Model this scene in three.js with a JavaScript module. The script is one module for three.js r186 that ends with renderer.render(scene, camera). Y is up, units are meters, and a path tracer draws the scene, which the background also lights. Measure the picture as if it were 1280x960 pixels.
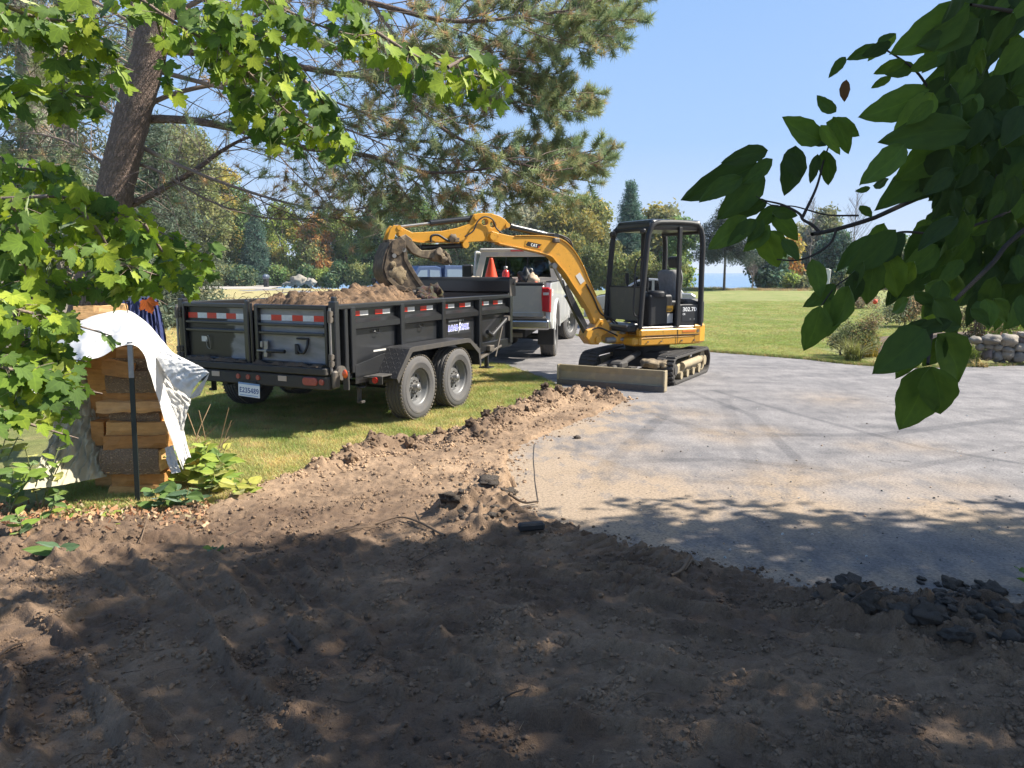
import * as THREE from 'three';
import { mergeGeometries, toCreasedNormals, mergeVertices } from 'three/addons/utils/BufferGeometryUtils.js';
import { RoundedBoxGeometry } from 'three/addons/geometries/RoundedBoxGeometry.js';
import { createNoise2D, createNoise3D, createNoise4D } from 'simplex-noise';

// ---------- camera, sky, sun, exposure ----------
const scene = new THREE.Scene();
const EYE = 1.7, PITCH = Math.atan(140 / 962), FOCAL = 962;
const camera = new THREE.PerspectiveCamera(2 * Math.atan(480 / FOCAL) * 180 / Math.PI, 4 / 3, 0.05, 12000);
camera.position.set(0, EYE, 0);
camera.rotation.x = -PITCH;
camera.aspect = 4 / 3; camera.updateProjectionMatrix(); camera.updateMatrixWorld(true);
const renderer = new THREE.WebGLRenderer({ antialias: true });
renderer.setSize(1024, 768);
renderer.toneMapping = THREE.LinearToneMapping;
renderer.toneMappingExposure = 2.2;
renderer.shadowMap.enabled = true;
const SUN_AZ = 84 * Math.PI / 180, SUN_EL = 47 * Math.PI / 180;   // azimuth from straight ahead towards the right
const sunDir = new THREE.Vector3(Math.sin(SUN_AZ) * Math.cos(SUN_EL), Math.sin(SUN_EL), -Math.cos(SUN_AZ) * Math.cos(SUN_EL));
const sun = new THREE.DirectionalLight(0xffffff, 5);
sun.color.setRGB(1, 0.935, 0.83);
sun.position.copy(sunDir).multiplyScalar(60);
sun.castShadow = true; sun.shadow.mapSize.set(4096, 4096);
Object.assign(sun.shadow.camera, { left: -40, right: 40, top: 40, bottom: -40, near: 1, far: 160 });
scene.add(sun, sun.target);
{
  const W = 1024, H = 1024, data = new Float32Array(W * H * 4), S = 0.425;
  const mix = (a, b, t) => a.map((x, i) => x + (b[i] - x) * t);
  const hor = [0.78, 0.90, 1.06], low = [0.46, 0.70, 1.08], mid = [0.28, 0.53, 1.04], zen = [0.17, 0.34, 0.74];
  for (let r = 0; r < H; r++) {
    const el = ((r + 0.5) / H - 0.5) * 180;
    for (let c = 0; c < W; c++) {
      const az = ((c + 0.5) / W - 0.5) * 2 * Math.PI, y = Math.sin(el * Math.PI / 180), h = Math.cos(el * Math.PI / 180);
      const cosS = Math.cos(az) * h * sunDir.x + y * sunDir.y + Math.sin(az) * h * sunDir.z;
      let k = el < 0 ? hor : el < 9 ? mix(hor, low, el / 9) : el < 26 ? mix(low, mid, (el - 9) / 17) : mix(mid, zen, Math.min(1, (el - 26) / 50));
      const glow = el < 0 ? 0 : 0.6 * Math.pow(Math.max(0, cosS), 5);
      k = mix(k, [1.7, 1.66, 1.58], glow);
      const o = (r * W + c) * 4;
      data[o] = k[0] * S; data[o + 1] = k[1] * S; data[o + 2] = k[2] * S; data[o + 3] = 1;
    }
  }
  const sky = new THREE.DataTexture(data, W, H, THREE.RGBAFormat, THREE.FloatType);
  sky.mapping = THREE.EquirectangularReflectionMapping; sky.magFilter = THREE.LinearFilter; sky.needsUpdate = true;
  scene.background = sky; scene.environment = sky;
}

// ---------- helpers ----------
const { PI, sin, cos, tan, abs, min, max, floor, sqrt, pow, hypot, atan2, exp, random: _r } = Math;
const D2R = PI / 180, TAU = PI * 2;
function rng(seed) { let s = seed >>> 0; return () => { s = (s + 0x6d2b79f5) | 0; let t = Math.imul(s ^ (s >>> 15), 1 | s); t = (t + Math.imul(t ^ (t >>> 7), 61 | t)) ^ t; return ((t ^ (t >>> 14)) >>> 0) / 4294967296; }; }
const R0 = rng(7), n2 = createNoise2D(rng(11)), n3 = createNoise3D(rng(12)), n4 = createNoise4D(rng(13));
const rnd = (r, a, b) => a + (b - a) * r(), pick = (r, l) => l[floor(r() * l.length) % l.length];
const lerp = (a, b, t) => a + (b - a) * t, clamp = (x, a = 0, b = 1) => x < a ? a : x > b ? b : x;
const sst = (a, b, x) => { const t = clamp((x - a) / (b - a)); return t * t * (3 - 2 * t); };
const V = (x, y, z) => new THREE.Vector3(x, y, z);
function fbm(x, y, o = 4) { let s = 0, a = 0.5; for (let i = 0; i < o; i++) { s += a * n2(x, y); x = x * 2.03 + 17.1; y = y * 2.03 + 9.7; a *= 0.5; } return s; }
// a place in the world seen in direction (u, v) of the photograph, d metres ahead of the camera (measured level), or at height h
const rayOf = (u, v) => { const a = (u - 640) / FOCAL, b = (480 - v) / FOCAL, c = cos(PITCH), s = sin(PITCH); return [a, b * c - s, c + b * s]; };
const at = (u, v, d) => { const [x, y, z] = rayOf(u, v); return V(x / z * d, EYE + y / z * d, -d); };
const gnd = (u, v, h = 0) => { const [x, y, z] = rayOf(u, v), t = (h - EYE) / y; return V(x * t, h, -z * t); };
// the same on an upright plane through (px, pd) along (dx, dd): [metres along, height]
const onPlane = (u, v, px, pd, dx, dd) => { const [x, y, z] = rayOf(u, v), k = x / z, s = (k * pd - px) / (dx - k * dd), d = pd + dd * s; return [s, EYE + y / z * d]; };

const used = new Map();
const numbered = (n) => { const k = used.get(n) || 0; used.set(n, k + 1); return k ? n + '_' + String(k).padStart(3, '0') : n; };
const shadowed = (o) => { o.castShadow = o.receiveShadow = true; return o; };
function tag(o, label, category, group) { o.userData.label = label; o.userData.category = category; if (group) o.userData.group = group; return o; }
function thing(name, label, category, p = [0, 0, 0], turn = 0, group) {
  const o = new THREE.Group(); o.name = numbered(name); o.position.set(...p); o.rotation.y = turn; scene.add(o);
  return tag(o, label, category, group);
}
function mesh(name, geo, mat, parent) {
  const g = Array.isArray(geo) ? merge(geo) : geo, m = shadowed(new THREE.Mesh(g, mat));
  if (parent) { m.name = name; parent.add(m); } else { m.name = numbered(name); scene.add(m); }
  return m;
}
function struct(name, geo, mat, parent) { const m = mesh(name, geo, mat, parent); if (!parent) m.userData.kind = 'structure'; return m; }
function merge(list) {
  list = list.filter(Boolean);
  const col = list.some((g) => g.attributes.color);
  return list.length === 1 ? list[0] : mergeGeometries(list.map((g) => {
    let h = g.index ? g.toNonIndexed() : g;
    for (const k of Object.keys(h.attributes)) if (!['position', 'normal', 'uv', 'color'].includes(k)) h.deleteAttribute(k);
    if (!h.attributes.uv) h.setAttribute('uv', new THREE.BufferAttribute(new Float32Array(h.attributes.position.count * 2), 2));
    if (!h.attributes.normal) h.computeVertexNormals();
    if (col && !h.attributes.color) h.setAttribute('color', new THREE.BufferAttribute(new Float32Array(h.attributes.position.count * 3).fill(1), 3));
    return h;
  }));
}
const move = (g, x, y, z) => g.translate(x, y, z);
const turnG = (g, rx = 0, ry = 0, rz = 0) => { if (rx) g.rotateX(rx); if (ry) g.rotateY(ry); if (rz) g.rotateZ(rz); return g; };
// uv in metres, each face from the axis it faces most
function boxUV(g) {
  if (g.index) g = g.toNonIndexed();
  const p = g.attributes.position, n = g.attributes.normal, uv = new Float32Array(p.count * 2);
  for (let i = 0; i < p.count; i += 3) {
    const ax = abs(n.getX(i)), ay = abs(n.getY(i)), az = abs(n.getZ(i));
    for (let j = i; j < i + 3; j++) {
      const x = p.getX(j), y = p.getY(j), z = p.getZ(j);
      const q = ax > ay && ax > az ? [z, y] : ay > az ? [x, z] : [x, y];
      uv[j * 2] = q[0]; uv[j * 2 + 1] = q[1];
    }
  }
  g.setAttribute('uv', new THREE.BufferAttribute(uv, 2));
  return g;
}
// chamfered box centred at x, y, z
function bx(w, h, d, x = 0, y = 0, z = 0, c = 0.006) {
  const a = [w / 2, h / 2, d / 2]; c = min(c, a[0] * 0.6, a[1] * 0.6, a[2] * 0.6);
  const pos = [], P = (s, k) => [0, 1, 2].map((i) => s[i] * (a[i] - (i === k ? 0 : c)));
  const tri = (A, B, C) => {
    const m = [0, 1, 2].map((i) => A[i] + B[i] + C[i]), u = [0, 1, 2].map((i) => B[i] - A[i]), v = [0, 1, 2].map((i) => C[i] - A[i]);
    const n = [u[1] * v[2] - u[2] * v[1], u[2] * v[0] - u[0] * v[2], u[0] * v[1] - u[1] * v[0]];
    if (n[0] * m[0] + n[1] * m[1] + n[2] * m[2] < 0) pos.push(...A, ...C, ...B); else pos.push(...A, ...B, ...C);
  };
  const quad = (A, B, C, D) => { tri(A, B, C); tri(A, C, D); };
  for (const k of [0, 1, 2]) for (const s of [-1, 1]) {
    const [i, j] = [0, 1, 2].filter((q) => q !== k), mk = (p, q) => { const t = [0, 0, 0]; t[k] = s; t[i] = p; t[j] = q; return P(t, k); };
    quad(mk(-1, -1), mk(1, -1), mk(1, 1), mk(-1, 1));
  }
  for (const k of [0, 1, 2]) for (const s of [-1, 1]) for (const t of [-1, 1]) {
    const [i, j] = [0, 1, 2].filter((q) => q !== k), mk = (e, f) => { const q = [0, 0, 0]; q[i] = s; q[j] = t; q[k] = e; return P(q, f); };
    quad(mk(-1, i), mk(1, i), mk(1, j), mk(-1, j));
  }
  for (const s of [-1, 1]) for (const t of [-1, 1]) for (const u of [-1, 1]) tri(P([s, t, u], 0), P([s, t, u], 1), P([s, t, u], 2));
  const g = new THREE.BufferGeometry();
  g.setAttribute('position', new THREE.BufferAttribute(new Float32Array(pos), 3)); g.computeVertexNormals();
  boxUV(g);
  return g.translate(x, y, z);
}
// round bar between two points, radius r1 to r2
function rod(a, b, r1, r2 = r1, seg = 10, caps = true) {
  const A = V(...a), B = V(...b), d = B.clone().sub(A), L = d.length();
  const g = new THREE.CylinderGeometry(r2, r1, L, seg, 1, !caps);
  const uv = g.attributes.uv; for (let i = 0; i < uv.count; i++) uv.setXY(i, uv.getX(i) * r1 * TAU, uv.getY(i) * L);
  return g.applyQuaternion(new THREE.Quaternion().setFromUnitVectors(V(0, 1, 0), d.normalize())).translate((A.x + B.x) / 2, (A.y + B.y) / 2, (A.z + B.z) / 2);
}
// square bar between two points
function bar(a, b, w, h = w, up = [0, 1, 0]) {
  const A = V(...a), B = V(...b), L = A.distanceTo(B), g = bx(w, h, L, 0, 0, 0, min(w, h) * 0.12);
  const m = new THREE.Matrix4().lookAt(A, B, V(...up));
  return g.applyMatrix4(m).translate((A.x + B.x) / 2, (A.y + B.y) / 2, (A.z + B.z) / 2);
}
// tube through points, with a radius (number or function of 0..1)
function tube(pts, r, seg = 24, rad = 7, closed = false) {
  const curve = new THREE.CatmullRomCurve3(pts.map((p) => p.isVector3 ? p : V(...p)), closed);
  const g = new THREE.TubeGeometry(curve, seg, typeof r === 'number' ? r : 1, rad, closed);
  if (typeof r !== 'number') {
    const p = g.attributes.position, q = V();
    for (let i = 0; i <= seg; i++) { curve.getPointAt(i / seg, q); const k = r(i / seg); for (let j = 0; j <= rad; j++) { const o = i * (rad + 1) + j; p.setXYZ(o, q.x + (p.getX(o) - q.x) * k, q.y + (p.getY(o) - q.y) * k, q.z + (p.getZ(o) - q.z) * k); } }
  }
  const uv = g.attributes.uv, L = curve.getLength(), rr = typeof r === 'number' ? r : r(0.3);
  for (let i = 0; i < uv.count; i++) uv.setXY(i, uv.getY(i) * rr * TAU, uv.getX(i) * L);
  return g;
}
// outline [[x, y], ...] pushed along z by depth (centred), small bevel
function plate(pts, depth, bevel = 0.004, holes = []) {
  const s = new THREE.Shape(pts.map((p) => new THREE.Vector2(p[0], p[1])));
  for (const h of holes) s.holes.push(new THREE.Path(h.map((p) => new THREE.Vector2(p[0], p[1]))));
  bevel = min(bevel, depth * 0.3);
  const g = new THREE.ExtrudeGeometry(s, { depth: depth - 2 * bevel, bevelEnabled: bevel > 0, bevelThickness: bevel, bevelSize: bevel, bevelOffset: -bevel, bevelSegments: 1, curveSegments: 8 });
  return boxUV(g.translate(0, 0, -depth / 2 + bevel));
}
const ring = (cx, cy, r, n = 16) => Array.from({ length: n }, (_, i) => [cx + r * cos(i / n * TAU), cy + r * sin(i / n * TAU)]);
const lathe = (pts, seg = 32) => new THREE.LatheGeometry(pts.map((p) => new THREE.Vector2(p[0], p[1])), seg);   // about y
function smoothLine(pts, n) { return new THREE.CatmullRomCurve3(pts.map((p) => V(p[0], p[1], 0))).getPoints(n).map((p) => [p.x, p.y]); }
// lump with an uneven surface
function lump(r, seed, rough = 0.25, detail = 2, flat = 1) {
  const g = mergeVertices(new THREE.IcosahedronGeometry(1, detail).deleteAttribute('normal').deleteAttribute('uv')), p = g.attributes.position;
  for (let i = 0; i < p.count; i++) {
    const x = p.getX(i), y = p.getY(i), z = p.getZ(i), k = r * (1 + rough * (n3(x * 1.1 + seed * 7.3, y * 1.1, z * 1.1) + 0.5 * n3(x * 2.7, y * 2.7 + seed * 3.1, z * 2.7)));
    p.setXYZ(i, x * k, y * k * flat, z * k);
  }
  g.computeVertexNormals();
  const n = g.attributes.normal, uv = new Float32Array(p.count * 2);
  for (let i = 0; i < p.count; i++) { uv[2 * i] = p.getX(i) + p.getY(i) * 0.5; uv[2 * i + 1] = p.getZ(i) + p.getY(i) * 0.5; }
  g.setAttribute('uv', new THREE.BufferAttribute(uv, 2));
  return g;
}

// ---------- textures (noise only) and materials ----------
function noiseTex(size, f, srgb = false) {
  const d = new Uint8Array(size * size * 4);
  for (let y = 0; y < size; y++) for (let x = 0; x < size; x++) { const c = f(x / size, y / size), o = (y * size + x) * 4; const a = Array.isArray(c) ? c : [c, c, c]; d[o] = clamp(a[0]) * 255; d[o + 1] = clamp(a[1]) * 255; d[o + 2] = clamp(a[2]) * 255; d[o + 3] = 255; }
  const t = new THREE.DataTexture(d, size, size); t.wrapS = t.wrapT = THREE.RepeatWrapping; t.magFilter = THREE.LinearFilter; t.needsUpdate = true; if (srgb) t.colorSpace = THREE.SRGBColorSpace;
  return t;
}
const tileN = (x, y, f, s = 0) => { const a = x * TAU, b = y * TAU, k = f / TAU; return n4(cos(a) * k + s, sin(a) * k, cos(b) * k + s * 0.7, sin(b) * k); };   // repeats on the unit square
const tileF = (x, y, f, o = 4, s = 0) => { let v = 0, a = 0.5; for (let i = 0; i < o; i++) { v += a * tileN(x, y, f, s + i * 5.3); f *= 2.1; a *= 0.5; } return v; };
const mottle = noiseTex(512, (x, y) => 0.86 + 0.3 * tileF(x, y, 5, 6, 1));                       // soft tone variation
const grain = noiseTex(512, (x, y) => 0.5 + 0.55 * tileF(x, y, 26, 5, 3));                      // fine bumps
const rg = rng(5);
const speck = noiseTex(512, (x, y) => 0.5 + 0.32 * tileF(x, y, 60, 3, 8) + 0.38 * (rg() - 0.5));    // grit
const dusty = noiseTex(512, (x, y) => { const a = sst(-0.1, 0.45, tileF(x, y, 4, 6, 21)); return [0.8 + 0.2 * a, 0.8 + 0.16 * a, 0.8 + 0.08 * a]; });
const rep = (t, m) => { const c = t.clone(); c.repeat.set(1 / m, 1 / m); c.needsUpdate = true; return c; };   // one repeat every m metres
const col = (c) => Array.isArray(c) ? new THREE.Color().setRGB(...c) : new THREE.Color(c);
function mat(c, rough = 0.7, metal = 0, o = {}) {
  const { tone = mottle, toneM = 1.1, bump = grain, bumpM = 0.5, bumpS = 0, rmap = null, rmapM = 0.8, phys, ...rest } = o;
  const m = new (phys ? THREE.MeshPhysicalMaterial : THREE.MeshStandardMaterial)({ color: col(c), roughness: rough, metalness: metal, side: THREE.DoubleSide, ...rest });
  if (tone) m.map = rep(tone, toneM);
  if (bumpS) { m.bumpMap = rep(bump, bumpM); m.bumpScale = bumpS; }
  if (rmap) m.roughnessMap = rep(rmap, rmapM);
  return m;
}
const leafy = (c, o = {}) => new THREE.MeshPhysicalMaterial({ color: col(c), roughness: 0.94, transmission: 0.42, thickness: 0, side: THREE.DoubleSide, specularIntensity: 0.6, ...o });
// ---------- ground outlines, [x, metres ahead] ----------
const G2 = (l) => l.map(([u, v]) => { const p = gnd(u, v); return [p.x, -p.z]; });
const DIRT = [...G2([[-260, 652], [-60, 648], [60, 652], [130, 648], [200, 642], [262, 632], [310, 610], [360, 596], [398, 586], [425, 570], [465, 556], [520, 549], [575, 538], [618, 522], [660, 503], [705, 487], [750, 486], [788, 500], [768, 514], [720, 532], [690, 545], [655, 560], [640, 585], [648, 620], [660, 645], [720, 662], [790, 684], [880, 702], [955, 719], [1000, 734], [1060, 744], [1150, 747], [1290, 752], [1420, 760]]), [4.2, 3.6], [4.2, 0.2], [-4.5, 0.2], [-5.5, 3.5]];
const asphaltEdge = G2([[1420, 468], [1280, 457], [1215, 459], [1130, 461], [1060, 456], [1010, 450], [960, 446], [895, 441], [820, 434], [760, 430], [722, 420]]);
const ASPHALT = [...asphaltEdge, [3.4, 24], [2.2, 31], [-1, 40], ...G2([[440, 367], [383, 363.5], [330, 360.5], [300, 360.5]]), ...G2([[281, 361.5], [330, 366], [383, 371.5], [440, 381]]), [-2.5, 24], [-0.9, 17], ...G2([[590, 452], [628, 455], [660, 466], [690, 478], [716, 492]]), [0.0, 8], [-0.6, 6.2], [-0.4, 4.7], [0.6, 3.9], [1.9, 3.3], [3.4, 3.0], [6, 2.9], [9, 6], [14, 9]];
function inside(poly, x, y) { let c = false; for (let i = 0, j = poly.length - 1; i < poly.length; j = i++) { const [a, b] = poly[i], [p, q] = poly[j]; if ((b > y) !== (q > y) && x < (p - a) * (y - b) / (q - b) + a) c = !c; } return c; }
function edgeDist(poly, x, y) {   // metres inside (+) or outside (-)
  let m = 1e9;
  for (let i = 0, j = poly.length - 1; i < poly.length; j = i++) {
    const ax = poly[j][0], ay = poly[j][1], bx_ = poly[i][0] - ax, by = poly[i][1] - ay, px = x - ax, py = y - ay, t = clamp((px * bx_ + py * by) / (bx_ * bx_ + by * by)), dx = px - t * bx_, dy = py - t * by, d = dx * dx + dy * dy;
    if (d < m) m = d;
  }
  return sqrt(m) * (inside(poly, x, y) ? 1 : -1);
}
function pathDist(pts, x, y) {    // [distance to the line, signed side, share along it]
  let m = 1e9, sd = 1, al = 0, acc = 0, tot = 0;
  for (let i = 1; i < pts.length; i++) {
    const ax = pts[i - 1][0], ay = pts[i - 1][1], bx_ = pts[i][0] - ax, by = pts[i][1] - ay, L = hypot(bx_, by), px = x - ax, py = y - ay, t = clamp((px * bx_ + py * by) / (L * L)), d = hypot(px - t * bx_, py - t * by);
    if (d < m) { m = d; sd = bx_ * py - by * px > 0 ? 1 : -1; al = acc + t * L; }
    acc += L;
  }
  return [m, sd, al];
}
// ---------- bare soil: one height field ----------
const bermLine = G2([[398, 592], [430, 578], [465, 566], [520, 560], [570, 550]]), bermBig = G2([[575, 556], [612, 538], [650, 518], [700, 501], [762, 499]]);
const heapSpots = [[605, 640, 0.30, 0.12], [632, 606, 0.24, 0.10], [566, 640, 0.22, 0.07], [585, 668, 0.25, 0.07], [640, 668, 0.3, 0.06], [500, 560, 0.1, 0.1], [468, 566, 0.14, 0.12], [408, 590, 0.14, 0.08], [730, 500, 0.25, 0.1], [690, 505, 0.24, 0.1], [640, 530, 0.22, 0.09], [610, 548, 0.2, 0.08], [865, 728, 0.14, 0.05], [700, 915, 0.12, 0.05], [1120, 790, 0.35, 0.08], [1230, 800, 0.35, 0.08], [1050, 765, 0.25, 0.06], [250, 690, 0.2, 0.05], [130, 680, 0.4, 0.07], [60, 690, 0.3, 0.06], [380, 790, 0.1, 0.05], [590, 770, 0.12, 0.04], [300, 720, 0.3, 0.04]].map(([u, v, r, h]) => { const p = gnd(u, v); return [p.x, -p.z, r, h]; });
const ruts = [
  [[[130, 780], [170, 850], [250, 930], [330, 1010]], 0.16, 0.05], [[[200, 770], [260, 860], [370, 960]], 0.10, 0.035],
  [[[500, 800], [560, 880], [640, 930], [760, 965]], 0.13, 0.04], [[[660, 830], [800, 870], [960, 905], [1200, 925]], 0.12, 0.035], [[[700, 780], [900, 822], [1100, 860], [1330, 880]], 0.15, 0.045],
  [[[760, 760], [930, 790], [1080, 830], [1330, 850]], 0.10, 0.03], [[[0, 790], [60, 830], [110, 960]], 0.12, 0.05], [[[40, 700], [180, 690], [330, 690], [420, 700]], 0.12, 0.03], [[[560, 930], [800, 950], [1100, 990]], 0.14, 0.05], [[[360, 870], [520, 900], [660, 960]], 0.09, 0.03],
].map(([l, w, h]) => [G2(l), w, h]);
const treads = [[G2([[690, 655], [735, 690], [790, 720], [850, 738]]), 0.34, 0.024], [G2([[440, 780], [520, 812], [640, 850], [760, 905]]), 0.3, 0.008]];
const cellHash = (i, j, k) => { let h = Math.imul(i * 374761393 + j * 668265263 + k * 1442695041, 1274126177); h ^= h >>> 15; h = Math.imul(h, 2246822519); h ^= h >>> 13; return (h >>> 0) / 4294967296; };
function clods(x, y, cell, seed, share) {   // rounded lumps on a jittered grid
  const ci = floor(x / cell), cj = floor(y / cell); let m = 0;
  for (let i = ci - 1; i <= ci + 1; i++) for (let j = cj - 1; j <= cj + 1; j++) {
    if (cellHash(i, j, seed) > share) continue;
    const px = (i + cellHash(i, j, seed + 1)) * cell, py = (j + cellHash(i, j, seed + 2)) * cell, r = cell * (0.22 + 0.38 * cellHash(i, j, seed + 3)), d2 = ((x - px) ** 2 + (y - py) ** 2) / (r * r);
    if (d2 < 1) m = max(m, r * sqrt(1 - d2));
  }
  return m;
}
function soil(x, d) {   // [height, tone 0 moist .. 1 dry]
  const e0 = edgeDist(DIRT, x, d), e = e0 + 0.07 * fbm(x * 3, d * 3, 3) + 0.04 * n2(x * 11, d * 11);
  if (e < -0.3) return [-0.12, 0.5];
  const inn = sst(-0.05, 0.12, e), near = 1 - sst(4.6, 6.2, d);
  let h = 0.05 + (0.035 * fbm(x * 0.9, d * 0.9, 3) - 0.02) * sst(0, 0.6, e) + 0.018 * fbm(x * 3.3 + 4, d * 3.3, 4) + 0.012 * fbm(x * 13, d * 13, 3) + 0.0035 * n2(x * 55, d * 55);
  const rough = sst(-0.25, 0.35, n2(x * 0.8 + 3, d * 0.8 + 8) + 0.3 * n2(x * 2.4, d * 2.4));
  let dry = clamp(0.5 + 0.7 * fbm(x * 0.7 + 31, d * 0.7, 3) + 0.35 * fbm(x * 5, d * 5, 3));
  const mixd = sst(-0.9, -0.1, x + 0.25 * n2(d, 3)), fore = 1 - sst(4.2, 5.2, d);
  const ridges = (ux, ud, s) => { const al = x * ux + d * ud, ac = -x * ud + d * ux + 0.10 * n2(x * 0.8 + s, d * 0.8); return [1 - abs(n2(al * 0.4 + 7 + s, ac * 3.0)), 1 - abs(n2(al * 1.1 + 2 + s, ac * 7.5))]; };
  const rA = fore > 0 ? ridges(0.62, -0.78, 0) : [0, 0], rB = fore > 0 ? ridges(0.94, -0.35, 40) : [0, 0], rid = lerp(rA[0], rB[0], mixd), rid2 = lerp(rA[1], rB[1], mixd);
  h += fore * (0.046 * pow(rid, 3.5) + 0.02 * pow(rid2, 3.5) - 0.022) * sst(-0.6, 0.3, n2(x * 0.6 + 5, d * 0.6));
  dry += fore * (0.22 * pow(rid, 4) - 0.1) - 0.25 * sst(0.1, 0.5, n2(x * 1.4 + 60, d * 1.4));
  let bm = 0;
  for (const [line, w, hh] of [[bermLine, 0.16, 0.065], [bermBig, 0.36, 0.085]]) { const [q] = pathDist(line, x, d); bm = max(bm, hh * (1 - sst(0, w, q)) * clamp(0.62 + 0.75 * n2(x * 2.6, d * 2.6) + 0.35 * n2(x * 7, d * 7), 0, 1.4)); }
  h += bm;
  for (const [px, pd, r, hh] of heapSpots) { const q = hypot(x - px, d - pd) / r; if (q < 1.6) h += hh * 0.72 * (1 - sst(0.15, 1.35, q + 0.25 * n2(x * 6, d * 6))) * (0.9 + 0.35 * n2(x * 9, d * 9)); }
  for (const [line, w, hh] of ruts) { const [q, sd] = pathDist(line, x, d); if (q < w * 2.4) { const t = q / w; const kk = hh * 1.25 * (0.75 + 0.5 * n2(x * 2.1, d * 2.1)); h -= kk * (0.8 * (1 - sst(0.55, 1.0, t)) + 0.2 * exp(-t * t)) - kk * 0.55 * exp(-((t - 1.2) ** 2) * 14); } }
  for (const [line, w, hh] of treads) { const [q, , al] = pathDist(line, x, d); if (q < w) { const lug = sst(0.2, 0.5, abs(((al / 0.085) % 1) - 0.5) * 2); h += hh * (lug - 0.6) * (1 - sst(w * 0.8, w, q)) * (0.7 + 0.5 * n2(x * 3, d * 3)); } }
  const c1 = clods(x, d, 0.085, 5, 0.16 + 0.4 * rough + (bm > 0.03 ? 0.35 : 0)), c2 = clods(x, d, 0.034, 9, 0.2 + 0.45 * rough), c3 = clods(x, d, 0.19, 15, 0.05 + 0.12 * rough + (bm > 0.03 ? 0.3 : 0));
  const soft = lerp(0.55, 0.5 + (bm > 0.03 ? 0.5 : 0), sst(4.3, 5.6, d)); h += (c1 * 0.34 + c2 * 0.45 + c3 * 0.18) * soft;
  dry -= (c3 > 0.01 ? 0.12 : 0) + (bm > 0.03 ? 0.3 : 0);
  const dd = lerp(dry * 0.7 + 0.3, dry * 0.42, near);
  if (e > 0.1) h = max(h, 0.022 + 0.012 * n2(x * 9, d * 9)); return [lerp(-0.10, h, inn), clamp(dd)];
}
{
  const NR = 640, NC = 560, pos = new Float32Array((NR + 1) * (NC + 1) * 3), colr = new Float32Array(pos.length), uv = new Float32Array((NR + 1) * (NC + 1) * 2), idx = [];
  const dOf = (r) => 1.5 * pow(13.2 / 1.5, r / NR);
  for (let r = 0; r <= NR; r++) for (let c = 0; c <= NC; c++) {
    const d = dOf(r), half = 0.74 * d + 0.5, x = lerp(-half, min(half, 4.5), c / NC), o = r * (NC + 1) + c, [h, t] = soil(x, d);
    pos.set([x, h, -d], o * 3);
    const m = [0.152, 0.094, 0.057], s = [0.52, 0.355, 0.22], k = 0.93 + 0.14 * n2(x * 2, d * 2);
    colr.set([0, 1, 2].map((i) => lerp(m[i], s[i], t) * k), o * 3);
    uv.set([x, d], o * 2);
    if (r < NR && c < NC) { const a = o, b = o + 1, e = o + NC + 1, f = e + 1; if (max(pos[a * 3 + 1], 0) > -1) idx.push([a, b, f, e]); }
  }
  const ii = []; for (const [a, b, f, e] of idx) { if (max(pos[a * 3 + 1], pos[b * 3 + 1], pos[e * 3 + 1], pos[f * 3 + 1]) > -0.06) ii.push(a, b, f, a, f, e); }
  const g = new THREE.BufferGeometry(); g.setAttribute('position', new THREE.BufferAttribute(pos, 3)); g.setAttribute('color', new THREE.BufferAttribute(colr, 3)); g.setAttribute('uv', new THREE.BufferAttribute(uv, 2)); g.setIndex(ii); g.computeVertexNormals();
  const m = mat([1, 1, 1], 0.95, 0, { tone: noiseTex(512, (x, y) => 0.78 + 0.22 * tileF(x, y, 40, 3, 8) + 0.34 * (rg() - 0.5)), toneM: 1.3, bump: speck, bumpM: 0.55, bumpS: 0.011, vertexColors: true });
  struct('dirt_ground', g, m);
}
// soil near the camera's feet and behind it, out of the picture
struct('ground', new THREE.PlaneGeometry(40, 14).rotateX(-PI / 2).translate(0, -0.03, 6), mat([0.10, 0.08, 0.06], 0.95, 0, { toneM: 3 }));

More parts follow.
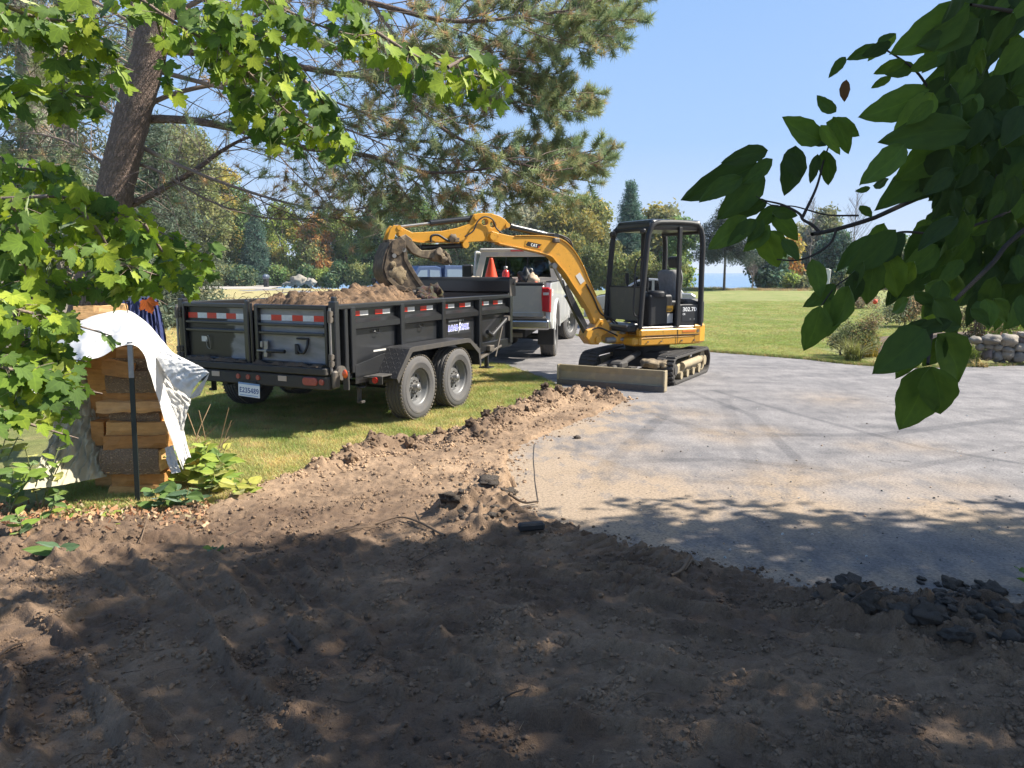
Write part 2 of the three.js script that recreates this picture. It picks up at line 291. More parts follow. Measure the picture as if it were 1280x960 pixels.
// ---------- lawn ----------
const dryAt = (x, d) => clamp(0.35 + 0.75 * fbm(x * 0.35 + 5, d * 0.35, 3) + 0.4 * n2(x * 1.7, d * 1.7) + (x < -6 && d > 14 ? 0.75 : 0));
{
  const xs = [], ds = [];
  for (let x = -170; x <= 170; x += abs(x) < 6 ? 0.25 : abs(x) < 24 ? 0.5 : 4) xs.push(x);
  for (let d = -2; d <= 75.1; d += d < 12 ? 0.25 : d < 26 ? 0.5 : 1.5) ds.push(d);
  ds.push(77, 80);
  const pos = [], cl = [], uv = [], ii = [];
  ds.forEach((d, j) => xs.forEach((x, i) => {
    const bank = x > -9 ? sst(75, 80, d) * -2.2 : 0;
    pos.push(x, (d < 14 ? (d < 11.5 && abs(x) < 6 ? -0.2 * sst(0.1, 0.4, edgeDist(DIRT, x, d)) : 0) : 0.05 * n2(x * 0.08, d * 0.08) * sst(24, 40, d)) + bank, -d);
    const t = dryAt(x, d), g = [0.21, 0.25, 0.06], y = [0.47, 0.39, 0.18];
    cl.push(...[0, 1, 2].map((k) => lerp(g[k], y[k], t * (d < 14 ? 0.75 : x < -6 ? 0.95 : 0.5)))); uv.push(x, d);
    if (i && j) { const a = (j - 1) * xs.length + i - 1, b = a + 1, e = a + xs.length, f = e + 1; ii.push(a, b, f, a, f, e); }
  }));
  const g = new THREE.BufferGeometry(); g.setAttribute('position', new THREE.Float32BufferAttribute(pos, 3)); g.setAttribute('color', new THREE.Float32BufferAttribute(cl, 3)); g.setAttribute('uv', new THREE.Float32BufferAttribute(uv, 2)); g.setIndex(ii); g.computeVertexNormals();
  struct('lawn', g, mat([1, 1, 1], 0.95, 0, { tone: noiseTex(512, (x, y) => { const a = 0.8 + 0.35 * tileF(x, y, 18, 4, 4) + 0.3 * (rg() - 0.5); return [a, a, a * 0.95]; }), toneM: 2.1, bump: speck, bumpM: 0.8, bumpS: 0.03, vertexColors: true }));
}
struct('lake', new THREE.PlaneGeometry(3600, 2400).rotateX(-PI / 2).translate(700, -1.7, -1274), mat([0.10, 0.20, 0.32], 0.22, 0, { tone: null, bump: grain, bumpM: 14, bumpS: 0.12 }));

// ---------- asphalt drive ----------
{
  const N = 2048, X0 = -2, X1 = 12, D0 = 3, D1 = 17, S = 14;   // one sheet of stains for the part in front
  const r = rng(31), tracks = [];
  for (const l of [[[830, 520], [760, 580], [735, 640], [740, 690]], [[905, 500], [930, 560], [960, 620], [960, 690]], [[700, 560], [820, 600], [1000, 610], [1280, 560]], [[860, 480], [1000, 520], [1150, 560], [1330, 590]], [[760, 500], [900, 545], [1100, 545], [1300, 520]], [[980, 640], [1000, 580], [940, 520], [860, 490]], [[680, 600], [760, 580], [900, 575], [1050, 590]]]) tracks.push([G2(l), rnd(r, 0.05, 0.13), rnd(r, 0.28, 0.5)]);
  const spots = [[960, 605, 0.5, 0.35], [1000, 595, 0.35, 0.3], [820, 605, 0.5, 0.5], [700, 620, 0.5, 0.8], [680, 590, 0.35, 0.7], [760, 640, 0.6, 0.6], [900, 545, 0.45, 0.4], [1240, 655, 0.5, 0.6], [1180, 645, 0.4, 0.5], [1040, 500, 0.6, 0.25], [870, 640, 0.5, 0.45], [740, 540, 0.4, 0.45], [1030, 650, 0.5, 0.35], [870, 520, 0.4, 0.3], [1100, 600, 0.5, 0.3], [1150, 560, 0.35, 0.28], [960, 540, 0.3, 0.3], [1080, 560, 0.3, 0.25], [800, 560, 0.35, 0.4], [1000, 640, 0.6, 0.4], [1220, 610, 0.4, 0.3], [720, 580, 0.5, 0.5]].map(([u, v, q, k]) => { const p = gnd(u, v); return [p.x, -p.z, q, k]; });
  const data = new Uint8Array(N * N * 4);
  for (let j = 0; j < N; j++) for (let i = 0; i < N; i++) {
    const x = X0 + (i + 0.5) / N * S, d = D0 + (j + 0.5) / N * S, o = (j * N + i) * 4;
    const a = fbm(x * 0.8, d * 0.8, 3), b = fbm(x * 4 + 7, d * 2.2, 3), w = n2(x * 30, d * 30), g = r();
    const wipe = fbm(x * 0.55 + d * 0.2 + 40, d * 1.9, 3);
    let dust = 0.62 + 0.3 * a + 0.34 * b + 0.34 * wipe, tan_ = 0;
    if (d < 12) for (const [px, pd, q, k] of spots) { const z = hypot(x - px, (d - pd) * 0.8) / q; if (z < 2) tan_ += 1.7 * k * exp(-z * z * 1.6); }
    const e = d < 10 && x < 4 ? edgeDist(DIRT, x, d) : -9; if (e > -1.3) tan_ += 0.75 * sst(-0.75, 0.1, e + 0.5 * b);
    tan_ *= 0.35 + 0.65 * sst(-0.6, 0.35, b + 0.2 * w + 0.1);
    if (d < 11) for (const [l, wd, k] of tracks) { const [q, , al] = pathDist(l, x, d); if (q < wd) dust -= k * (1 - sst(wd * 0.5, wd, q)) * (0.6 + 0.6 * sst(-0.2, 0.4, b)) * (0.9 + 0.1 * sin(al * 75)); }
    dust = clamp(dust); tan_ = clamp(tan_);
    const crack = abs(n2(x * 0.5 + 3 + 0.1 * n2(x * 4, d * 4), d * 0.5)) < 0.004 ? 0.6 : 1;
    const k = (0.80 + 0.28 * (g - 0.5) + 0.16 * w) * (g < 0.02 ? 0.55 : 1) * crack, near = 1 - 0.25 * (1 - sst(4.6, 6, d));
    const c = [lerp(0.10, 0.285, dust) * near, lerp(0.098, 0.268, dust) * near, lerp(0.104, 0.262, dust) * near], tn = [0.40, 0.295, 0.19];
    for (let q = 0; q < 3; q++) { const L = lerp(c[q], tn[q], tan_ * 0.8) * k; data[o + q] = 255 * clamp(L <= 0.0031308 ? 12.92 * L : 1.055 * pow(L, 1 / 2.4) - 0.055); }
    data[o + 3] = 255;
  }
  const t = new THREE.DataTexture(data, N, N); t.colorSpace = THREE.SRGBColorSpace; t.magFilter = THREE.LinearFilter; t.wrapS = t.wrapT = THREE.MirroredRepeatWrapping; t.needsUpdate = true;
  t.repeat.set(1 / S, 1 / S); t.offset.set(-X0 / S, -D0 / S);
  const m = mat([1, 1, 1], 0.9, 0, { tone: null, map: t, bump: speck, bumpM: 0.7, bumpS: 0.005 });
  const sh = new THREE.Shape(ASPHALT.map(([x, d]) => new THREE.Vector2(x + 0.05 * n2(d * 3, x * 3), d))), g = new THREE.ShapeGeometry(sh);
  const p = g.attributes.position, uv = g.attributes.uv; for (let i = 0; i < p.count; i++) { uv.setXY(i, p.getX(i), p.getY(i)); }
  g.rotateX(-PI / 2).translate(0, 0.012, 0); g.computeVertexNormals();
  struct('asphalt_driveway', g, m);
  const road = G2([[120, 355], [240, 354.8], [352, 355.6], [352, 358.5], [335, 361.5], [240, 361.5], [120, 362]]);
  const rs = new THREE.ShapeGeometry(new THREE.Shape(road.map(([x, d]) => new THREE.Vector2(x, d)))); const rp = rs.attributes.position; for (let i = 0; i < rp.count; i++) rs.attributes.uv.setXY(i, rp.getX(i), rp.getY(i));
  struct('road', rs.rotateX(-PI / 2).translate(0, 0.03, 0), mat([0.42, 0.38, 0.33], 0.9, 0, { toneM: 9 }));
}
const M = {
  black: mat([0.016, 0.017, 0.019], 0.32, 0, { phys: 1, clearcoat: 0.5, clearcoatRoughness: 0.2, bumpS: 0.0006, bumpM: 0.4, tone: dusty, toneM: 0.9 }),
  blackDull: mat([0.02, 0.02, 0.021], 0.6, 0, { bumpS: 0.0008, tone: dusty, toneM: 0.7 }),
  dustyBlack: mat([0.06, 0.055, 0.05], 0.8, 0, { bumpS: 0.001, tone: dusty, toneM: 0.4 }),
  panel: mat([0.022, 0.0235, 0.027], 0.3, 0, { phys: 1, clearcoat: 0.4, clearcoatRoughness: 0.12, bumpS: 0.002, bumpM: 2.2, bump: mottle, tone: dusty, toneM: 1.3 }),
  rubber: mat([0.12, 0.115, 0.113], 0.85, 0, { bumpS: 0.001, bumpM: 0.15, tone: dusty, toneM: 0.6 }),
  tread: mat([0.2, 0.175, 0.14], 0.9, 0, { bumpS: 0.004, bumpM: 0.12, bump: speck, tone: dusty, toneM: 0.3 }),
  rim: mat([0.2, 0.2, 0.2], 0.5, 0.35, { bumpS: 0.0004, tone: dusty, toneM: 0.3 }),
  chrome: mat([0.55, 0.55, 0.56], 0.25, 1, { tone: dusty, toneM: 0.2 }),
  steel: mat([0.36, 0.35, 0.34], 0.45, 0.8, { bumpS: 0.0006, tone: dusty, toneM: 0.3 }),
  wornSteel: mat([0.16, 0.14, 0.12], 0.6, 0.35, { bumpS: 0.002, bumpM: 0.2, tone: dusty, toneM: 0.25 }),
  redTape: mat([0.72, 0.045, 0.02], 0.35, 0, { toneM: 0.5 }),
  whiteTape: mat([0.78, 0.78, 0.76], 0.35, 0, { toneM: 0.5 }),
  redLens: mat([0.62, 0.03, 0.02], 0.2, 0, { phys: 1, clearcoat: 1, tone: dusty, toneM: 0.2 }),
  dimLens: mat([0.42, 0.09, 0.07], 0.4, 0, { tone: dusty, toneM: 0.15 }),
  amber: mat([0.8, 0.12, 0.02], 0.25, 0, { phys: 1, clearcoat: 1 }),
  white: mat([0.7, 0.69, 0.66], 0.5, 0, { tone: dusty, toneM: 0.3 }),
  yellow: mat([0.68, 0.325, 0.026], 0.42, 0, { phys: 1, clearcoat: 0.3, clearcoatRoughness: 0.3, bumpS: 0.0008, tone: noiseTex(512, (x, y) => { const a = tileF(x, y, 6, 5, 141), b = tileF(x, y, 22, 4, 143), g = sst(0.22, 0.5, a) * 0.5, sp = sst(0.34, 0.45, b) * 0.45, k = 0.93 + 0.12 * a; return [k * (1 - 0.6 * g - sp * 0.8), k * (1 - 0.5 * g - sp * 0.7), k * (1 - sp * 0.2)]; }), toneM: 0.9 }),
  mudSteel: mat([0.28, 0.22, 0.145], 0.85, 0, { bumpS: 0.006, bumpM: 0.35, bump: mottle, tone: noiseTex(256, (x, y) => { const a = sst(-0.15, 0.3, tileF(x, y, 4, 5, 31)); return [0.42 + 0.58 * a, 0.41 + 0.57 * a, 0.42 + 0.5 * a]; }), toneM: 0.6 }),
  bucketSteel: mat([0.165, 0.125, 0.085], 0.62, 0.25, { bumpS: 0.004, bumpM: 0.3, bump: mottle, tone: noiseTex(256, (x, y) => { const a = sst(-0.12, 0.3, tileF(x, y, 5, 5, 131)); return [0.45 + 0.55 * a, 0.44 + 0.53 * a, 0.45 + 0.45 * a]; }), toneM: 0.5 }),
  bladeDirt: mat([0.38, 0.315, 0.205], 0.85, 0, { bumpS: 0.006, bumpM: 0.3, bump: mottle, tone: dusty, toneM: 0.7 }),
  truckWhite: mat([0.74, 0.74, 0.73], 0.32, 0, { phys: 1, clearcoat: 0.8, clearcoatRoughness: 0.1, tone: dusty, toneM: 2.2 }),
  truckTan: mat([0.6, 0.55, 0.48], 0.38, 0, { phys: 1, clearcoat: 0.6, clearcoatRoughness: 0.15, tone: dusty, toneM: 1.5 }),
  blue: mat([0.02, 0.045, 0.125], 0.3, 0.1, { phys: 1, clearcoat: 0.9, clearcoatRoughness: 0.08, tone: dusty, toneM: 2 }),
  glassDark: mat([0.012, 0.014, 0.016], 0.06, 0, { phys: 1, clearcoat: 1, tone: null }),
  glass: new THREE.MeshPhysicalMaterial({ color: 0xdfe8e4, roughness: 0.03, transmission: 1, thickness: 0, side: THREE.DoubleSide }),
  plastic: mat([0.022, 0.022, 0.024], 0.55, 0, { bumpS: 0.0006, tone: dusty, toneM: 0.4 }),
  greyFabric: mat([0.26, 0.255, 0.25], 0.9, 0, { bumpS: 0.001, bumpM: 0.1 }),
  orange: mat([0.85, 0.075, 0.015], 0.45, 0, { toneM: 0.3 }),
  soil: mat([1, 1, 1], 0.95, 0, { tone: noiseTex(256, (x, y) => 0.72 + 0.22 * tileF(x, y, 24, 3, 8) + 0.4 * (rg() - 0.5)), toneM: 0.7, bump: speck, bumpM: 0.3, bumpS: 0.008, vertexColors: true }),
};
// raised diamonds of tread plate
M.diamond = mat([0.032, 0.032, 0.034], 0.5, 0.2, { tone: dusty, toneM: 0.4, bump: noiseTex(128, (x, y) => { const q = (a, b, s) => { const c = (a + s * b) * 0.7071, d = (a - s * b) * 0.7071; return abs(c) < 0.17 && abs(d) < 0.055 ? 1 : 0; }; const w = (t) => ((t + 0.5) % 1) - 0.5; let v = 0; for (const [cx, cy, s] of [[0.25, 0.25, 1], [0.75, 0.75, 1], [0.75, 0.25, -1], [0.25, 0.75, -1]]) v = max(v, q(w(x - cx + 1), w(y - cy + 1), s)); return v; }), bumpM: 0.09, bumpS: 0.004 });
function canvasMat(w, h, draw, rough = 0.5, o = {}) {
  const c = document.createElement('canvas'); c.width = w; c.height = h; draw(c.getContext('2d'), w, h);
  const t = new THREE.CanvasTexture(c); t.colorSpace = THREE.SRGBColorSpace; t.magFilter = THREE.LinearFilter;
  return new THREE.MeshStandardMaterial({ map: t, roughness: rough, side: THREE.DoubleSide, ...o });
}
// a thin flat print, uv 0..1 on its face, facing +z
function printGeo(w, h, t = 0.003) { const g = new THREE.BoxGeometry(w, h, t); return g; }

M.glareDoor = (side) => { const t = noiseTex(512, (x, y) => { const e = x + 0.10 * tileF(x, y, 3, 4, 41) - (y - 0.5) * 0.12, glare = side > 0 ? 1 : sst(0.66, 0.72, e), streak = 0.62 + 0.5 * tileF(x * 0.6 + y * 0.35, y, 5, 4, 52); return glare * clamp(0.44 + 0.36 * streak, 0, 0.85) + 0.03; }, true); t.repeat.set(1, 1 / 0.62); t.offset.set(0, -0.72 / 0.62); return mat([0.5, 0.505, 0.515], 0.4, 0, { phys: 1, clearcoat: 0.15, clearcoatRoughness: 0.25, tone: null, map: t, bumpS: 0.002, bump: mottle, bumpM: 1.5 }); };  // bright reflection painted into the colour: whole right door, strip of the left
// ---------- dump trailer ----------
const TH = 25.15 * D2R, TR = thing('dump_trailer', 'black twin-axle dump trailer heaped with soil, parked on the grass behind the pickup', 'trailer', [-2.791, 0, -8.297], -TH);
// a wheel standing across x, outer face towards +x
function wheelParts(parent, x, z, R, w, rimR, holes, side = 1, tyreM = M.rubber, rimM = M.rim) {
  const grp = new THREE.Group(); grp.name = 'wheel'; grp.position.set(x, R, z); grp.rotation.y = side > 0 ? 0 : PI; parent.add(grp);
  const h = w / 2, prof = [[rimR, h * 0.72], [rimR + 0.012, h * 0.86], [rimR + 0.02, h * 0.95], [rimR + 0.024, h * 0.95], [rimR + 0.03, h * 0.985], [rimR + 0.075, h * 1.0], [rimR + 0.079, h * 1.025], [rimR + 0.098, h * 1.02], [rimR + 0.102, h * 0.99], [R * 0.90, h * 0.955], [R * 0.915, h * 0.925], [R * 0.975, h * 0.80]];
  const grooves = 4, tr = [];
  for (let i = 0; i < grooves; i++) { const c = lerp(0.6, -0.6, i / (grooves - 1)) * h; tr.push([R, c + 0.014], [R - 0.011, c + 0.010], [R - 0.011, c - 0.010], [R, c - 0.014]); }
  const full = [...prof, [R * 0.995, h * 0.74], ...tr, [R * 0.995, -h * 0.74], ...prof.slice().reverse().map(([a, b]) => [a, -b])];
  const g = toCreasedNormals(lathe(full, 64), 0.6).rotateZ(-PI / 2);
  // shoulder lugs
  const lugs = []; for (let i = 0; i < 54; i++) for (const s of [-1, 1]) lugs.push(bx(h * 0.24, 0.012, R * 0.075, s * h * 0.82, R * 0.982, 0, 0.003).rotateX(i / 54 * TAU + (s > 0 ? 0.05 : 0)));
  const ty = mesh('tyre', g, tyreM, grp); mesh('tread_lugs', lugs, M.tread, ty);
  const rim = lathe([[rimR + 0.012, h * 0.78], [rimR - 0.004, h * 0.80], [rimR - 0.012, h * 0.62], [rimR - 0.026, h * 0.4], [rimR - 0.04, h * 0.2]], 48).rotateZ(-PI / 2);
  const inner = lathe([[rimR + 0.002, h * 0.7], [rimR - 0.006, -h * 0.75]], 40).rotateZ(-PI / 2);
  const hs = []; if (holes) for (let i = 0; i < holes; i++) { const a = (i + 0.5) / holes * TAU; hs.push(ring(cos(a) * rimR * 0.66, sin(a) * rimR * 0.66, rimR * 0.095, 10)); }
  const disc = plate(ring(0, 0, rimR - 0.034, 40), 0.014, 0.003, hs).rotateY(PI / 2).translate(h * 0.22, 0, 0);
  const rm = mesh('rim', [rim, inner, disc], rimM, grp);
  const hub = [lathe([[0.001, 0.11], [0.03, 0.107], [0.042, 0.095], [0.044, 0.02], [0.085, 0.016], [0.09, 0.0]], 20).rotateZ(-PI / 2)];
  for (let i = 0; i < 8; i++) { const a = i / 8 * TAU; hub.push(rod([0.02, cos(a) * 0.075, sin(a) * 0.075], [0.06, cos(a) * 0.075, sin(a) * 0.075], 0.013, 0.011, 6)); }
  mesh('hub', hub, M.steel, rm);
  return grp;
}
{
  const TOP = 1.37, FL = 0.69, L = 4.27, W = 1.1;
  const stakes = [0.30, 1.24, 2.19, 3.2, 4.2];
  for (const s of [1, -1]) {
    const x = s * (W - 0.075);
    mesh('side_wall', [bx(0.012, TOP - FL - 0.02, L - 0.06, x, (TOP + FL) / 2, -L / 2)], M.panel, TR);
    mesh('top_rail', [bx(0.10, 0.055, L, s * (W - 0.05), TOP - 0.0275, -L / 2, 0.01)], M.black, TR);
    mesh('side_rail', [bx(0.06, 0.13, L, s * (W - 0.055), FL - 0.045, -L / 2, 0.008)], M.black, TR);
    for (const z of stakes) mesh('stake', [bx(0.075, TOP - FL + 0.02, 0.085, s * (W - 0.032), (TOP + FL) / 2 - 0.04, -z, 0.008)], M.black, TR);
    mesh('stake', [bx(0.07, TOP - FL + 0.03, 0.06, s * (W - 0.04), (TOP + FL) / 2 - 0.04, -0.19, 0.008)], M.black, TR);
    for (let b = 0; b < 4; b++) {
      const z0 = stakes[b] + 0.043, z1 = stakes[b + 1] - 0.043, len = z1 - z0;
      const prof = [[0, 1.205], [0.062, 1.165], [0.062, 1.105], [0.0, 1.085]].map(([a, y]) => [s * a, y]);
      if (s < 0) prof.reverse();
      mesh('side_brace', [plate(prof, len, 0.003).translate(s * (W - 0.069), 0, -(z0 + z1) / 2)], M.black, TR);
      if (s > 0) for (const [a, c, w] of [[0.02, 0.19, 0], [0.19, 0.37, 1], [0.52, 0.69, 0], [0.69, 0.86, 1]]) mesh('reflective_tape', [bx(0.003, 0.052, len * (c - a) - 0.001, W - 0.0665, 1.262, -(z0 + len * (a + c) / 2), 0.0005)], w ? M.whiteTape : M.redTape, TR);
    }
    // small hooks under the side braces
    for (const z of [0.78, 1.72, 2.72]) mesh('tie_hook', [tube([[s * (W - 0.06), 1.07, -z + 0.05], [s * (W - 0.03), 1.035, -z + 0.03], [s * (W - 0.03), 1.035, -z - 0.03], [s * (W - 0.06), 1.07, -z - 0.05]], 0.006, 12, 6)], M.black, TR);
    // fender of tread plate
    const zc = [0.72, 2.62], yT = 0.865, y0 = 0.56, t = 0.014, xi = W - 0.02, xo = W + 0.285;
    const path = [[0.66, 0.545], [0.70, 0.60], [0.93, yT - 0.015], [0.99, yT], [2.28, yT], [2.35, yT - 0.01], [2.62, 0.70], [2.66, 0.50]];
    const outer = path.map(([z, y]) => [z, y]), innerP = path.map(([z, y], i) => [z + (i < 3 ? t * 0.8 : i > 5 ? -t * 0.8 : 0), y - t]).reverse();
    const fg = plate([...outer, ...innerP], xo - xi, 0.002).rotateY(PI / 2).translate(s * (xi + xo) / 2, 0, 0);
    const skirt = plate([...path.map(([z, y]) => [z, y + 0.002]), ...path.map(([z, y], i) => [z + (i < 3 ? 0.035 : i > 5 ? -0.035 : 0), y - 0.055]).reverse()], 0.012, 0.002).rotateY(PI / 2).translate(s * xo, 0, 0);
    mesh('fender', [fg], M.diamond, TR).add(shadowed(Object.assign(new THREE.Mesh(skirt, M.dustyBlack), { name: 'fender_lip' })));
    mesh('splash_panel', [plate([[0.30, 0.52], [0.30, 0.72], [0.86, 0.80], [0.72, 0.52]], 0.008, 0.001).rotateY(PI / 2).translate(s * (W + 0.004), 0, 0)], M.black, TR);
    mesh('fender_bracket', [bx(0.17, 0.02, 0.34, s * (W + 0.12), 0.585, -0.56), bx(0.16, 0.10, 0.02, s * (W + 0.13), 0.535, -0.72)], M.dustyBlack, TR);
    mesh('marker_lamp', [rod([s * (W + 0.19), 0.56, -0.385], [s * (W + 0.19), 0.56, -0.40], 0.034, 0.034, 18)], M.redLens, TR);
    mesh('light_bracket', [bx(0.17, 0.09, 0.015, s * (W + 0.19), 0.56, -0.41)], M.dustyBlack, TR);
    for (const z of [1.19, 2.12]) wheelParts(TR, s * (W + 0.135), -z, 0.382, 0.235, 0.205, 8, s);
    mesh('step_bracket', [bx(0.09, 0.015, 0.1, s * (W - 0.02), 0.47, -0.42), bx(0.012, 0.16, 0.08, s * (W - 0.04), 0.39, -0.42), bx(0.07, 0.03, 0.07, s * (W - 0.02), 0.31, -0.42)], M.dustyBlack, TR);
    // rear corner post with hinge barrels
    mesh('corner_post', [bx(0.085, TOP - FL + 0.05, 0.08, s * (W - 0.04), (TOP + FL) / 2 + 0.01, -0.03, 0.01), bx(0.05, 0.1, 0.06, s * (W - 0.05), TOP + 0.03, -0.05, 0.01)], M.black, TR);
    const post = mesh('hinge_rod', [rod([s * (W - 0.03), FL - 0.02, 0.05], [s * (W - 0.03), TOP - 0.03, 0.05], 0.014)], M.steel, TR);
    for (const y of [0.77, 0.84, 1.22, 1.28]) mesh('hinge_barrel', [rod([s * (W - 0.03), y - 0.03, 0.05], [s * (W - 0.03), y + 0.03, 0.05], 0.026), bx(0.05, 0.05, 0.05, s * (W - 0.04), y, 0.02, 0.008)], M.wornSteel, post);
  }
  mesh('floor', [bx(2 * W - 0.16, 0.03, L, 0, FL + 0.0, -L / 2)], M.blackDull, TR);
  // rear doors
  for (const s of [-1, 1]) {
    const d = new THREE.Group(); d.name = 'rear_door'; TR.add(d);
    const x0 = s * 0.055, x1 = s * (W - 0.09), xc = (x0 + x1) / 2, w = abs(x1 - x0);
    mesh('door_panel', [bx(w, TOP - FL - 0.07, 0.012, 0, (TOP + FL) / 2 - 0.01, -0.02, 0.002).translate(0.5, 0, 0)].map((g) => { const uv = g.attributes.uv; for (let i = 0; i < uv.count; i++) uv.setX(i, clamp(g.attributes.position.getX(i), 0.02, 0.98)); return g.translate(xc - 0.5, 0, 0); }), M.glareDoor(s), d);
    mesh('door_frame', [bx(w, 0.045, 0.05, xc, TOP - 0.03, 0.005), bx(0.05, TOP - FL - 0.04, 0.055, x0 + s * 0.02, (TOP + FL) / 2 + 0.005, 0.01), bx(0.035, TOP - FL - 0.04, 0.05, x1 - s * 0.015, (TOP + FL) / 2 + 0.005, 0.008), bx(w - 0.08, 0.03, 0.05, xc, 1.152, 0.004), bx(w - 0.08, 0.032, 0.05, xc, 1.062, 0.004), bx(w, 0.05, 0.05, xc, FL + 0.05, 0.005)], M.black, d);
    const n = 6, tw = (w - 0.1) / n;
    for (let i = 0; i < n; i++) mesh('reflective_tape', [bx(tw - 0.001, 0.06, 0.003, min(x0, x1) + 0.05 + tw * (i + 0.5), 1.222, -0.012, 0.0005)], (s < 0 ? i % 2 : (i + 1) % 2) ? M.whiteTape : M.redTape, d);
    if (s < 0) { mesh('door_tag', [bx(0.085, 0.06, 0.004, xc - 0.2, 0.96, -0.011, 0.001)], M.white, d); mesh('safety_cable', [tube([[xc - 0.16, 0.985, -0.005], [xc - 0.12, 1.0, 0.01], [xc - 0.1, 0.9, 0.005], [xc - 0.11, 0.85, 0.0], [xc - 0.15, 0.87, 0.0], [xc - 0.17, 0.95, -0.005]], 0.004, 30, 6)], M.steel, d); }
    else {
      mesh('door_hook', [tube([[xc + 0.2, 1.005, -0.01], [xc + 0.2, 0.92, 0.015], [xc + 0.16, 0.865, 0.02], [xc + 0.1, 0.88, 0.015], [xc + 0.08, 0.94, 0.01]], 0.014, 24, 8), bx(0.16, 0.018, 0.03, xc + 0.14, 1.01, 0), bx(0.04, 0.11, 0.03, xc + 0.06, 0.90, 0.005)], M.plastic, d);
      mesh('latch_plate', [bx(0.17, 0.022, 0.03, xc - 0.37, 0.868, 0.035), bx(0.06, 0.15, 0.03, xc - 0.34, 0.90, 0.02), bx(0.035, 0.07, 0.04, xc - 0.385, 0.935, 0.03), bx(0.05, 0.06, 0.05, xc - 0.33, 0.83, 0.03)], M.steel, d);
      mesh('latch_handle', [rod([xc - 0.3, 0.868, 0.05], [xc - 0.06, 0.872, 0.055], 0.02, 0.02, 10)], M.plastic, d);
    }
  }
  mesh('centre_post', [bx(0.05, TOP - FL + 0.06, 0.05, -0.035, (TOP + FL) / 2, 0.035, 0.01), rod([0.03, FL - 0.06, 0.05], [0.03, TOP, 0.05], 0.016)], M.black, TR);
  // sill, light bar, lamps
  mesh('rear_sill', [bx(2 * W - 0.1, 0.075, 0.16, 0, FL - 0.0, 0.04, 0.01)], M.dustyBlack, TR);
  mesh('light_bar', [bx(2 * W - 0.05, 0.135, 0.07, 0, FL - 0.12, 0.07, 0.012)], M.dustyBlack, TR);
  const lampX = (x, y, r, m, n = 'marker_lamp') => mesh(n, [rod([x, y, 0.10], [x, y, 0.118], r, r * 0.85, 18)], m, TR);
  for (const x of [-0.14, 0.0, 0.14]) lampX(x, FL - 0.105, 0.03, M.dimLens);
  for (const s of [-1, 1]) {
    const pts = []; for (let i = 0; i < 24; i++) { const a = i / 24 * TAU; pts.push([cos(a) * 0.036 + (cos(a) > 0 ? 0.06 : -0.06), sin(a) * 0.042]); }
    mesh('tail_lamp', [plate(pts, 0.025, 0.006).translate(s * (W - 0.26), FL - 0.105, 0.112)], M.dimLens, TR);
    lampX(s * (W - 0.115), FL - 0.105, 0.034, M.dimLens, 'tail_lamp');
    mesh('reflector', [bx(0.115, 0.055, 0.006, s * 0.47, FL - 0.095, 0.107, 0.002)], canvasMat(128, 64, (c, w, h) => { c.fillStyle = '#b9a79a'; c.fillRect(0, 0, w, h); c.fillStyle = '#a0564a'; c.fillRect(8, 12, 60, 10); c.fillRect(8, 40, 100, 10); c.fillStyle = '#6d5a50'; c.fillRect(40, 26, 50, 8); }), TR);
    mesh('pivot_casting', [rod([s * (W + 0.03), FL - 0.02, -0.05], [s * (W - 0.06), FL - 0.02, -0.05], 0.075, 0.075, 14), bx(0.05, 0.18, 0.1, s * (W + 0.005), FL - 0.08, 0.03, 0.02)], M.wornSteel, TR);
    mesh('side_lamp', [lathe([[0.001, 0.02], [0.025, 0.016], [0.034, 0.0]], 16).rotateX(PI / 2).scale(1, 1.35, 1).translate(s * (W + 0.1), FL - 0.02, 0.0)], M.amber, TR);
    mesh('lamp_bracket', [bx(0.07, 0.2, 0.025, s * (W + 0.1), FL - 0.09, -0.02)], M.dustyBlack, TR);
  }
  const plateG = mesh('licence_plate', [printGeo(0.30, 0.15).rotateZ(-0.04).translate(0.02, 0.445, 0.125)], canvasMat(256, 128, (c, w, h) => {
    c.fillStyle = '#e9edf2'; c.fillRect(0, 0, w, h); c.fillStyle = '#7fa0cf'; c.fillRect(0, 0, w, 16); c.fillStyle = '#2b4f94'; c.font = 'bold 66px sans-serif'; c.textAlign = 'center'; c.fillText('E235489', w / 2, 92, w - 20); c.fillStyle = '#7fa0cf'; c.fillRect(20, 112, w - 40, 6); }), TR);
  mesh('plate_bracket', [bx(0.2, 0.08, 0.012, 0.02, 0.5, 0.112)], M.blackDull, TR);
  // soil caught on the sill
  { const g = new THREE.PlaneGeometry(1.96, 0.09, 120, 6).rotateX(-PI / 2), p = g.attributes.position, cl = []; for (let i = 0; i < p.count; i++) { const x = p.getX(i), z = p.getZ(i), k = 1 - (z / 0.05) ** 2; p.setY(i, max(0, k) * (0.03 + 0.03 * n2(x * 5, z * 9) + 0.012 * n2(x * 30, z * 40)) * (abs(x) < 0.08 ? 0 : 1)); cl.push(0.17, 0.12, 0.08); } g.setAttribute('color', new THREE.Float32BufferAttribute(cl, 3)); g.computeVertexNormals(); mesh('soil_on_sill', [g.translate(0, FL + 0.037, 0.07)], M.soil, TR); }
  // front wall and tarp housing
  mesh('front_wall', [bx(2 * W - 0.14, 0.70, 0.02, 0, 1.04, -L + 0.04), bx(2 * W, 0.2, 0.14, 0, 1.49, -L + 0.02, 0.02)], M.black, TR);
  const ro = mesh('tarp_roll', [rod([-W + 0.04, 1.55, -L - 0.02], [W - 0.04, 1.55, -L - 0.02], 0.075, 0.075, 16)], M.blackDull, TR);
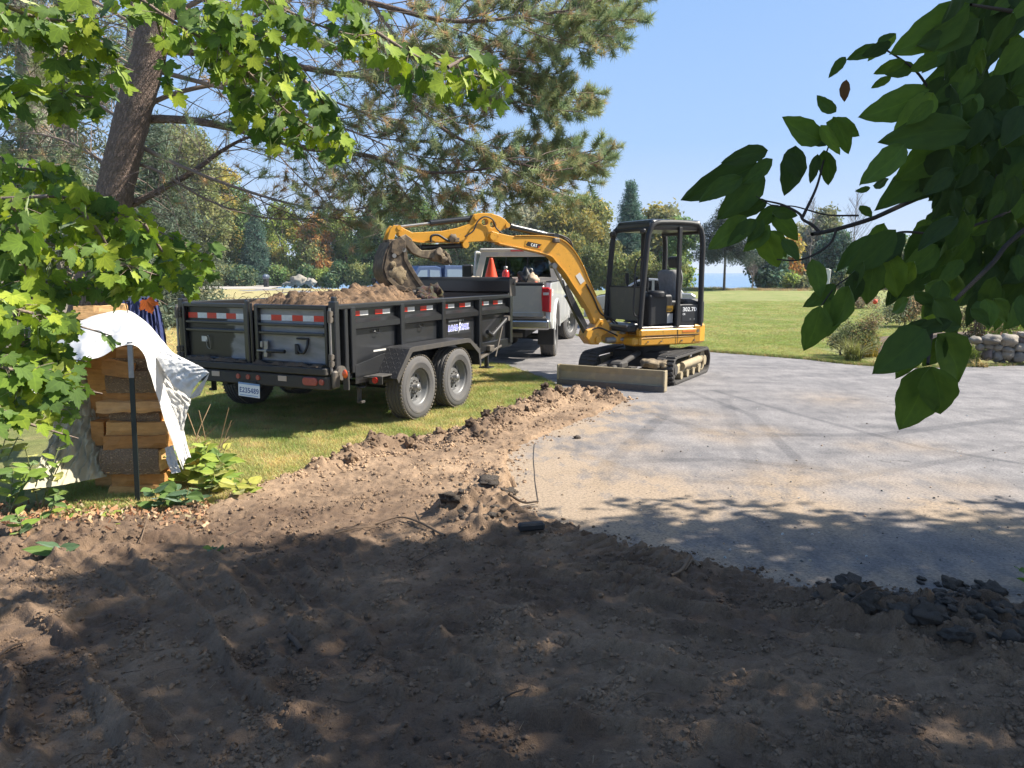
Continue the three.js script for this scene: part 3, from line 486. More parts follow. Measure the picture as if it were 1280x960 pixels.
  for (const s of [-1, 1]) mesh('roll_bracket', [bx(0.02, 0.26, 0.2, s * (W - 0.005), 1.47, -L + 0.02, 0.006), rod([s * (W + 0.003), 1.53, -L], [s * (W + 0.03), 1.53, -L], 0.03)], M.wornSteel, TR);
  // under frame, axles, tongue, jack
  mesh('frame', [...[-0.45, 0.45].map((x) => bx(0.08, 0.17, L + 0.2, x, 0.54, -L / 2 - 0.1)), ...[0.3, 1.65, 3, 4.1].map((z) => bx(1.9, 0.09, 0.07, 0, 0.57, -z))], M.blackDull, TR);
  for (const z of [1.19, 2.12]) mesh('axle', [rod([-W - 0.1, 0.382, -z], [W + 0.1, 0.382, -z], 0.04), bx(0.09, 0.14, 0.5, 0.72, 0.46, -z), bx(0.09, 0.14, 0.5, -0.72, 0.46, -z)], M.blackDull, TR);
  mesh('tongue', [bar([-0.5, 0.52, -L + 0.1], [-0.03, 0.52, -L - 1.35], 0.09, 0.13), bar([0.5, 0.52, -L + 0.1], [0.03, 0.52, -L - 1.35], 0.09, 0.13), bx(0.16, 0.12, 0.35, 0, 0.56, -L - 1.45), bx(0.7, 0.45, 0.4, 0, 0.78, -L - 0.35, 0.02)], M.blackDull, TR);
  mesh('jack', [rod([0.18, 0.12, -L - 0.9], [0.18, 1.05, -L - 0.9], 0.04), bx(0.2, 0.02, 0.2, 0.18, 0.11, -L - 0.9)], M.black, TR);
  // lever and ram on the last bay, bottom step
  mesh('side_lever', [rod([W - 0.0, 0.80, -3.55], [W + 0.01, 1.02, -4.02], 0.03, 0.03, 8), rod([W, 0.80, -3.55], [W, 0.86, -3.40], 0.03, 0.03, 8)], M.plastic, TR).add(shadowed(Object.assign(new THREE.Mesh(merge([rod([W - 0.03, 1.02, -4.02], [W + 0.05, 1.02, -4.02], 0.04, 0.04, 12), rod([W - 0.02, 0.95, -3.95], [W - 0.02, 0.48, -3.7], 0.014)]), M.wornSteel), { name: 'lever_joint' })));
  mesh('front_step', [bar([W - 0.02, 0.42, -2.72], [W - 0.05, 0.62, -3.9], 0.07, 0.03), bx(0.1, 0.08, 0.14, W - 0.02, 0.62, -3.5)], M.wornSteel, TR);
  // maker's name on the third bay
  const nm = canvasMat(512, 160, (c, w, h) => {
    c.fillStyle = '#2a2b2e'; c.fillRect(0, 0, w, h); c.font = 'bold 100px sans-serif'; c.textAlign = 'center'; c.lineJoin = 'round'; c.setTransform(1, 0, -0.12, 1, 8, 0);
    for (const [t, x] of [['LOAD', 128], ['TRAIL', 378]]) { c.lineWidth = 11; c.strokeStyle = '#eef0fa'; c.strokeText(t, x, 112, 225); c.fillStyle = '#2c38c8'; c.fillText(t, x, 112, 225); }
    c.fillStyle = '#f2f2f8'; c.beginPath(); for (const [x, y] of [[268, 8], [244, 84], [262, 84], [246, 152], [292, 66], [272, 66], [290, 8]]) c.lineTo(x, y); c.fill();
  });
  mesh('name_decal', [printGeo(0.62, 0.165, 0.002).rotateY(PI / 2).translate(W - 0.0665, 0.965, -2.70)], nm, TR);
  mesh('warning_decal', [printGeo(0.24, 0.02, 0.002).rotateY(PI / 2).translate(W - 0.0665, 0.83, -0.86)], M.white, TR);
  mesh('warning_decal', [printGeo(0.4, 0.02, 0.002).rotateY(PI / 2).translate(W - 0.0665, 1.06, -2.62)], M.white, TR);
  // the load
  const NX = 120, NZ = 230, g = new THREE.PlaneGeometry(2.02, 4.1, NX, NZ).rotateX(-PI / 2), p = g.attributes.position, cl = [];
  for (let i = 0; i < p.count; i++) {
    const x = p.getX(i), z = p.getZ(i) - 2.1, s = -z;
    let h = 1.285 + 0.05 * sst(-0.6, 0.5, x) + 0.17 * exp(-(((x - 0.45) / 0.5) ** 2) - (((s - 1.45) / 0.75) ** 2)) + 0.09 * exp(-(((x - 0.2) / 0.6) ** 2) - ((s - 0.35) / 0.35) ** 2) + 0.12 * exp(-(((x - 0.3) / 0.5) ** 2) - (((s - 2.3) / 0.45) ** 2));
     h -= 0.09 * sst(1.75, 2.1, s) + 0.3 * sst(2.6, 3.6, s) + 0.1 * sst(0.75, 0.98, abs(x)) + 0.1 * sst(-0.2, -1, x);
    h += 0.04 * fbm(x * 3, z * 3, 4) + 0.02 * n2(x * 12, z * 12) + 0.7 * clods(x + 9, z + 30, 0.12, 3, 0.55) + 0.7 * clods(x + 9, z + 30, 0.05, 4, 0.6) + 0.4 * clods(x + 9, z + 30, 0.022, 6, 0.6);
    h = lerp(1.29, h, sst(0.05, 0.22, s)); h = lerp(1.32, h, sst(1.01, 0.9, abs(x)) || 0); p.setY(i, h); const t = clamp(0.42 + 0.7 * fbm(x * 2.5 + 3, z * 2.5, 3) + 0.25 * n2(x * 14, z * 14)); cl.push(lerp(0.09, 0.32, t), lerp(0.056, 0.195, t), lerp(0.032, 0.105, t));
  }
  g.setAttribute('color', new THREE.Float32BufferAttribute(cl, 3)); g.computeVertexNormals();
  const ld = thing('soil_heap', 'heap of loose brown soil filling the black dump trailer', 'soil', [-2.791, 0, -8.297], -TH);
  mesh('soil_surface', [g.translate(0, 0, -2.1)], M.soil, ld);
  const r = rng(77), roots = [];
  for (let i = 0; i < 90; i++) { const x = rnd(r, -0.6, 0.95), s = rnd(r, 0.1, 2.4), y = 1.36 + rnd(r, 0, 0.1), a = rnd(r, 0, TAU), l = rnd(r, 0.06, 0.2); roots.push(tube([[x, y, -s], [x + cos(a) * l * 0.5, y + rnd(r, 0.0, 0.07), -s + sin(a) * l * 0.5], [x + cos(a) * l, y + rnd(r, -0.03, 0.1), -s + sin(a) * l]], 0.0035, 5, 4)); }
  for (const [x, s] of [[0.55, 0.12], [0.3, 0.1]]) roots.push(tube([[x, 1.3, -s], [x + 0.02, 1.45, -s], [x + 0.05, 1.52, -s]], 0.004, 5, 4));
  mesh('roots', roots, mat([0.2, 0.13, 0.075], 0.9), ld).userData.kind = 'stuff';
  for (const [x, s, q, k] of [[0.62, 2.55, 0.14, 1], [0.5, 2.95, 0.13, 2], [0.75, 2.3, 0.08, 3]]) { const c = lump(q, k, 0.5, 3); const n = c.attributes.position.count; c.setAttribute('color', new THREE.BufferAttribute(new Float32Array(n * 3).map((_, i) => [0.1, 0.075, 0.05][i % 3] * (0.8 + 0.5 * n2(i * 0.37, k))), 3)); mesh('root_clod', [c.translate(x, 1.37, -s)], M.soil, ld); }
}
// ---------- mini excavator ----------
const EX = [2.30, 12.64], EA = 115.5 * D2R, EXC = thing('mini_excavator', 'yellow tracked mini excavator with a black canopy and its bucket resting in the trailer', 'excavator', [EX[0], 0, -EX[1]], EA);
{
  const fx = -sin(EA), fd = cos(EA);
  const bp = (u, v) => { const [s, y] = onPlane(u, v, EX[0], EX[1], fx, fd); return [s, y]; };          // [metres in front of the slew ring, height] in the boom's plane
  const side = (pts, w, x = 0, bev = 0.008, holes = []) => plate(pts.map(([u, v]) => { const [s, y] = bp(u, v); return [s, y]; }), w, bev, holes.map((h) => h.map(([u, v]) => bp(u, v)))).rotateY(PI / 2).translate(x, 0, 0);   // x of the outline -> forward (-z)
  const pt = (u, v, x = 0) => { const [s, y] = bp(u, v); return [x, y, -s]; };
  const pin = (u, v, r, w, x = 0) => { const p = pt(u, v, x); return rod([p[0] - w / 2, p[1], p[2]], [p[0] + w / 2, p[1], p[2]], r, r, 16); };
  const T = (o) => o;
  // --- undercarriage
  const uc = new THREE.Group(); uc.name = 'undercarriage'; uc.rotation.y = 150.6 * D2R - EA; EXC.add(uc);
  { const dx = 2.22 - EX[0], dd = 12.58 - EX[1], c = cos(EA), s = sin(EA); uc.position.set(dx * c - (-dd) * s, 0, dx * s + (-dd) * c); }
  const stad = (L, y0, y1, n = 10) => { const r = (y1 - y0) / 2, c = (y0 + y1) / 2, p = []; for (let i = 0; i <= n; i++) { const a = -PI / 2 + i / n * PI; p.push([L / 2 - r + cos(a) * r, c + sin(a) * r]); } for (let i = 0; i <= n; i++) { const a = PI / 2 + i / n * PI; p.push([-L / 2 + r + cos(a) * r, c + sin(a) * r]); } return p; };
  for (const s of [-1, 1]) {
    const x = s * 0.625, belt = [plate(stad(2.06, 0.02, 0.445), 0.29, 0.006, [stad(1.98, 0.06, 0.405)]).rotateY(PI / 2).translate(x, 0, 0)];
    const path = new THREE.CatmullRomCurve3(stad(2.06, 0.02, 0.445, 12).map(([a, b]) => V(0, b, a)), true, 'centripetal'), n = 64;
    for (let i = 0; i < n; i++) { const p = path.getPointAt(i / n), t = path.getTangentAt(i / n), a = atan2(t.y, t.z); for (const q of [-1, 1]) belt.push(bx(0.135, 0.032, 0.042, 0, 0, 0, 0.008).rotateX(-a).translate(x + q * 0.074, p.y, p.z + (q > 0 ? 0.014 : -0.014))); }
    mesh('track', belt, M.dustyBlack, uc);
    const fr = [plate([[-0.72, 0.16], [-0.6, 0.30], [-0.1, 0.33], [0.5, 0.30], [0.72, 0.25], [0.72, 0.14], [-0.72, 0.11]], 0.16, 0.02).rotateY(PI / 2).translate(x, 0, 0)];
    fr.push(rod([x + 0.09 * s, 0.27, 0.5], [x + 0.09 * s, 0.26, -0.45], 0.065, 0.06, 14));
    for (const z of [-0.5, -0.18, 0.14, 0.46]) fr.push(rod([x - 0.12, 0.12, z], [x + 0.12, 0.12, z], 0.062, 0.062, 16));
    fr.push(rod([x - 0.06, 0.365, 0.1], [x + 0.06, 0.365, 0.1], 0.035, 0.035, 12));
    mesh('track_frame', fr, M.bladeDirt, uc);
    for (const [z, nm] of [[0.79, 'sprocket'], [-0.79, 'idler']]) mesh(nm, [rod([x - 0.07, 0.232, z], [x + 0.07, 0.232, z], 0.165, 0.165, 22), rod([x - 0.11, 0.232, z], [x + 0.12 * s + (s > 0 ? 0 : 0), 0.232, z], 0.085, 0.08, 16)], nm === 'idler' ? M.dustyBlack : M.bladeDirt, uc);
  }
  mesh('carbody', [bx(0.95, 0.2, 0.7, 0, 0.36, 0, 0.03), rod([0, 0.42, 0], [0, 0.54, 0], 0.36, 0.36, 32), bx(1.0, 0.14, 0.16, 0, 0.27, -0.3), bx(1.0, 0.14, 0.16, 0, 0.27, 0.3)], M.blackDull, uc);
  mesh('blade_arm', [bar([-0.34, 0.30, -0.2], [-0.34, 0.2, -1.52], 0.09, 0.11), bar([0.34, 0.30, -0.2], [0.34, 0.2, -1.52], 0.09, 0.11), rod([0, 0.42, -0.4], [0, 0.28, -1.5], 0.045), bx(0.2, 0.12, 0.3, 0, 0.32, -1.25, 0.03)], M.dustyBlack, uc);
  { const prof = [[0.0, 0.015], [0.022, 0.015], [0.035, 0.05], [-0.02, 0.11], [-0.025, 0.22], [0.012, 0.315], [0.0, 0.325], [-0.045, 0.315], [-0.06, 0.2], [-0.06, 0.08]];
    mesh('dozer_blade', [plate(prof, 1.68, 0.003).rotateY(PI / 2).rotateY(PI / 2).rotateY(PI / 2).rotateY(PI / 2).rotateY(0).applyMatrix4(new THREE.Matrix4().set(0, 0, 1, 0, 0, 1, 0, 0, -1, 0, 0, 0, 0, 0, 0, 1)).translate(0, 0, -1.6), bx(0.03, 0.30, 0.12, -0.83, 0.17, -1.58), bx(0.03, 0.30, 0.12, 0.83, 0.17, -1.58)], M.bladeDirt, uc);
    const e = mesh('cutting_edge', [bx(1.68, 0.085, 0.018, 0, 0.055, -1.632, 0.004)], M.wornSteel, uc); }
  mesh('rag_bundle', [lump(0.14, 4, 0.4, 2, 0.5).translate(-0.45, 0.36, -1.15), lump(0.1, 5, 0.4, 2, 0.6).translate(-0.6, 0.34, -1.0)], M.mudSteel, uc);
  // --- house
  const hp = []; // plan outline [x, forward]
  for (const [x, z] of [[-0.50, 0.60], [-0.52, 0.57], [-0.525, -0.5], [-0.47, -0.66], [-0.3, -0.76], [0, -0.8], [0.3, -0.76], [0.47, -0.66], [0.525, -0.5], [0.525, 0.57], [0.50, 0.60]]) hp.push([x, z]);
  const body = (y0, y1, k = 1) => plate(hp.map(([x, z]) => [x * k, z * k]), y1 - y0, 0.02).rotateX(-PI / 2).translate(0, (y0 + y1) / 2, 0);
  mesh('house_skirt', [body(0.555, 0.70, 0.985)], M.yellow, EXC);
  mesh('house_side', [body(0.70, 0.815, 1.0)], M.yellow, EXC);
  mesh('rear_cover', [plate([[-0.52, -0.46], [-0.53, -0.56], [-0.47, -0.70], [-0.3, -0.80], [0, -0.84], [0.3, -0.80], [0.47, -0.70], [0.53, -0.56], [0.52, -0.46], [0.4, -0.45], [-0.4, -0.45]], 0.31, 0.03).rotateX(-PI / 2).translate(0, 0.72, 0)], M.yellow, EXC);
  mesh('engine_hood', [bx(0.94, 0.42, 0.42, 0.02, 1.06, 0.52, 0.05)], M.blackDull, EXC);
  mesh('floor_plate', [bx(1.0, 0.03, 1.1, 0, 0.835, 0.0, 0.01), bx(0.85, 0.07, 0.25, 0.05, 0.86, -0.62, 0.02)], M.steel, EXC);
  mesh('side_stripe', [bx(0.004, 0.035, 0.26, -0.526, 0.765, 0.34, 0.001)], mat([0.75, 0.2, 0.02], 0.5), EXC);
  mesh('side_label', [bx(0.004, 0.05, 0.05, -0.5265, 0.765, 0.52, 0.001)], M.mudSteel, EXC);
  // front lower: swing bracket and casting
  mesh('swing_bracket', [side([[757, 405], [758, 414], [748, 419], [744, 430], [734, 430], [727, 420], [729, 412], [738, 409], [745, 398], [752, 398]], 0.24, 0, 0.015), pin(742, 424, 0.05, 0.30), pin(747, 404, 0.035, 0.34)], M.yellow, EXC);
  mesh('front_casting', [bx(0.5, 0.2, 0.3, 0.05, 0.67, -0.68, 0.04), bx(0.3, 0.13, 0.2, -0.33, 0.62, -0.6, 0.03), bx(0.16, 0.1, 0.08, 0.2, 0.87, -0.7, 0.02)], M.yellow, EXC);
  mesh('swing_cylinder', [rod([-0.14, 0.64, -0.8], [-0.30, 0.66, -0.45], 0.035), rod([-0.1, 0.63, -0.95], [-0.14, 0.64, -0.8], 0.05)], M.steel, EXC);
  mesh('front_plate', [bx(0.9, 0.17, 0.03, 0.02, 0.80, -0.585, 0.01), bx(0.5, 0.1, 0.16, -0.15, 0.82, -0.66, 0.02)], M.dustyBlack, EXC);
  // --- canopy
  const X = 0.49, zf = -0.455, zr = 0.56, yr = 2.36;
  const post = (pts, r = 0.033) => tube(pts, r, 40, 8);
  for (const s of [-1, 1]) {
    mesh('canopy_post', [post([[s * X, 0.84, zf - 0.13], [s * X, 1.3, zf - 0.10], [s * X, 2.0, zf - 0.04], [s * X, 2.30, zf + 0.0], [s * X, 2.43, zf + 0.10], [s * X, 2.455, zf + 0.3], [s * X, 2.455, zr - 0.25], [s * X, 2.43, zr - 0.08], [s * X, 2.30, zr], [s * X, 1.6, zr + 0.02], [s * X, 0.84, zr + 0.02]], 0.045)], M.blackDull, EXC);
    mesh('side_post', [bx(0.06, 1.56, 0.07, s * X, 1.62, 0.13, 0.012)], M.blackDull, EXC);
  }
  mesh('canopy_roof', [new RoundedBoxGeometry(0.99, 0.17, 1.0, 4, 0.07).translate(0, 2.425, (zf + zr) / 2 + 0.02)], mat([0.02, 0.021, 0.023], 0.3, 0, { phys: 1, clearcoat: 0.5, clearcoatRoughness: 0.25, tone: dusty }), EXC);
  mesh('roof_beam', [rod([-X, 2.36, zf + 0.02], [X, 2.36, zf + 0.02], 0.03), bx(0.95, 0.13, 0.05, 0, 2.36, zr - 0.02, 0.02), bx(0.10, 0.09, 0.10, 0.46, 2.30, zf - 0.04, 0.03)], M.blackDull, EXC);
  mesh('front_panel', [bx(0.92, 0.52, 0.012, 0, 1.20, zf - 0.09, 0.003).rotateX(0)], mat([0.085, 0.09, 0.092], 0.35, 0, { tone: dusty, toneM: 0.6, phys: 1, clearcoat: 0.3 }), EXC);
  mesh('panel_rail', [rod([-0.46, 1.465, zf - 0.09], [0.46, 1.465, zf - 0.09], 0.012)], M.blackDull, EXC);
  mesh('grab_handle', [tube([[-X, 1.9, zf - 0.05], [-X + 0.03, 1.92, zf - 0.13], [-X + 0.05, 1.8, zf - 0.19], [-X + 0.04, 1.4, zf - 0.22], [-X + 0.02, 1.12, zf - 0.24], [-X, 1.03, zf - 0.22], [-X, 1.02, zf - 0.11]], 0.013, 40, 7)], M.plastic, EXC);
  // --- inside: seat, consoles, levers
  const seat = mesh('seat', [new RoundedBoxGeometry(0.46, 0.14, 0.48, 3, 0.05).translate(0, 1.18, 0.12)], M.plastic, EXC);
  mesh('seat_back', [new RoundedBoxGeometry(0.46, 0.52, 0.16, 4, 0.07).rotateX(-0.2).translate(0, 1.48, 0.33)], M.greyFabric, EXC);
  mesh('headrest', [new RoundedBoxGeometry(0.28, 0.19, 0.12, 3, 0.05).rotateX(-0.15).translate(0, 1.86, 0.42)], M.plastic, EXC);
  mesh('seat_belt', [tube([[-0.24, 1.1, 0.25], [-0.28, 1.3, 0.3], [-0.2, 1.6, 0.42], [-0.1, 1.75, 0.46]], 0.018, 16, 6)], M.plastic, EXC);
  mesh('battery_box', [bx(0.14, 0.34, 0.40, -0.42, 1.02, 0.36, 0.015)], M.blackDull, EXC);
  mesh('model_label', [printGeo(0.3, 0.26, 0.003).rotateY(-PI / 2).translate(-0.4925, 1.05, 0.37)], canvasMat(300, 260, (c, w, h) => { c.fillStyle = '#26272a'; c.fillRect(0, 0, w, h); c.fillStyle = '#f3f3f0'; c.font = 'bold 88px sans-serif'; c.fillText('302.7D', 6, 100, w - 14); c.font = 'bold 42px sans-serif'; c.fillText('CR', 8, 160); c.fillStyle = '#70726f'; c.fillRect(150, 215, 26, 22); c.fillRect(230, 215, 26, 22); }), EXC);
  mesh('side_console', [new RoundedBoxGeometry(0.2, 0.5, 0.46, 3, 0.05).translate(-0.30, 1.10, -0.12), lathe([[0.001, 0.04], [0.14, 0.035], [0.16, 0], [0.15, -0.06]], 24).translate(-0.30, 1.37, -0.15)], M.plastic, EXC);
  mesh('side_console', [new RoundedBoxGeometry(0.2, 0.5, 0.5, 3, 0.05).translate(0.34, 1.12, -0.02)], M.plastic, EXC);
  mesh('warning_label', [printGeo(0.13, 0.1, 0.003).rotateY(-PI / 2).translate(-0.403, 1.12, 0.04), ], canvasMat(64, 48, (c, w, h) => { c.fillStyle = '#8a6a1c'; c.fillRect(0, 0, w, h); c.fillStyle = '#2a2418'; c.fillRect(6, 22, 52, 8); c.fillRect(6, 34, 40, 6); }), EXC);
  mesh('white_label', [printGeo(0.11, 0.15, 0.003).rotateY(-PI / 2).translate(-0.403, 0.97, 0.05)], M.white, EXC);
  for (const [x, z, h] of [[-0.28, -0.28, 0.32], [0.32, -0.25, 0.38]]) mesh('joystick', [tube([[x, 1.3, z], [x + 0.01, 1.42, z - 0.02], [x, 1.3 + h, z - 0.05]], (t) => 0.012 + 0.02 * sst(0.4, 0.7, t), 16, 8)], M.plastic, EXC);
  for (const x of [-0.07, 0.07]) mesh('travel_lever', [tube([[x, 0.86, -0.35], [x, 1.2, -0.36], [x, 1.5, -0.28], [x * 1.3, 1.58, -0.27]], 0.013, 20, 7), lump(0.03, 3, 0.05, 1).translate(x * 1.3, 1.6, -0.27)], M.plastic, EXC);
  // --- boom
  const up = smoothLine([[612, 289], [619, 291], [641, 295.6], [670, 295.4], [686, 297], [697, 299.5], [706, 305], [715, 315], [725, 332], [732.5, 350], [742, 371], [749, 384], [752.5, 396], [751, 406]], 48), lo = smoothLine([[742, 408], [737, 396], [732, 385], [725, 373], [715, 358], [704, 341], [694, 329], [687, 320.5], [677, 316.5], [656, 311.5], [637.5, 307.5], [621, 304], [611, 301.5]], 48);
  const boomO = [...up, ...lo, [606, 297], [607.5, 291]];
  const boom = mesh('boom', [side(boomO, 0.15, 0, 0.006), pin(612, 296, 0.055, 0.30)], M.yellow, EXC);
  // flanges stand proud along the edges
  const flange = (pts, w, t) => { const c = new THREE.CatmullRomCurve3(pts.map(([u, v]) => V(...pt(u, v)))), n = 40, gs = []; for (let i = 0; i < n; i++) { const a = c.getPointAt(i / n), b = c.getPointAt((i + 1) / n), q = b.clone().sub(a).multiplyScalar(0.06); gs.push(bar(a.clone().sub(q).toArray(), b.clone().add(q).toArray(), w, t, [1, 0, 0]).applyMatrix4(new THREE.Matrix4())); } return gs; };
  const ribbon = (pts, w, t) => { const P = smoothLine(pts, 44).map(([u, v]) => bp(u, v)), q = []; const inn = P.map((p, i) => { const a = P[max(0, i - 1)], b = P[min(P.length - 1, i + 1)], L = hypot(b[0] - a[0], b[1] - a[1]); return [p[0] - (b[1] - a[1]) / L * t, p[1] + (b[0] - a[0]) / L * t]; }); return plate([...P, ...inn.reverse()], w, 0.002).rotateY(PI / 2); };
  mesh('boom_flange', [ribbon([[621, 304], [637.5, 307.5], [656, 311.5], [677, 316.5], [687, 320.5], [694, 329], [704, 341], [715, 358], [725, 373], [732, 385]], 0.19, 0.014)], M.yellow, boom);
  mesh('boom_flange', [ribbon([[641, 295.6], [670, 295.4], [686, 297], [697, 299.5], [706, 305], [715, 315], [725, 332], [732.5, 350], [742, 371]].reverse(), 0.18, 0.012)], M.yellow, boom);
  { const p = pt(664, 306.5, -0.079), a = pt(650, 303.5), b = pt(678, 309.5), ang = atan2(a[1] - b[1], b[2] - a[2]);
    mesh('maker_mark', [printGeo(0.28, 0.085, 0.002).rotateY(-PI / 2).rotateX(ang).translate(...p)], canvasMat(280, 85, (c, w, h) => { c.fillStyle = '#c08a1e'; c.fillRect(0, 0, w, h); c.fillStyle = '#151310'; c.beginPath(); for (const [x, y] of [[10, 60], [40, 10], [270, 10], [220, 78], [30, 78]]) c.lineTo(x, y); c.fill(); c.fillStyle = '#f4f2ec'; c.font = 'bold 60px sans-serif'; c.fillText('CAT', 92, 66, 120); c.fillStyle = '#b5301c'; c.beginPath(); for (const [x, y] of [[212, 66], [232, 30], [240, 66]]) c.lineTo(x, y); c.fill(); }), boom);
    const p2 = pt(722, 348, -0.079), a2 = pt(712, 332), b2 = pt(732, 366), ang2 = atan2(a2[1] - b2[1], b2[2] - a2[2]);
    mesh('boom_label', [printGeo(0.16, 0.09, 0.002).rotateY(-PI / 2).rotateX(ang2).translate(...p2)], M.white, boom);
    mesh('work_lamp', [bx(0.09, 0.07, 0.10, -0.10, 0, 0, 0.015).translate(...pt(691, 301, 0))], M.wornSteel, boom); }
  mesh('boom_hose', [tube([pt(676, 293, 0.02), pt(700, 295, 0.02), pt(713, 304, 0.02), pt(716, 313, 0.02)], 0.017, 20, 7), tube([pt(676, 292, -0.04), pt(698, 294, -0.04), pt(711, 301, -0.04), pt(714, 309, -0.04)], 0.014, 20, 7)], M.plastic, boom);
  // --- hydraulic rams
  const ram = (a, b, k, r, x = 0, nm = 'boom_ram') => { const A = V(...pt(...a, x)), B = V(...pt(...b, x)), m = A.clone().lerp(B, k), o = mesh(nm, [rod(A.toArray(), m.toArray(), r, r, 14), rod(m.clone().lerp(A, 0.05).toArray(), m.toArray(), r * 1.15, r * 1.15, 14), rod(A.clone().add(V(-r * 1.2, 0, 0)).toArray(), A.clone().add(V(r * 1.2, 0, 0)).toArray(), r * 1.1, r * 1.1, 12)], M.black, EXC); mesh('ram_rod', [rod(m.toArray(), B.toArray(), r * 0.5, r * 0.5, 10), rod(B.clone().add(V(-r, 0, 0)).toArray(), B.clone().add(V(r, 0, 0)).toArray(), r * 0.9, r * 0.9, 12)], M.steel, o); };
  ram([732, 417], [691, 332], 0.58, 0.05, -0.02); mesh('ram_guard', [bar(pt(729, 408, -0.06), pt(704, 358, -0.06), 0.03, 0.09)], M.blackDull, EXC);
  ram([693.5, 296], [633, 282], 0.93, 0.047, 0, 'stick_ram');
  ram([590, 273], [496, 284], 0.57, 0.042, 0, 'bucket_ram');
  ram([580, 307], [512, 310], 0.8, 0.036, 0, 'thumb_ram');
  // --- stick
  const st = mesh('stick', [side([[590, 268], [600, 266.5], [612, 267], [623, 270.5], [630, 275], [635, 281], [632, 285], [623, 289], [615, 299], [607, 301.5], [579, 303], [552, 302.5], [524, 302.5], [510, 300], [497, 295], [494, 288], [500, 284], [514, 291], [551, 289], [571, 285], [585, 280]], 0.12, 0, 0.006, [ring(604, 278, 4.2, 12), ring(614, 281, 4, 12)]), pin(632, 282, 0.035, 0.17), pin(593, 272, 0.035, 0.17), pin(580, 306, 0.05, 0.16)], M.yellow, EXC);
  mesh('stick_flange', [ribbon([[571, 303.2], [552, 302.5], [524, 302.5], [510, 300]].reverse(), 0.16, 0.012)], M.yellow, st);
  mesh('stick_hose', [tube([pt(578, 296, -0.09), pt(588, 289, -0.10), pt(594, 277, -0.10), pt(602, 271.5, -0.10), pt(612, 275, -0.10), pt(617, 286, -0.1), pt(624, 292, -0.1)], 0.011, 40, 7), tube([pt(536, 303, -0.09), pt(536, 296, -0.10), pt(544, 294, -0.10), pt(553, 299, -0.1), pt(560, 302, -0.09)], 0.017, 30, 7)], M.plastic, st);
  mesh('hose_fitting', [lump(0.06, 6, 0.3, 1).translate(...pt(563, 298, -0.09)), bx(0.05, 0.06, 0.08, 0, 0, 0).translate(...pt(568, 300, -0.08))], M.mudSteel, st);
  // --- links, bucket, thumb
  mesh('bucket_link', [side([[489, 282], [497, 283], [500, 289], [492, 292], [488, 304], [483, 306], [482, 298], [485, 287]], 0.04, -0.09, 0.004), side([[489, 282], [497, 283], [500, 289], [492, 292], [488, 304], [483, 306], [482, 298], [485, 287]], 0.04, 0.09, 0.004), pin(496, 285, 0.032, 0.24)], M.yellow, EXC);
  const bucketSide = [[484, 302], [494, 297], [500, 302], [501, 312], [503, 325], [510, 337], [516, 347], [524, 358], [512, 361], [504, 364], [490, 361], [478, 350], [473.5, 336], [477.5, 316]];
  const bk = mesh('bucket', [side(bucketSide, 0.02, -0.235, 0.003), side(bucketSide, 0.02, 0.235, 0.003), ribbon([[483, 304], [477.5, 316], [473.5, 336], [478, 350], [490, 361], [504, 364], [522, 362]], 0.47, 0.02), bx(0.10, 0.2, 0.2, -0.1, 0, 0).translate(...pt(491, 309, 0)), bx(0.10, 0.2, 0.2, 0.1, 0, 0).translate(...pt(491, 309, 0))], M.bucketSteel, EXC); mesh('side_cutter', [side([[501, 312], [503, 325], [510, 337], [516, 347], [524, 358], [519, 359], [511, 348], [505, 338], [498, 325], [497, 312]], 0.035, -0.24, 0.003), side([[478, 350], [490, 361], [504, 364], [512, 361], [509, 357], [502, 359], [492, 356], [482, 347]], 0.03, -0.24, 0.003), side([[484, 302], [494, 297], [500, 302], [500, 312], [492, 320], [482, 316]], 0.05, -0.235, 0.004)], M.bucketSteel, bk);
  mesh('cutting_lip', [bar(pt(505, 363.5), pt(536, 366), 0.48, 0.022)], M.steel, bk);
  for (const x of [-0.2, -0.07, 0.07, 0.2]) mesh('bucket_tooth', [bar(pt(524, 362, x), pt(538, 366.5, x), 0.06, 0.03)], M.steel, bk);
  mesh('bucket_soil', [lump(0.125, 8, 0.35, 3, 0.9).scale(0.28, 1, 1).translate(...pt(491.5, 344, -0.235)), lump(0.19, 9, 0.3, 3).translate(...pt(497, 340, 0)), lump(0.05, 12, 0.35, 2, 1).scale(0.5, 1, 1).translate(...pt(484, 331, -0.24))], mat([0.34, 0.26, 0.155], 0.95, 0, { bumpS: 0.012, bumpM: 0.2, bump: speck }), bk);
  for (const [u, v] of [[486, 320], [498, 313]]) mesh('bucket_pin', [pin(u, v, 0.03, 0.52)], M.steel, bk);
  const th = mesh('bucket_thumb', [side([[498, 296], [505, 293], [512, 298], [517, 306], [525, 313], [536, 313], [549, 310], [556, 314], [561, 326], [560, 331], [553, 330], [546, 327], [538, 324], [524, 322], [512, 316], [505, 307]], 0.10, -0.03, 0.01, [ring(520.5, 309.5, 2.2, 10)])], M.mudSteel, EXC);
  mesh('thumb_tooth', [side([[545, 313], [549, 312], [550, 323], [546, 324]], 0.16, -0.03), side([[554, 316], [558, 317], [562, 329], [558, 329]], 0.16, -0.03)], M.mudSteel, th);
  mesh('thumb_mud', [lump(0.09, 21, 0.5, 2).translate(...pt(544, 319, -0.06)), lump(0.06, 22, 0.5, 2).translate(...pt(553, 323, -0.05))], M.mudSteel, th);
  // --- hoses, seams and fittings
  const hose = (pts, r = 0.012) => mesh('hydraulic_hose', [tube(pts, r, 30, 7)], M.plastic, EXC);
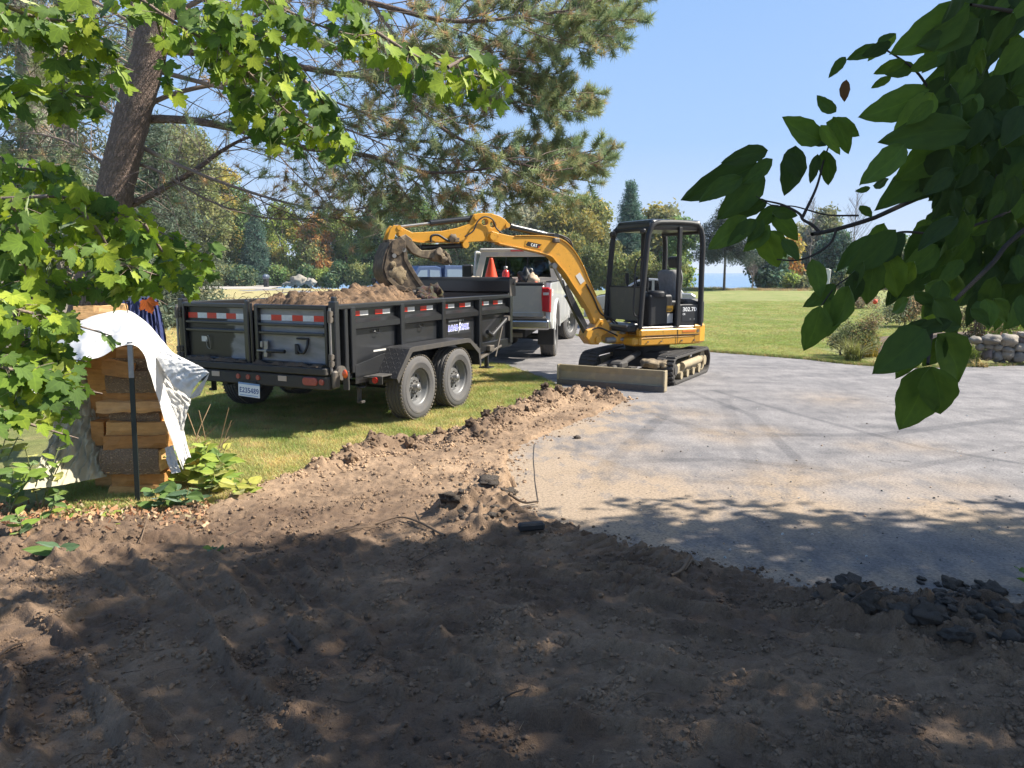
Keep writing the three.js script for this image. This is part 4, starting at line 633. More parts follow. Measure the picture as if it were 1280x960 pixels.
  hose([[-0.06, 0.78, -0.62], [-0.10, 0.95, -0.82], pt(748, 392, -0.09), pt(738, 372, -0.09), pt(729, 355, -0.09)], 0.013); hose([[0.04, 0.78, -0.6], [0.02, 1.0, -0.86], pt(751, 388, 0.02), pt(746, 376, 0.02)], 0.013); hose([[-0.16, 0.66, -0.7], [-0.2, 0.74, -0.88], pt(742, 409, -0.13), pt(731, 414, -0.1)], 0.012);
  hose([pt(700, 350, -0.09), pt(706, 372, -0.1), pt(716, 392, -0.09), pt(728, 412, -0.08)], 0.011);
  mesh('panel_seam', [bx(0.005, 0.24, 0.008, -0.5265, 0.685, 0.12, 0.001), bx(0.005, 0.012, 1.05, -0.5268, 0.71, 0.02, 0.001)], M.blackDull, EXC);
  const bolts = []; for (const z of [-0.45, -0.2, 0.2, 0.45]) bolts.push(rod([-0.52, 0.62, z], [-0.532, 0.62, z], 0.014, 0.014, 6)); mesh('bolts', bolts, M.wornSteel, EXC).userData.kind = 'stuff';
  mesh('work_lamp', [bx(0.12, 0.07, 0.06, -0.42, 2.32, -0.52, 0.02), bx(0.12, 0.07, 0.06, 0.42, 2.32, -0.52, 0.02)], M.plastic, EXC);
  mesh('floor_mat', [bx(0.5, 0.012, 0.5, 0.0, 0.857, -0.3, 0.003)], M.dustyBlack, EXC); mesh('pedal', [bx(0.09, 0.02, 0.14, -0.1, 0.9, -0.4).rotateX(0), bx(0.09, 0.02, 0.14, 0.1, 0.9, -0.4)], M.plastic, EXC);
  mesh('exhaust', [rod([0.3, 1.27, 0.5], [0.3, 1.40, 0.5], 0.03), rod([0.3, 1.40, 0.5], [0.3, 1.42, 0.58], 0.03)], M.wornSteel, EXC);
  mesh('dirt_splash', [lump(0.07, 61, 0.5, 2, 0.3).translate(-0.3, 0.86, -0.2), lump(0.06, 62, 0.5, 2, 0.4).translate(0.1, 0.87, -0.62), lump(0.05, 63, 0.5, 2, 0.4).translate(-0.25, 0.75, -0.74)], M.mudSteel, EXC);
}
// ---------- pickup and the things in its bed ----------
const PH = 8.5 * D2R, PK = thing('pickup_truck', 'white heavy-duty pickup with a tan tailgate, hitched to the dump trailer', 'pickup truck', [0, 0, 0], -PH);
{
  // rear face centre: the lit rear corner stands at u = 712
  const c = at(688.5, 400, 14.35), px = c.x - 1.0 * cos(PH), pd = -c.z + 1.0 * sin(PH); PK.position.set(px, 0, -pd);
  const prof = (pts, w, x) => plate(pts, w, 0.012).rotateY(PI / 2).translate(x, 0, 0);      // [forward, height]
  const arch = (c0, r, y0, n = 12) => Array.from({ length: n + 1 }, (_, i) => { const a = PI * (1 - i / n); return [c0 + cos(a) * r, y0 + sin(a) * r]; }).reverse();
  const RA = 1.28, FA = 5.4, WR = 0.41, W = 1.0;
  // bed sides
  for (const s of [-1, 1]) {
    const out = [[0.0, 0.78], [0.02, 1.40], [0.05, 1.50], [2.28, 1.52], [2.28, 0.60], ...arch(RA, 0.56, 0.60).map(([a, y]) => [a, y]), [0.4, 0.62]];
    mesh('bed_side', [prof(out, 0.10, s * (W - 0.05))], M.truckWhite, PK);
    mesh('wheel_arch', [prof([...arch(RA, 0.60, 0.58), ...arch(RA, 0.545, 0.58).reverse()], 0.04, s * (W + 0.005))], M.truckWhite, PK);
    mesh('bed_rail_cap', [bx(0.11, 0.02, 2.2, s * (W - 0.05), 1.525, -1.17, 0.006)], M.plastic, PK);
    const lp = []; for (const [x, y] of [[-0.085, 0.0], [0.075, -0.02], [0.085, 0.4], [0.04, 0.44], [-0.09, 0.44], [-0.1, 0.3]]) lp.push([s * x, y]);
    mesh('tail_lamp', [plate(s > 0 ? lp : lp.reverse(), 0.10, 0.02).translate(s * (W - 0.075), 0.98, 0.005)], mat([0.55, 0.012, 0.02], 0.15, 0, { phys: 1, clearcoat: 1, tone: null }), PK);
    mesh('reverse_lamp', [bx(0.10, 0.05, 0.02, s * (W - 0.09), 1.30, 0.055, 0.01)], mat([0.8, 0.72, 0.7], 0.2), PK);
    // cab and front fender
    mesh('cab_side', [prof([[2.32, 0.56], [2.32, 1.50], [2.42, 1.52], [2.62, 2.16], [4.05, 2.16], [4.75, 1.52], [4.78, 0.56]], 0.05, s * (W - 0.07))], M.truckWhite, PK);
    mesh('door', [bx(0.02, 0.85, 1.15, s * (W - 0.03), 1.07, -4.15, 0.02), bx(0.02, 0.85, 1.0, s * (W - 0.03), 1.07, -2.95, 0.02)], M.truckWhite, PK);
    mesh('side_window', [prof([[2.62, 1.55], [2.75, 2.06], [3.98, 2.06], [4.55, 1.55]], 0.012, s * (W - 0.042))], M.glassDark, PK);
    mesh('front_fender', [prof([[4.80, 0.58], [4.80, 1.42], [6.1, 1.38], [6.35, 1.25], [6.35, 0.66], [5.98, 0.60], ...arch(FA, 0.57, 0.6)], 0.1, s * (W - 0.05))], M.truckWhite, PK);
    mesh('mirror', [bx(0.27, 0.40, 0.12, s * (W + (s > 0 ? 0.24 : 0.42)), 1.68, -4.1, 0.04), bar([s * (W - 0.05), 1.5, -4.4], [s * (W + 0.3), 1.6, -4.12], 0.05)], s > 0 ? M.truckWhite : M.plastic, PK);
    mesh('badge', [printGeo(0.16, 0.12, 0.003).rotateY(PI / 2 * s).translate(s * (W + 0.003), 1.32, -0.28)], canvasMat(96, 72, (c2, w, h) => { c2.fillStyle = '#e9e8e6'; c2.fillRect(0, 0, w, h); c2.fillStyle = '#c0503a'; c2.font = 'bold 44px sans-serif'; c2.textAlign = 'center'; c2.fillText('4x4', w / 2, 52, 70); }), PK);
    mesh('mud_flap', [bx(0.32, 0.36, 0.02, s * (W - 0.17), 0.46, -(RA - 0.5))], M.blackDull, PK);
    wheelParts(PK, s * (W - 0.16), -RA, WR, 0.30, 0.23, 8, s);
    const fw = wheelParts(PK, s * (W - 0.14), -FA, WR, 0.30, 0.23, 8, s); fw.rotation.y += -22 * D2R;
  }
  const tg = mesh('tailgate', [bx(1.74, 0.60, 0.07, 0, 1.16, -0.03, 0.02)], M.truckTan, PK);
  mesh('tailgate_lip', [bx(1.74, 0.07, 0.09, 0, 1.475, -0.035, 0.02)], M.plastic, tg);
  mesh('tailgate_handle', [bx(0.26, 0.1, 0.02, 0, 1.36, 0.012, 0.02)], M.plastic, tg);
  mesh('tailgate_trim', [bx(1.6, 0.018, 0.012, 0, 0.95, 0.008, 0.004)], M.truckWhite, tg);
  const bp2 = mesh('rear_bumper', [new RoundedBoxGeometry(1.98, 0.19, 0.2, 3, 0.05).translate(0, 0.735, 0.10)], M.chrome, PK);
  mesh('bumper_step', [bx(1.9, 0.03, 0.19, 0, 0.835, 0.1, 0.01), bx(0.5, 0.1, 0.02, 0, 0.72, 0.21, 0.01)], M.plastic, bp2);
  mesh('hitch', [bx(0.9, 0.08, 0.08, 0, 0.52, -0.1), bx(0.07, 0.07, 0.5, 0, 0.5, 0.1), lump(0.04, 1, 0.02, 2).translate(0, 0.6, 0.3), rod([-0.4, 0.55, 0.02], [-0.4, 0.48, 0.05], 0.03)], M.wornSteel, PK);
  mesh('bed_floor', [bx(1.7, 0.04, 2.2, 0, 0.95, -1.15), bx(1.8, 0.58, 0.05, 0, 1.22, -2.28)], M.truckTan, PK);
  mesh('chassis', [bx(1.0, 0.16, 5.6, 0, 0.55, -3.0), rod([-0.8, WR, -RA], [0.8, WR, -RA], 0.06), lump(0.18, 2, 0.05, 2).translate(0.05, WR, -RA), bx(1.6, 0.3, 2.3, 0, 0.7, -3.5)], M.blackDull, PK);
  const roof = mesh('cab_roof', [new RoundedBoxGeometry(1.68, 0.09, 1.62, 3, 0.04).translate(0, 2.17, -3.36)], M.truckTan, PK);
  mesh('high_lamp', [bx(0.3, 0.035, 0.03, 0, 2.16, -2.56, 0.01)], M.redLens, roof);
  // rear of the cab: frame round one wide window
  const cr = (pts, holes) => plate(pts, 0.04, 0.01, holes).rotateX(-0.28);
  const rw = [[-0.76, 0.07], [0.76, 0.07], [0.68, 0.53], [-0.68, 0.53]];
  mesh('cab_rear', [cr([[-0.93, -0.05], [0.93, -0.05], [0.80, 0.66], [-0.80, 0.66]], [rw]).translate(0, 1.52, -2.40), bx(1.86, 0.9, 0.04, 0, 1.05, -2.36)], M.truckTan, PK);
  mesh('rear_window', [plate(rw, 0.008, 0.001).rotateX(-0.28).translate(0, 1.52, -2.41)], new THREE.MeshPhysicalMaterial({ color: 0x8fa09c, roughness: 0.03, transmission: 1, thickness: 0, side: THREE.DoubleSide }), PK);
  mesh('window_bar', [bar([-0.24, 1.59, -2.43], [-0.24, 2.05, -2.56], 0.02, 0.02), bar([0.24, 1.59, -2.43], [0.24, 2.05, -2.56], 0.02, 0.02)], M.plastic, PK);
  for (const x of [-0.42, 0.42]) mesh('headrest', [new RoundedBoxGeometry(0.3, 0.22, 0.12, 3, 0.05).translate(x, 1.86, -3.35), new RoundedBoxGeometry(0.5, 0.6, 0.16, 3, 0.06).translate(x, 1.42, -3.4)], M.plastic, PK);
  mesh('windscreen', [plate([[-0.85, 0], [0.85, 0], [0.75, 0.78], [-0.75, 0.78]], 0.01, 0.001).rotateX(0.78).translate(0, 1.52, -4.72)], M.glass, PK);
  mesh('dashboard', [bx(1.7, 0.35, 0.4, 0, 1.35, -4.5, 0.05)], M.plastic, PK);
  mesh('bonnet', [bx(1.8, 0.12, 1.55, 0, 1.42, -5.55, 0.04), bx(1.85, 0.6, 0.1, 0, 1.1, -6.35, 0.04)], M.truckWhite, PK);
  // loose things in the bed, in the truck's own axes
  const inBed = (x, y, z) => { const p = V(x, y, z).applyAxisAngle(V(0, 1, 0), -PH); return [p.x + px, p.y, p.z - pd]; };
  const bedT = (u, v, fwd) => { for (let x = -1; x < 1; x += 0.004) { const p = V(...inBed(x, 1.5, -fwd)), q = p.x / -p.z; if (q >= rayOf(u, v)[0] / rayOf(u, v)[2]) { const y = EYE + rayOf(u, v)[1] / rayOf(u, v)[2] * -p.z; return [x, y]; } } return [0, 1.5]; };
  const place = (u, v, fwd) => { const [x, y] = bedT(u, v, fwd); return inBed(x, y, -fwd); };
  const cb = place(614, 350.5, 0.75), cone = thing('traffic_cone', 'bright orange traffic cone standing in the bed of the white pickup', 'traffic cone', [cb[0], cb[1] - 0.02, cb[2]], -PH);
  mesh('cone_body', [lathe([[0.15, 0.03], [0.135, 0.05], [0.035, 0.44], [0.03, 0.455], [0.018, 0.455], [0.02, 0.44]], 28)], M.orange, cone);
  mesh('cone_base', [bx(0.36, 0.035, 0.36, 0, 0.017, 0, 0.012)], M.orange, cone);
  const load = thing('bed_pallet', 'worn wooden crate of odds and ends under the cone in the pickup bed', 'crate', inBed(-0.25, 0.97, -1.0), -PH);
  mesh('crate_board', [bx(1.1, 0.035, 0.7, 0, cb[1] - 1.02, 0), bx(1.1, cb[1] - 1.05, 0.03, 0, (cb[1] - 1.05) / 2, 0.33), bx(1.1, cb[1] - 1.05, 0.03, 0, (cb[1] - 1.05) / 2, -0.33)], mat([0.33, 0.24, 0.15], 0.85, 0, { bumpS: 0.002 }), load);
  const fe = place(632, 346, 2.15), ext = thing('gas_bottle', 'small red steel bottle standing against the cab window behind the cone', 'gas bottle', [fe[0], fe[1] - 0.12, fe[2]], 0);
  mesh('bottle_body', [lathe([[0.001, 0], [0.075, 0.005], [0.08, 0.03], [0.08, 0.2], [0.06, 0.25], [0.03, 0.27], [0.03, 0.28]], 22)], M.redLens, ext);
  mesh('valve', [lathe([[0.03, 0.275], [0.045, 0.30], [0.04, 0.34], [0.001, 0.35]], 14)], M.steel, ext);
  const bgp = place(656, 352, 0.55), bag = thing('black_bag', 'crumpled black bag leaning on the tailgate beside a pale sack', 'bag', [bgp[0], bgp[1] - 0.06, bgp[2]], -PH);
  mesh('bag_body', [lump(0.17, 31, 0.35, 3).scale(0.8, 1.15, 0.8).translate(0, 0.1, 0)], M.plastic, bag);
  mesh('bag_handle', [tube([[0.02, 0.2, 0], [0.09, 0.3, 0.02], [0.14, 0.29, 0.02], [0.12, 0.2, 0]], 0.02, 16, 6)], M.steel, bag);
  const skp = place(665, 352, 0.5), sk = thing('pale_sack', 'pale tan sack with a red print beside the black bag in the pickup bed', 'sack', [skp[0], skp[1] - 0.08, skp[2]], -PH);
  mesh('sack_body', [lump(0.15, 33, 0.25, 3).scale(0.9, 1.0, 0.7).translate(0, 0.08, 0)], mat([0.55, 0.42, 0.3], 0.9, 0, { bumpS: 0.004 }), sk);
  mesh('sack_print', [lump(0.05, 34, 0.2, 2).translate(0.08, 0.04, 0.06)], mat([0.6, 0.12, 0.06], 0.8), sk);
  const rbp = place(592, 347, 0.6), rb = thing('pale_bundle', 'pale folded cloth bundle at the pickup bed corner under the black mirror', 'bundle', [rbp[0], rbp[1] - 0.07, rbp[2]], -PH);
  mesh('bundle_cloth', [lump(0.13, 41, 0.35, 3, 0.7), lump(0.1, 42, 0.35, 3, 0.7).translate(0.16, -0.01, 0.02), lump(0.09, 43, 0.35, 2, 0.7).translate(-0.14, -0.02, 0)], mat([0.5, 0.42, 0.32], 0.9), rb);
}
// ---------- far trees ----------
const C0 = { olive: [0.105, 0.115, 0.035], green: [0.07, 0.115, 0.03], pale: [0.145, 0.15, 0.07], dark: [0.035, 0.065, 0.025], blue: [0.045, 0.085, 0.06], yellow: [0.21, 0.175, 0.04], orange: [0.27, 0.135, 0.035], lime: [0.14, 0.18, 0.035], grey: [0.12, 0.12, 0.075], brown: [0.15, 0.09, 0.045] }, C_ = Object.fromEntries(Object.entries(C0).map(([k, c]) => [k, c.map((x) => x * 2.1)]));
const barkM = mat([0.135, 0.11, 0.09], 0.95, 0, { bumpS: 0.02, bumpM: 0.5, bump: speck });
const crownM = leafy([1, 1, 1], { transmission: 0.45 });
// a sprig of leaves: flat leaf shapes turned every way
function sprig(n, size, spread, seed, long = 1.7) {
  const r = rng(seed), pos = [];
  for (let i = 0; i < n; i++) {
    const c = V(rnd(r, -1, 1), rnd(r, -1, 1), rnd(r, -1, 1)).multiplyScalar(spread), a = V(rnd(r, -1, 1), rnd(r, -1, 1), rnd(r, -1, 1)).normalize(), b = V(rnd(r, -1, 1), rnd(r, -1, 1), rnd(r, -1, 1)).cross(a).normalize(), s = size * rnd(r, 0.6, 1.2);
    const p0 = c.clone().addScaledVector(a, -s * long * 0.5), p1 = c.clone().addScaledVector(a, s * long * 0.5), q0 = c.clone().addScaledVector(b, s * 0.42), q1 = c.clone().addScaledVector(b, -s * 0.42);
    pos.push(...p0.toArray(), ...q1.toArray(), ...p1.toArray(), ...p0.toArray(), ...p1.toArray(), ...q0.toArray());
  }
  const g = new THREE.BufferGeometry(); g.setAttribute('position', new THREE.Float32BufferAttribute(pos, 3)); g.computeVertexNormals(); return g;
}
const sprigs = [sprig(16, 0.15, 0.34, 1), sprig(16, 0.2, 0.4, 2)], fineSprig = sprig(26, 0.075, 0.26, 3), needleSprig = sprig(28, 0.05, 0.24, 4, 4);
function scatter(name, geo, m, items, parent, stuff) {   // items: [position, scale, colour]
  const o = new THREE.InstancedMesh(geo, m, items.length), q = new THREE.Quaternion(), e = new THREE.Euler(), mm = new THREE.Matrix4(), r = rng(items.length + 3), c = new THREE.Color();
  items.forEach(([p, s, k, rot], i) => { if (rot) q.copy(rot); else q.setFromEuler(e.set(rnd(r, 0, TAU), rnd(r, 0, TAU), rnd(r, 0, TAU))); o.setMatrixAt(i, mm.compose(p, q, s.isVector3 ? s : V(s, s, s))); if (k) o.setColorAt(i, c.setRGB(...k)); });
  o.castShadow = o.receiveShadow = true; o.name = parent ? name : numbered(name); (parent || scene).add(o); if (stuff) o.userData.kind = 'stuff'; return o;
}
const vary = (r, c, a = 0.25, b = 0.08) => { const k = 1 + rnd(r, -a, a), h = rnd(r, -b, b); return [max(0.004, c[0] * k * (1 + h * 2)), max(0.004, c[1] * k), max(0.003, c[2] * k * (1 - h))]; };
// broad crown on a trunk; base at p, height h, half width w
function broadTree(p, h, w, seed, c1, c2, mixShare, o = {}) {
  const { name = 'tree', label, group = 'trees along the far edge of the lawn', low = 0.12, dens = 1, geo = sprigs[seed % 2], sz = 1, trunkR = h * 0.016 } = o;
  const r = rng(seed * 17 + 3), t = thing(name, label, o.cat || 'tree', [p.x, p.y, p.z], 0, group);
  const lean = rnd(r, -0.04, 0.04) * h, limbs = [tube([[0, -0.1, 0], [lean * 0.4, h * 0.3, 0], [lean, h * 0.62, lean * 0.5], [lean * 1.3, h * 0.92, 0]], (s) => trunkR * (1.25 - 1.15 * s), 14, 8)];
  const blobs = [], nb = o.blobs || 13;
  for (let i = 0; i < nb; i++) { const y = lerp(low, 0.93, (i + r()) / nb), env = sqrt(max(0.05, 1 - ((y - 0.48) / 0.56) ** 2)), a = rnd(r, 0, TAU), rr = w * env * rnd(r, 0.25, 0.72); blobs.push([cos(a) * rr + lean * y, y * h, sin(a) * rr, w * rnd(r, 0.34, 0.55) * (0.6 + 0.4 * env), rnd(r, 0, 1)]); }
  for (const b of blobs.slice(0, 9)) { const y0 = b[1] * rnd(r, 0.45, 0.75); limbs.push(tube([[lean * y0 / h, y0, 0], [b[0] * 0.5, lerp(y0, b[1], 0.65), b[2] * 0.5], [b[0], b[1], b[2]]], (s) => trunkR * 0.5 * (1 - 0.8 * s), 8, 5)); }
  mesh('trunk', limbs, o.bark || barkM, t);
  const items = [];
  for (const b of blobs) {
    const n = floor(dens * 105 * (b[3] / 1.2) ** 2 / (sz * sz)) + 14, tint = lerp(0.78, 1.2, b[4]), useB = r() < mixShare;
    for (let i = 0; i < n; i++) {
      const d = V(rnd(r, -1, 1), rnd(r, -1, 1), rnd(r, -1, 1)); if (d.length() > 1) { i--; continue; }
      d.normalize().multiplyScalar(pow(r(), 0.4)); const P = V(b[0] + d.x * b[3], b[1] + d.y * b[3] * 0.85, b[2] + d.z * b[3]);
      if (P.y < 0.25 || n3(P.x * 1.1 + seed, P.y * 1.1, P.z * 1.1) < -0.42) continue;
      const c = vary(r, (useB ? r() < 0.8 : r() < mixShare * 0.4) ? c2 : c1); items.push([P, sz * rnd(r, 0.7, 1.25), c.map((x) => x * tint)]);
    }
  }
  scatter('crown', geo, crownM, items, t, true);
  return t;
}
function spruceTree(p, h, w, seed, c, o = {}) {
  const r = rng(seed * 31 + 7), t = thing(o.name || 'spruce_tree', o.label, 'tree', [p.x, p.y, p.z], 0, o.group || 'trees along the far edge of the lawn');
  const limbs = [tube([[0, -0.1, 0], [0, h * 0.5, 0], [0, h, 0]], (s) => h * 0.014 * (1.15 - 1.1 * s), 10, 7)], items = [];
  const y0 = o.bare || 0.05, tiers = o.tiers || 22;
  for (let k = 0; k < tiers; k++) {
    const f = (k + 0.5) / tiers, y = h * lerp(y0, 0.97, f), L = w * (1 - f) ** (o.pow || 0.85) * rnd(r, 0.75, 1.1) + 0.1, nb = 5 + floor((1 - f) * 5);
    for (let j = 0; j < nb; j++) {
      if (o.gap && r() < o.gap) continue;
      const a = (j + r()) / nb * TAU, l = L * rnd(r, 0.7, 1.1), droop = (o.droop ?? 0.22) * l, e = V(cos(a) * l, y - droop + 0.1 * l, sin(a) * l);
      limbs.push(rod([0, y + 0.04, 0], e.toArray(), h * 0.0022, h * 0.001, 4, false));
      const n = max(3, floor(l / 0.17 * (o.dens || 1)));
      for (let i = 0; i < n; i++) { const s = lerp(0.18, 1, (i + r()) / n), P = V(0, y, 0).lerp(e, s).add(V(rnd(r, -0.12, 0.12) * l * s, rnd(r, -0.2, 0.02) * (o.hang || 1), rnd(r, -0.12, 0.12) * l * s)); items.push([P, rnd(r, 0.75, 1.15) * (o.sz || 1), vary(r, c, 0.3)]); }
    }
  }
  mesh('trunk', limbs, barkM, t); scatter('crown', needleSprig, crownM, items, t, true);
  return t;
}
{
  const mk = (u, vb, vt, hw, d) => { const p = gnd(u, vb); const P = at(u, vb, d); const top = at(u, vt, d); return [V(P.x, -0.05, -d), top.y + 0.05, hw / FOCAL * d]; };
  // [u, top v, half width px, depth, kind, colours, share of second colour, label]
  const rows = [
    [228, 160, 74, 100, 'b', 'olive', 'pale', 0.3, 'tall olive green tree nearest the pine trunk beyond the concrete road'],
    [285, 214, 50, 104, 'b', 'green', 'yellow', 0.2, 'green tree with yellowing twigs between the olive tree and the blue spruce'],
    [322, 258, 27, 101, 's', 'blue', '', 0, 'dark blue green spruce behind the mailbox across the road'],
    [358, 258, 36, 106, 'b', 'lime', 'yellow', 0.2, 'yellow green tree behind the boulders across the road'],
    [396, 268, 27, 103, 'b', 'olive', 'orange', 0.45, 'tree with a bright orange patch of autumn leaves across the road'],
    [434, 268, 32, 107, 'b', 'green', 'lime', 0.3, 'green tree just past the orange autumn tree, above the trailer corner'],
    [472, 262, 32, 104, 'b', 'dark', 'green', 0.4, 'dark green tree rising behind the excavator bucket'],
    [520, 240, 42, 98, 'b', 'green', 'pale', 0.45, 'tall light green tree behind the excavator stick'],
    [566, 262, 40, 94, 'b', 'pale', 'olive', 0.5, 'pale tree behind the blue pickup and the thumb of the bucket'],
    [612, 272, 38, 92, 'b', 'olive', 'yellow', 0.25, 'olive tree behind the cab of the white pickup'],
    [658, 258, 42, 88, 'b', 'pale', 'grey', 0.5, 'grey green airy tree behind the boom of the excavator'],
    [706, 254, 46, 86, 'b', 'olive', 'yellow', 0.18, 'olive tree with yellow tips behind the bend of the boom'],
    [742, 244, 34, 90, 'b', 'olive', 'yellow', 0.3, 'tree with a yellow crown top between boom and canopy'],
    [786, 224, 36, 82, 's', 'blue', '', 0, 'tall blue green spruce standing behind the excavator canopy'],
    [826, 252, 32, 84, 'b', 'pale', 'yellow', 0.25, 'pale tree seen through the excavator canopy beside the tall spruce'],
    [850, 272, 25, 80, 'b', 'green', 'lime', 0.3, 'green tree seen past the rear post of the excavator canopy'],
    [958, 312, 28, 79, 'b', 'dark', 'blue', 0.4, 'low dark bushy tree at the lake shore right of the open water'],
    [984, 296, 17, 82, 'b', 'orange', 'yellow', 0.5, 'small orange autumn tree at the lake shore'],
    [1018, 262, 36, 88, 'b', 'pale', 'grey', 0.5, 'pale half bare tree behind the white post on the shore'],
    [1048, 292, 34, 84, 'b', 'blue', 'dark', 0.4, 'blue green tree beside the pale half bare tree on the shore'],
    [1105, 300, 42, 86, 'b', 'green', 'pale', 0.4, 'green shore tree hidden behind the dark hanging leaves'],
    [1180, 290, 50, 84, 'b', 'olive', 'green', 0.4, 'olive shore tree behind the rock wall garden'],
    [1262, 280, 50, 86, 'b', 'green', 'olive', 0.4, 'green shore tree at the edge of the view behind the rock wall'],
    [150, 215, 60, 98, 'b', 'dark', 'green', 0.4, 'dark tree seen through the maple leaves beyond the road'],
    [60, 200, 70, 96, 'b', 'dark', 'olive', 0.4, 'dark tree at the edge of the view behind the maple leaves'],
  ];
  rows.forEach(([u, vt, hw, d, k, a, b, m, label], i) => {
    const [p, h, w] = mk(u, 360, vt, hw, d);
    if (k === 's') spruceTree(p, h, w, i + 3, C_[a], { label, dens: 1.25, sz: 1.9, tiers: 24 });
    else broadTree(p, h, w, i + 11, C_[a], C_[b], m, { label, sz: 1.5, dens: 1.0, low: 0.08 });
  });
  // bushes that close the foot of the tree line
  const bushes = [[240, 338, 26, 'dark'], [275, 334, 22, 'olive'], [308, 338, 20, 'dark'], [345, 334, 20, 'green'], [378, 338, 18, 'dark'], [404, 340, 14, 'lime'], [420, 332, 18, 'dark'], [452, 334, 20, 'olive'], [490, 326, 24, 'green'], [540, 324, 26, 'olive'], [590, 322, 26, 'pale'], [645, 318, 28, 'olive'], [692, 312, 28, 'pale'], [735, 306, 28, 'olive'], [770, 310, 26, 'olive'], [805, 316, 24, 'olive'], [838, 322, 22, 'green'], [988, 346, 10, 'lime'], [1003, 349, 9, 'pale'], [1060, 340, 22, 'dark'], [1110, 342, 24, 'olive'], [1160, 340, 26, 'green'], [200, 336, 26, 'dark'], [130, 330, 34, 'dark']];
  const says = { dark: 'dark', olive: 'olive', green: 'green', yellow: 'yellow', pale: 'pale green', lime: 'bright green' };
  const bushSpot = ['under the olive tree by the road', 'under the yellowing green tree by the road', 'left of the mailbox', 'behind the mailbox', 'behind the boulders', 'beside the boulders', 'under the orange autumn tree', 'above the trailer corner', 'behind the excavator bucket', 'behind the blue pickup', 'behind the pickup mirror', 'behind the pickup cab', 'under the bend of the boom', 'between boom and canopy post', 'inside the frame of the canopy front, nearest its post', 'behind the joystick of the excavator', 'behind the excavator seat', 'rounded on the shore beside the orange tree', 'beside the bright rounded bush on the shore', 'behind the white post', 'behind the hanging leaves and the ornamental grass', 'behind the rock garden shrubs', 'by the road, seen past the pine trunk', 'by the road behind the maple leaves'];
  bushes.forEach(([u, vt, hw, c], i) => { const d = u < 640 ? 93 : i > 16 ? 74 : 77, [p, h, w] = mk(u, 360, vt, hw, d); broadTree(p, h, w, i + 71, C_[c], C_.olive, 0.25, { name: 'bush', cat: 'bush', label: says[c] + ' bush ' + bushSpot[i], group: 'bushes along the foot of the far trees', low: 0.1, blobs: 7, sz: 1.15, dens: 1.5 }); });
  // the tree with the bare trunk before the lake
  { const [p, h, w] = mk(905, 362, 246, 46, 72); spruceTree(p, h, w, 51, [0.06, 0.085, 0.06], { name: 'larch_tree', label: 'airy conifer with a bare trunk standing in front of the lake', bare: 0.44, tiers: 13, gap: 0.22, droop: 0.5, hang: 2.4, pow: 0.4, dens: 0.95, sz: 1.5 }); }
  // leafless tree tops
  for (const [u, vt, d, k, label] of [[1010, 250, 80, 1, 'thin leafless tree rising above the pale tree on the shore'], [1063, 238, 82, 2, 'thin leafless tree above the blue green shore tree, crossed by hanging leaves'], [940, 330, 76, 3, 'thin leafless sapling beside the conifer on the shore']]) {
    const [p, h] = mk(u, 360, vt, 10, d), r = rng(k * 91), t = thing('bare_tree', label, 'tree', [p.x, p.y, p.z]), g = [rod([0, 0, 0], [0.1, h, 0], 0.07, 0.012, 6)];
    for (let i = 0; i < 46; i++) { const y = h * rnd(r, 0.35, 0.97), a = rnd(r, 0, TAU), l = (h - y) * 0.4 + 0.4, e = [cos(a) * l * 0.7, y + l, sin(a) * l * 0.7]; g.push(rod([0.1 * y / h, y, 0], e, 0.022, 0.008, 4, false)); for (let j = 0; j < 3; j++) { const s = rnd(r, 0.3, 0.9), q = [e[0] * s, lerp(y, e[1], s), e[2] * s], b = rnd(r, 0, TAU); g.push(rod(q, [q[0] + cos(b) * l * 0.3, q[1] + l * 0.4, q[2] + sin(b) * l * 0.3], 0.011, 0.005, 3, false)); } }
    mesh('trunk', g, mat([0.2, 0.17, 0.15], 0.9), t);
  }
}
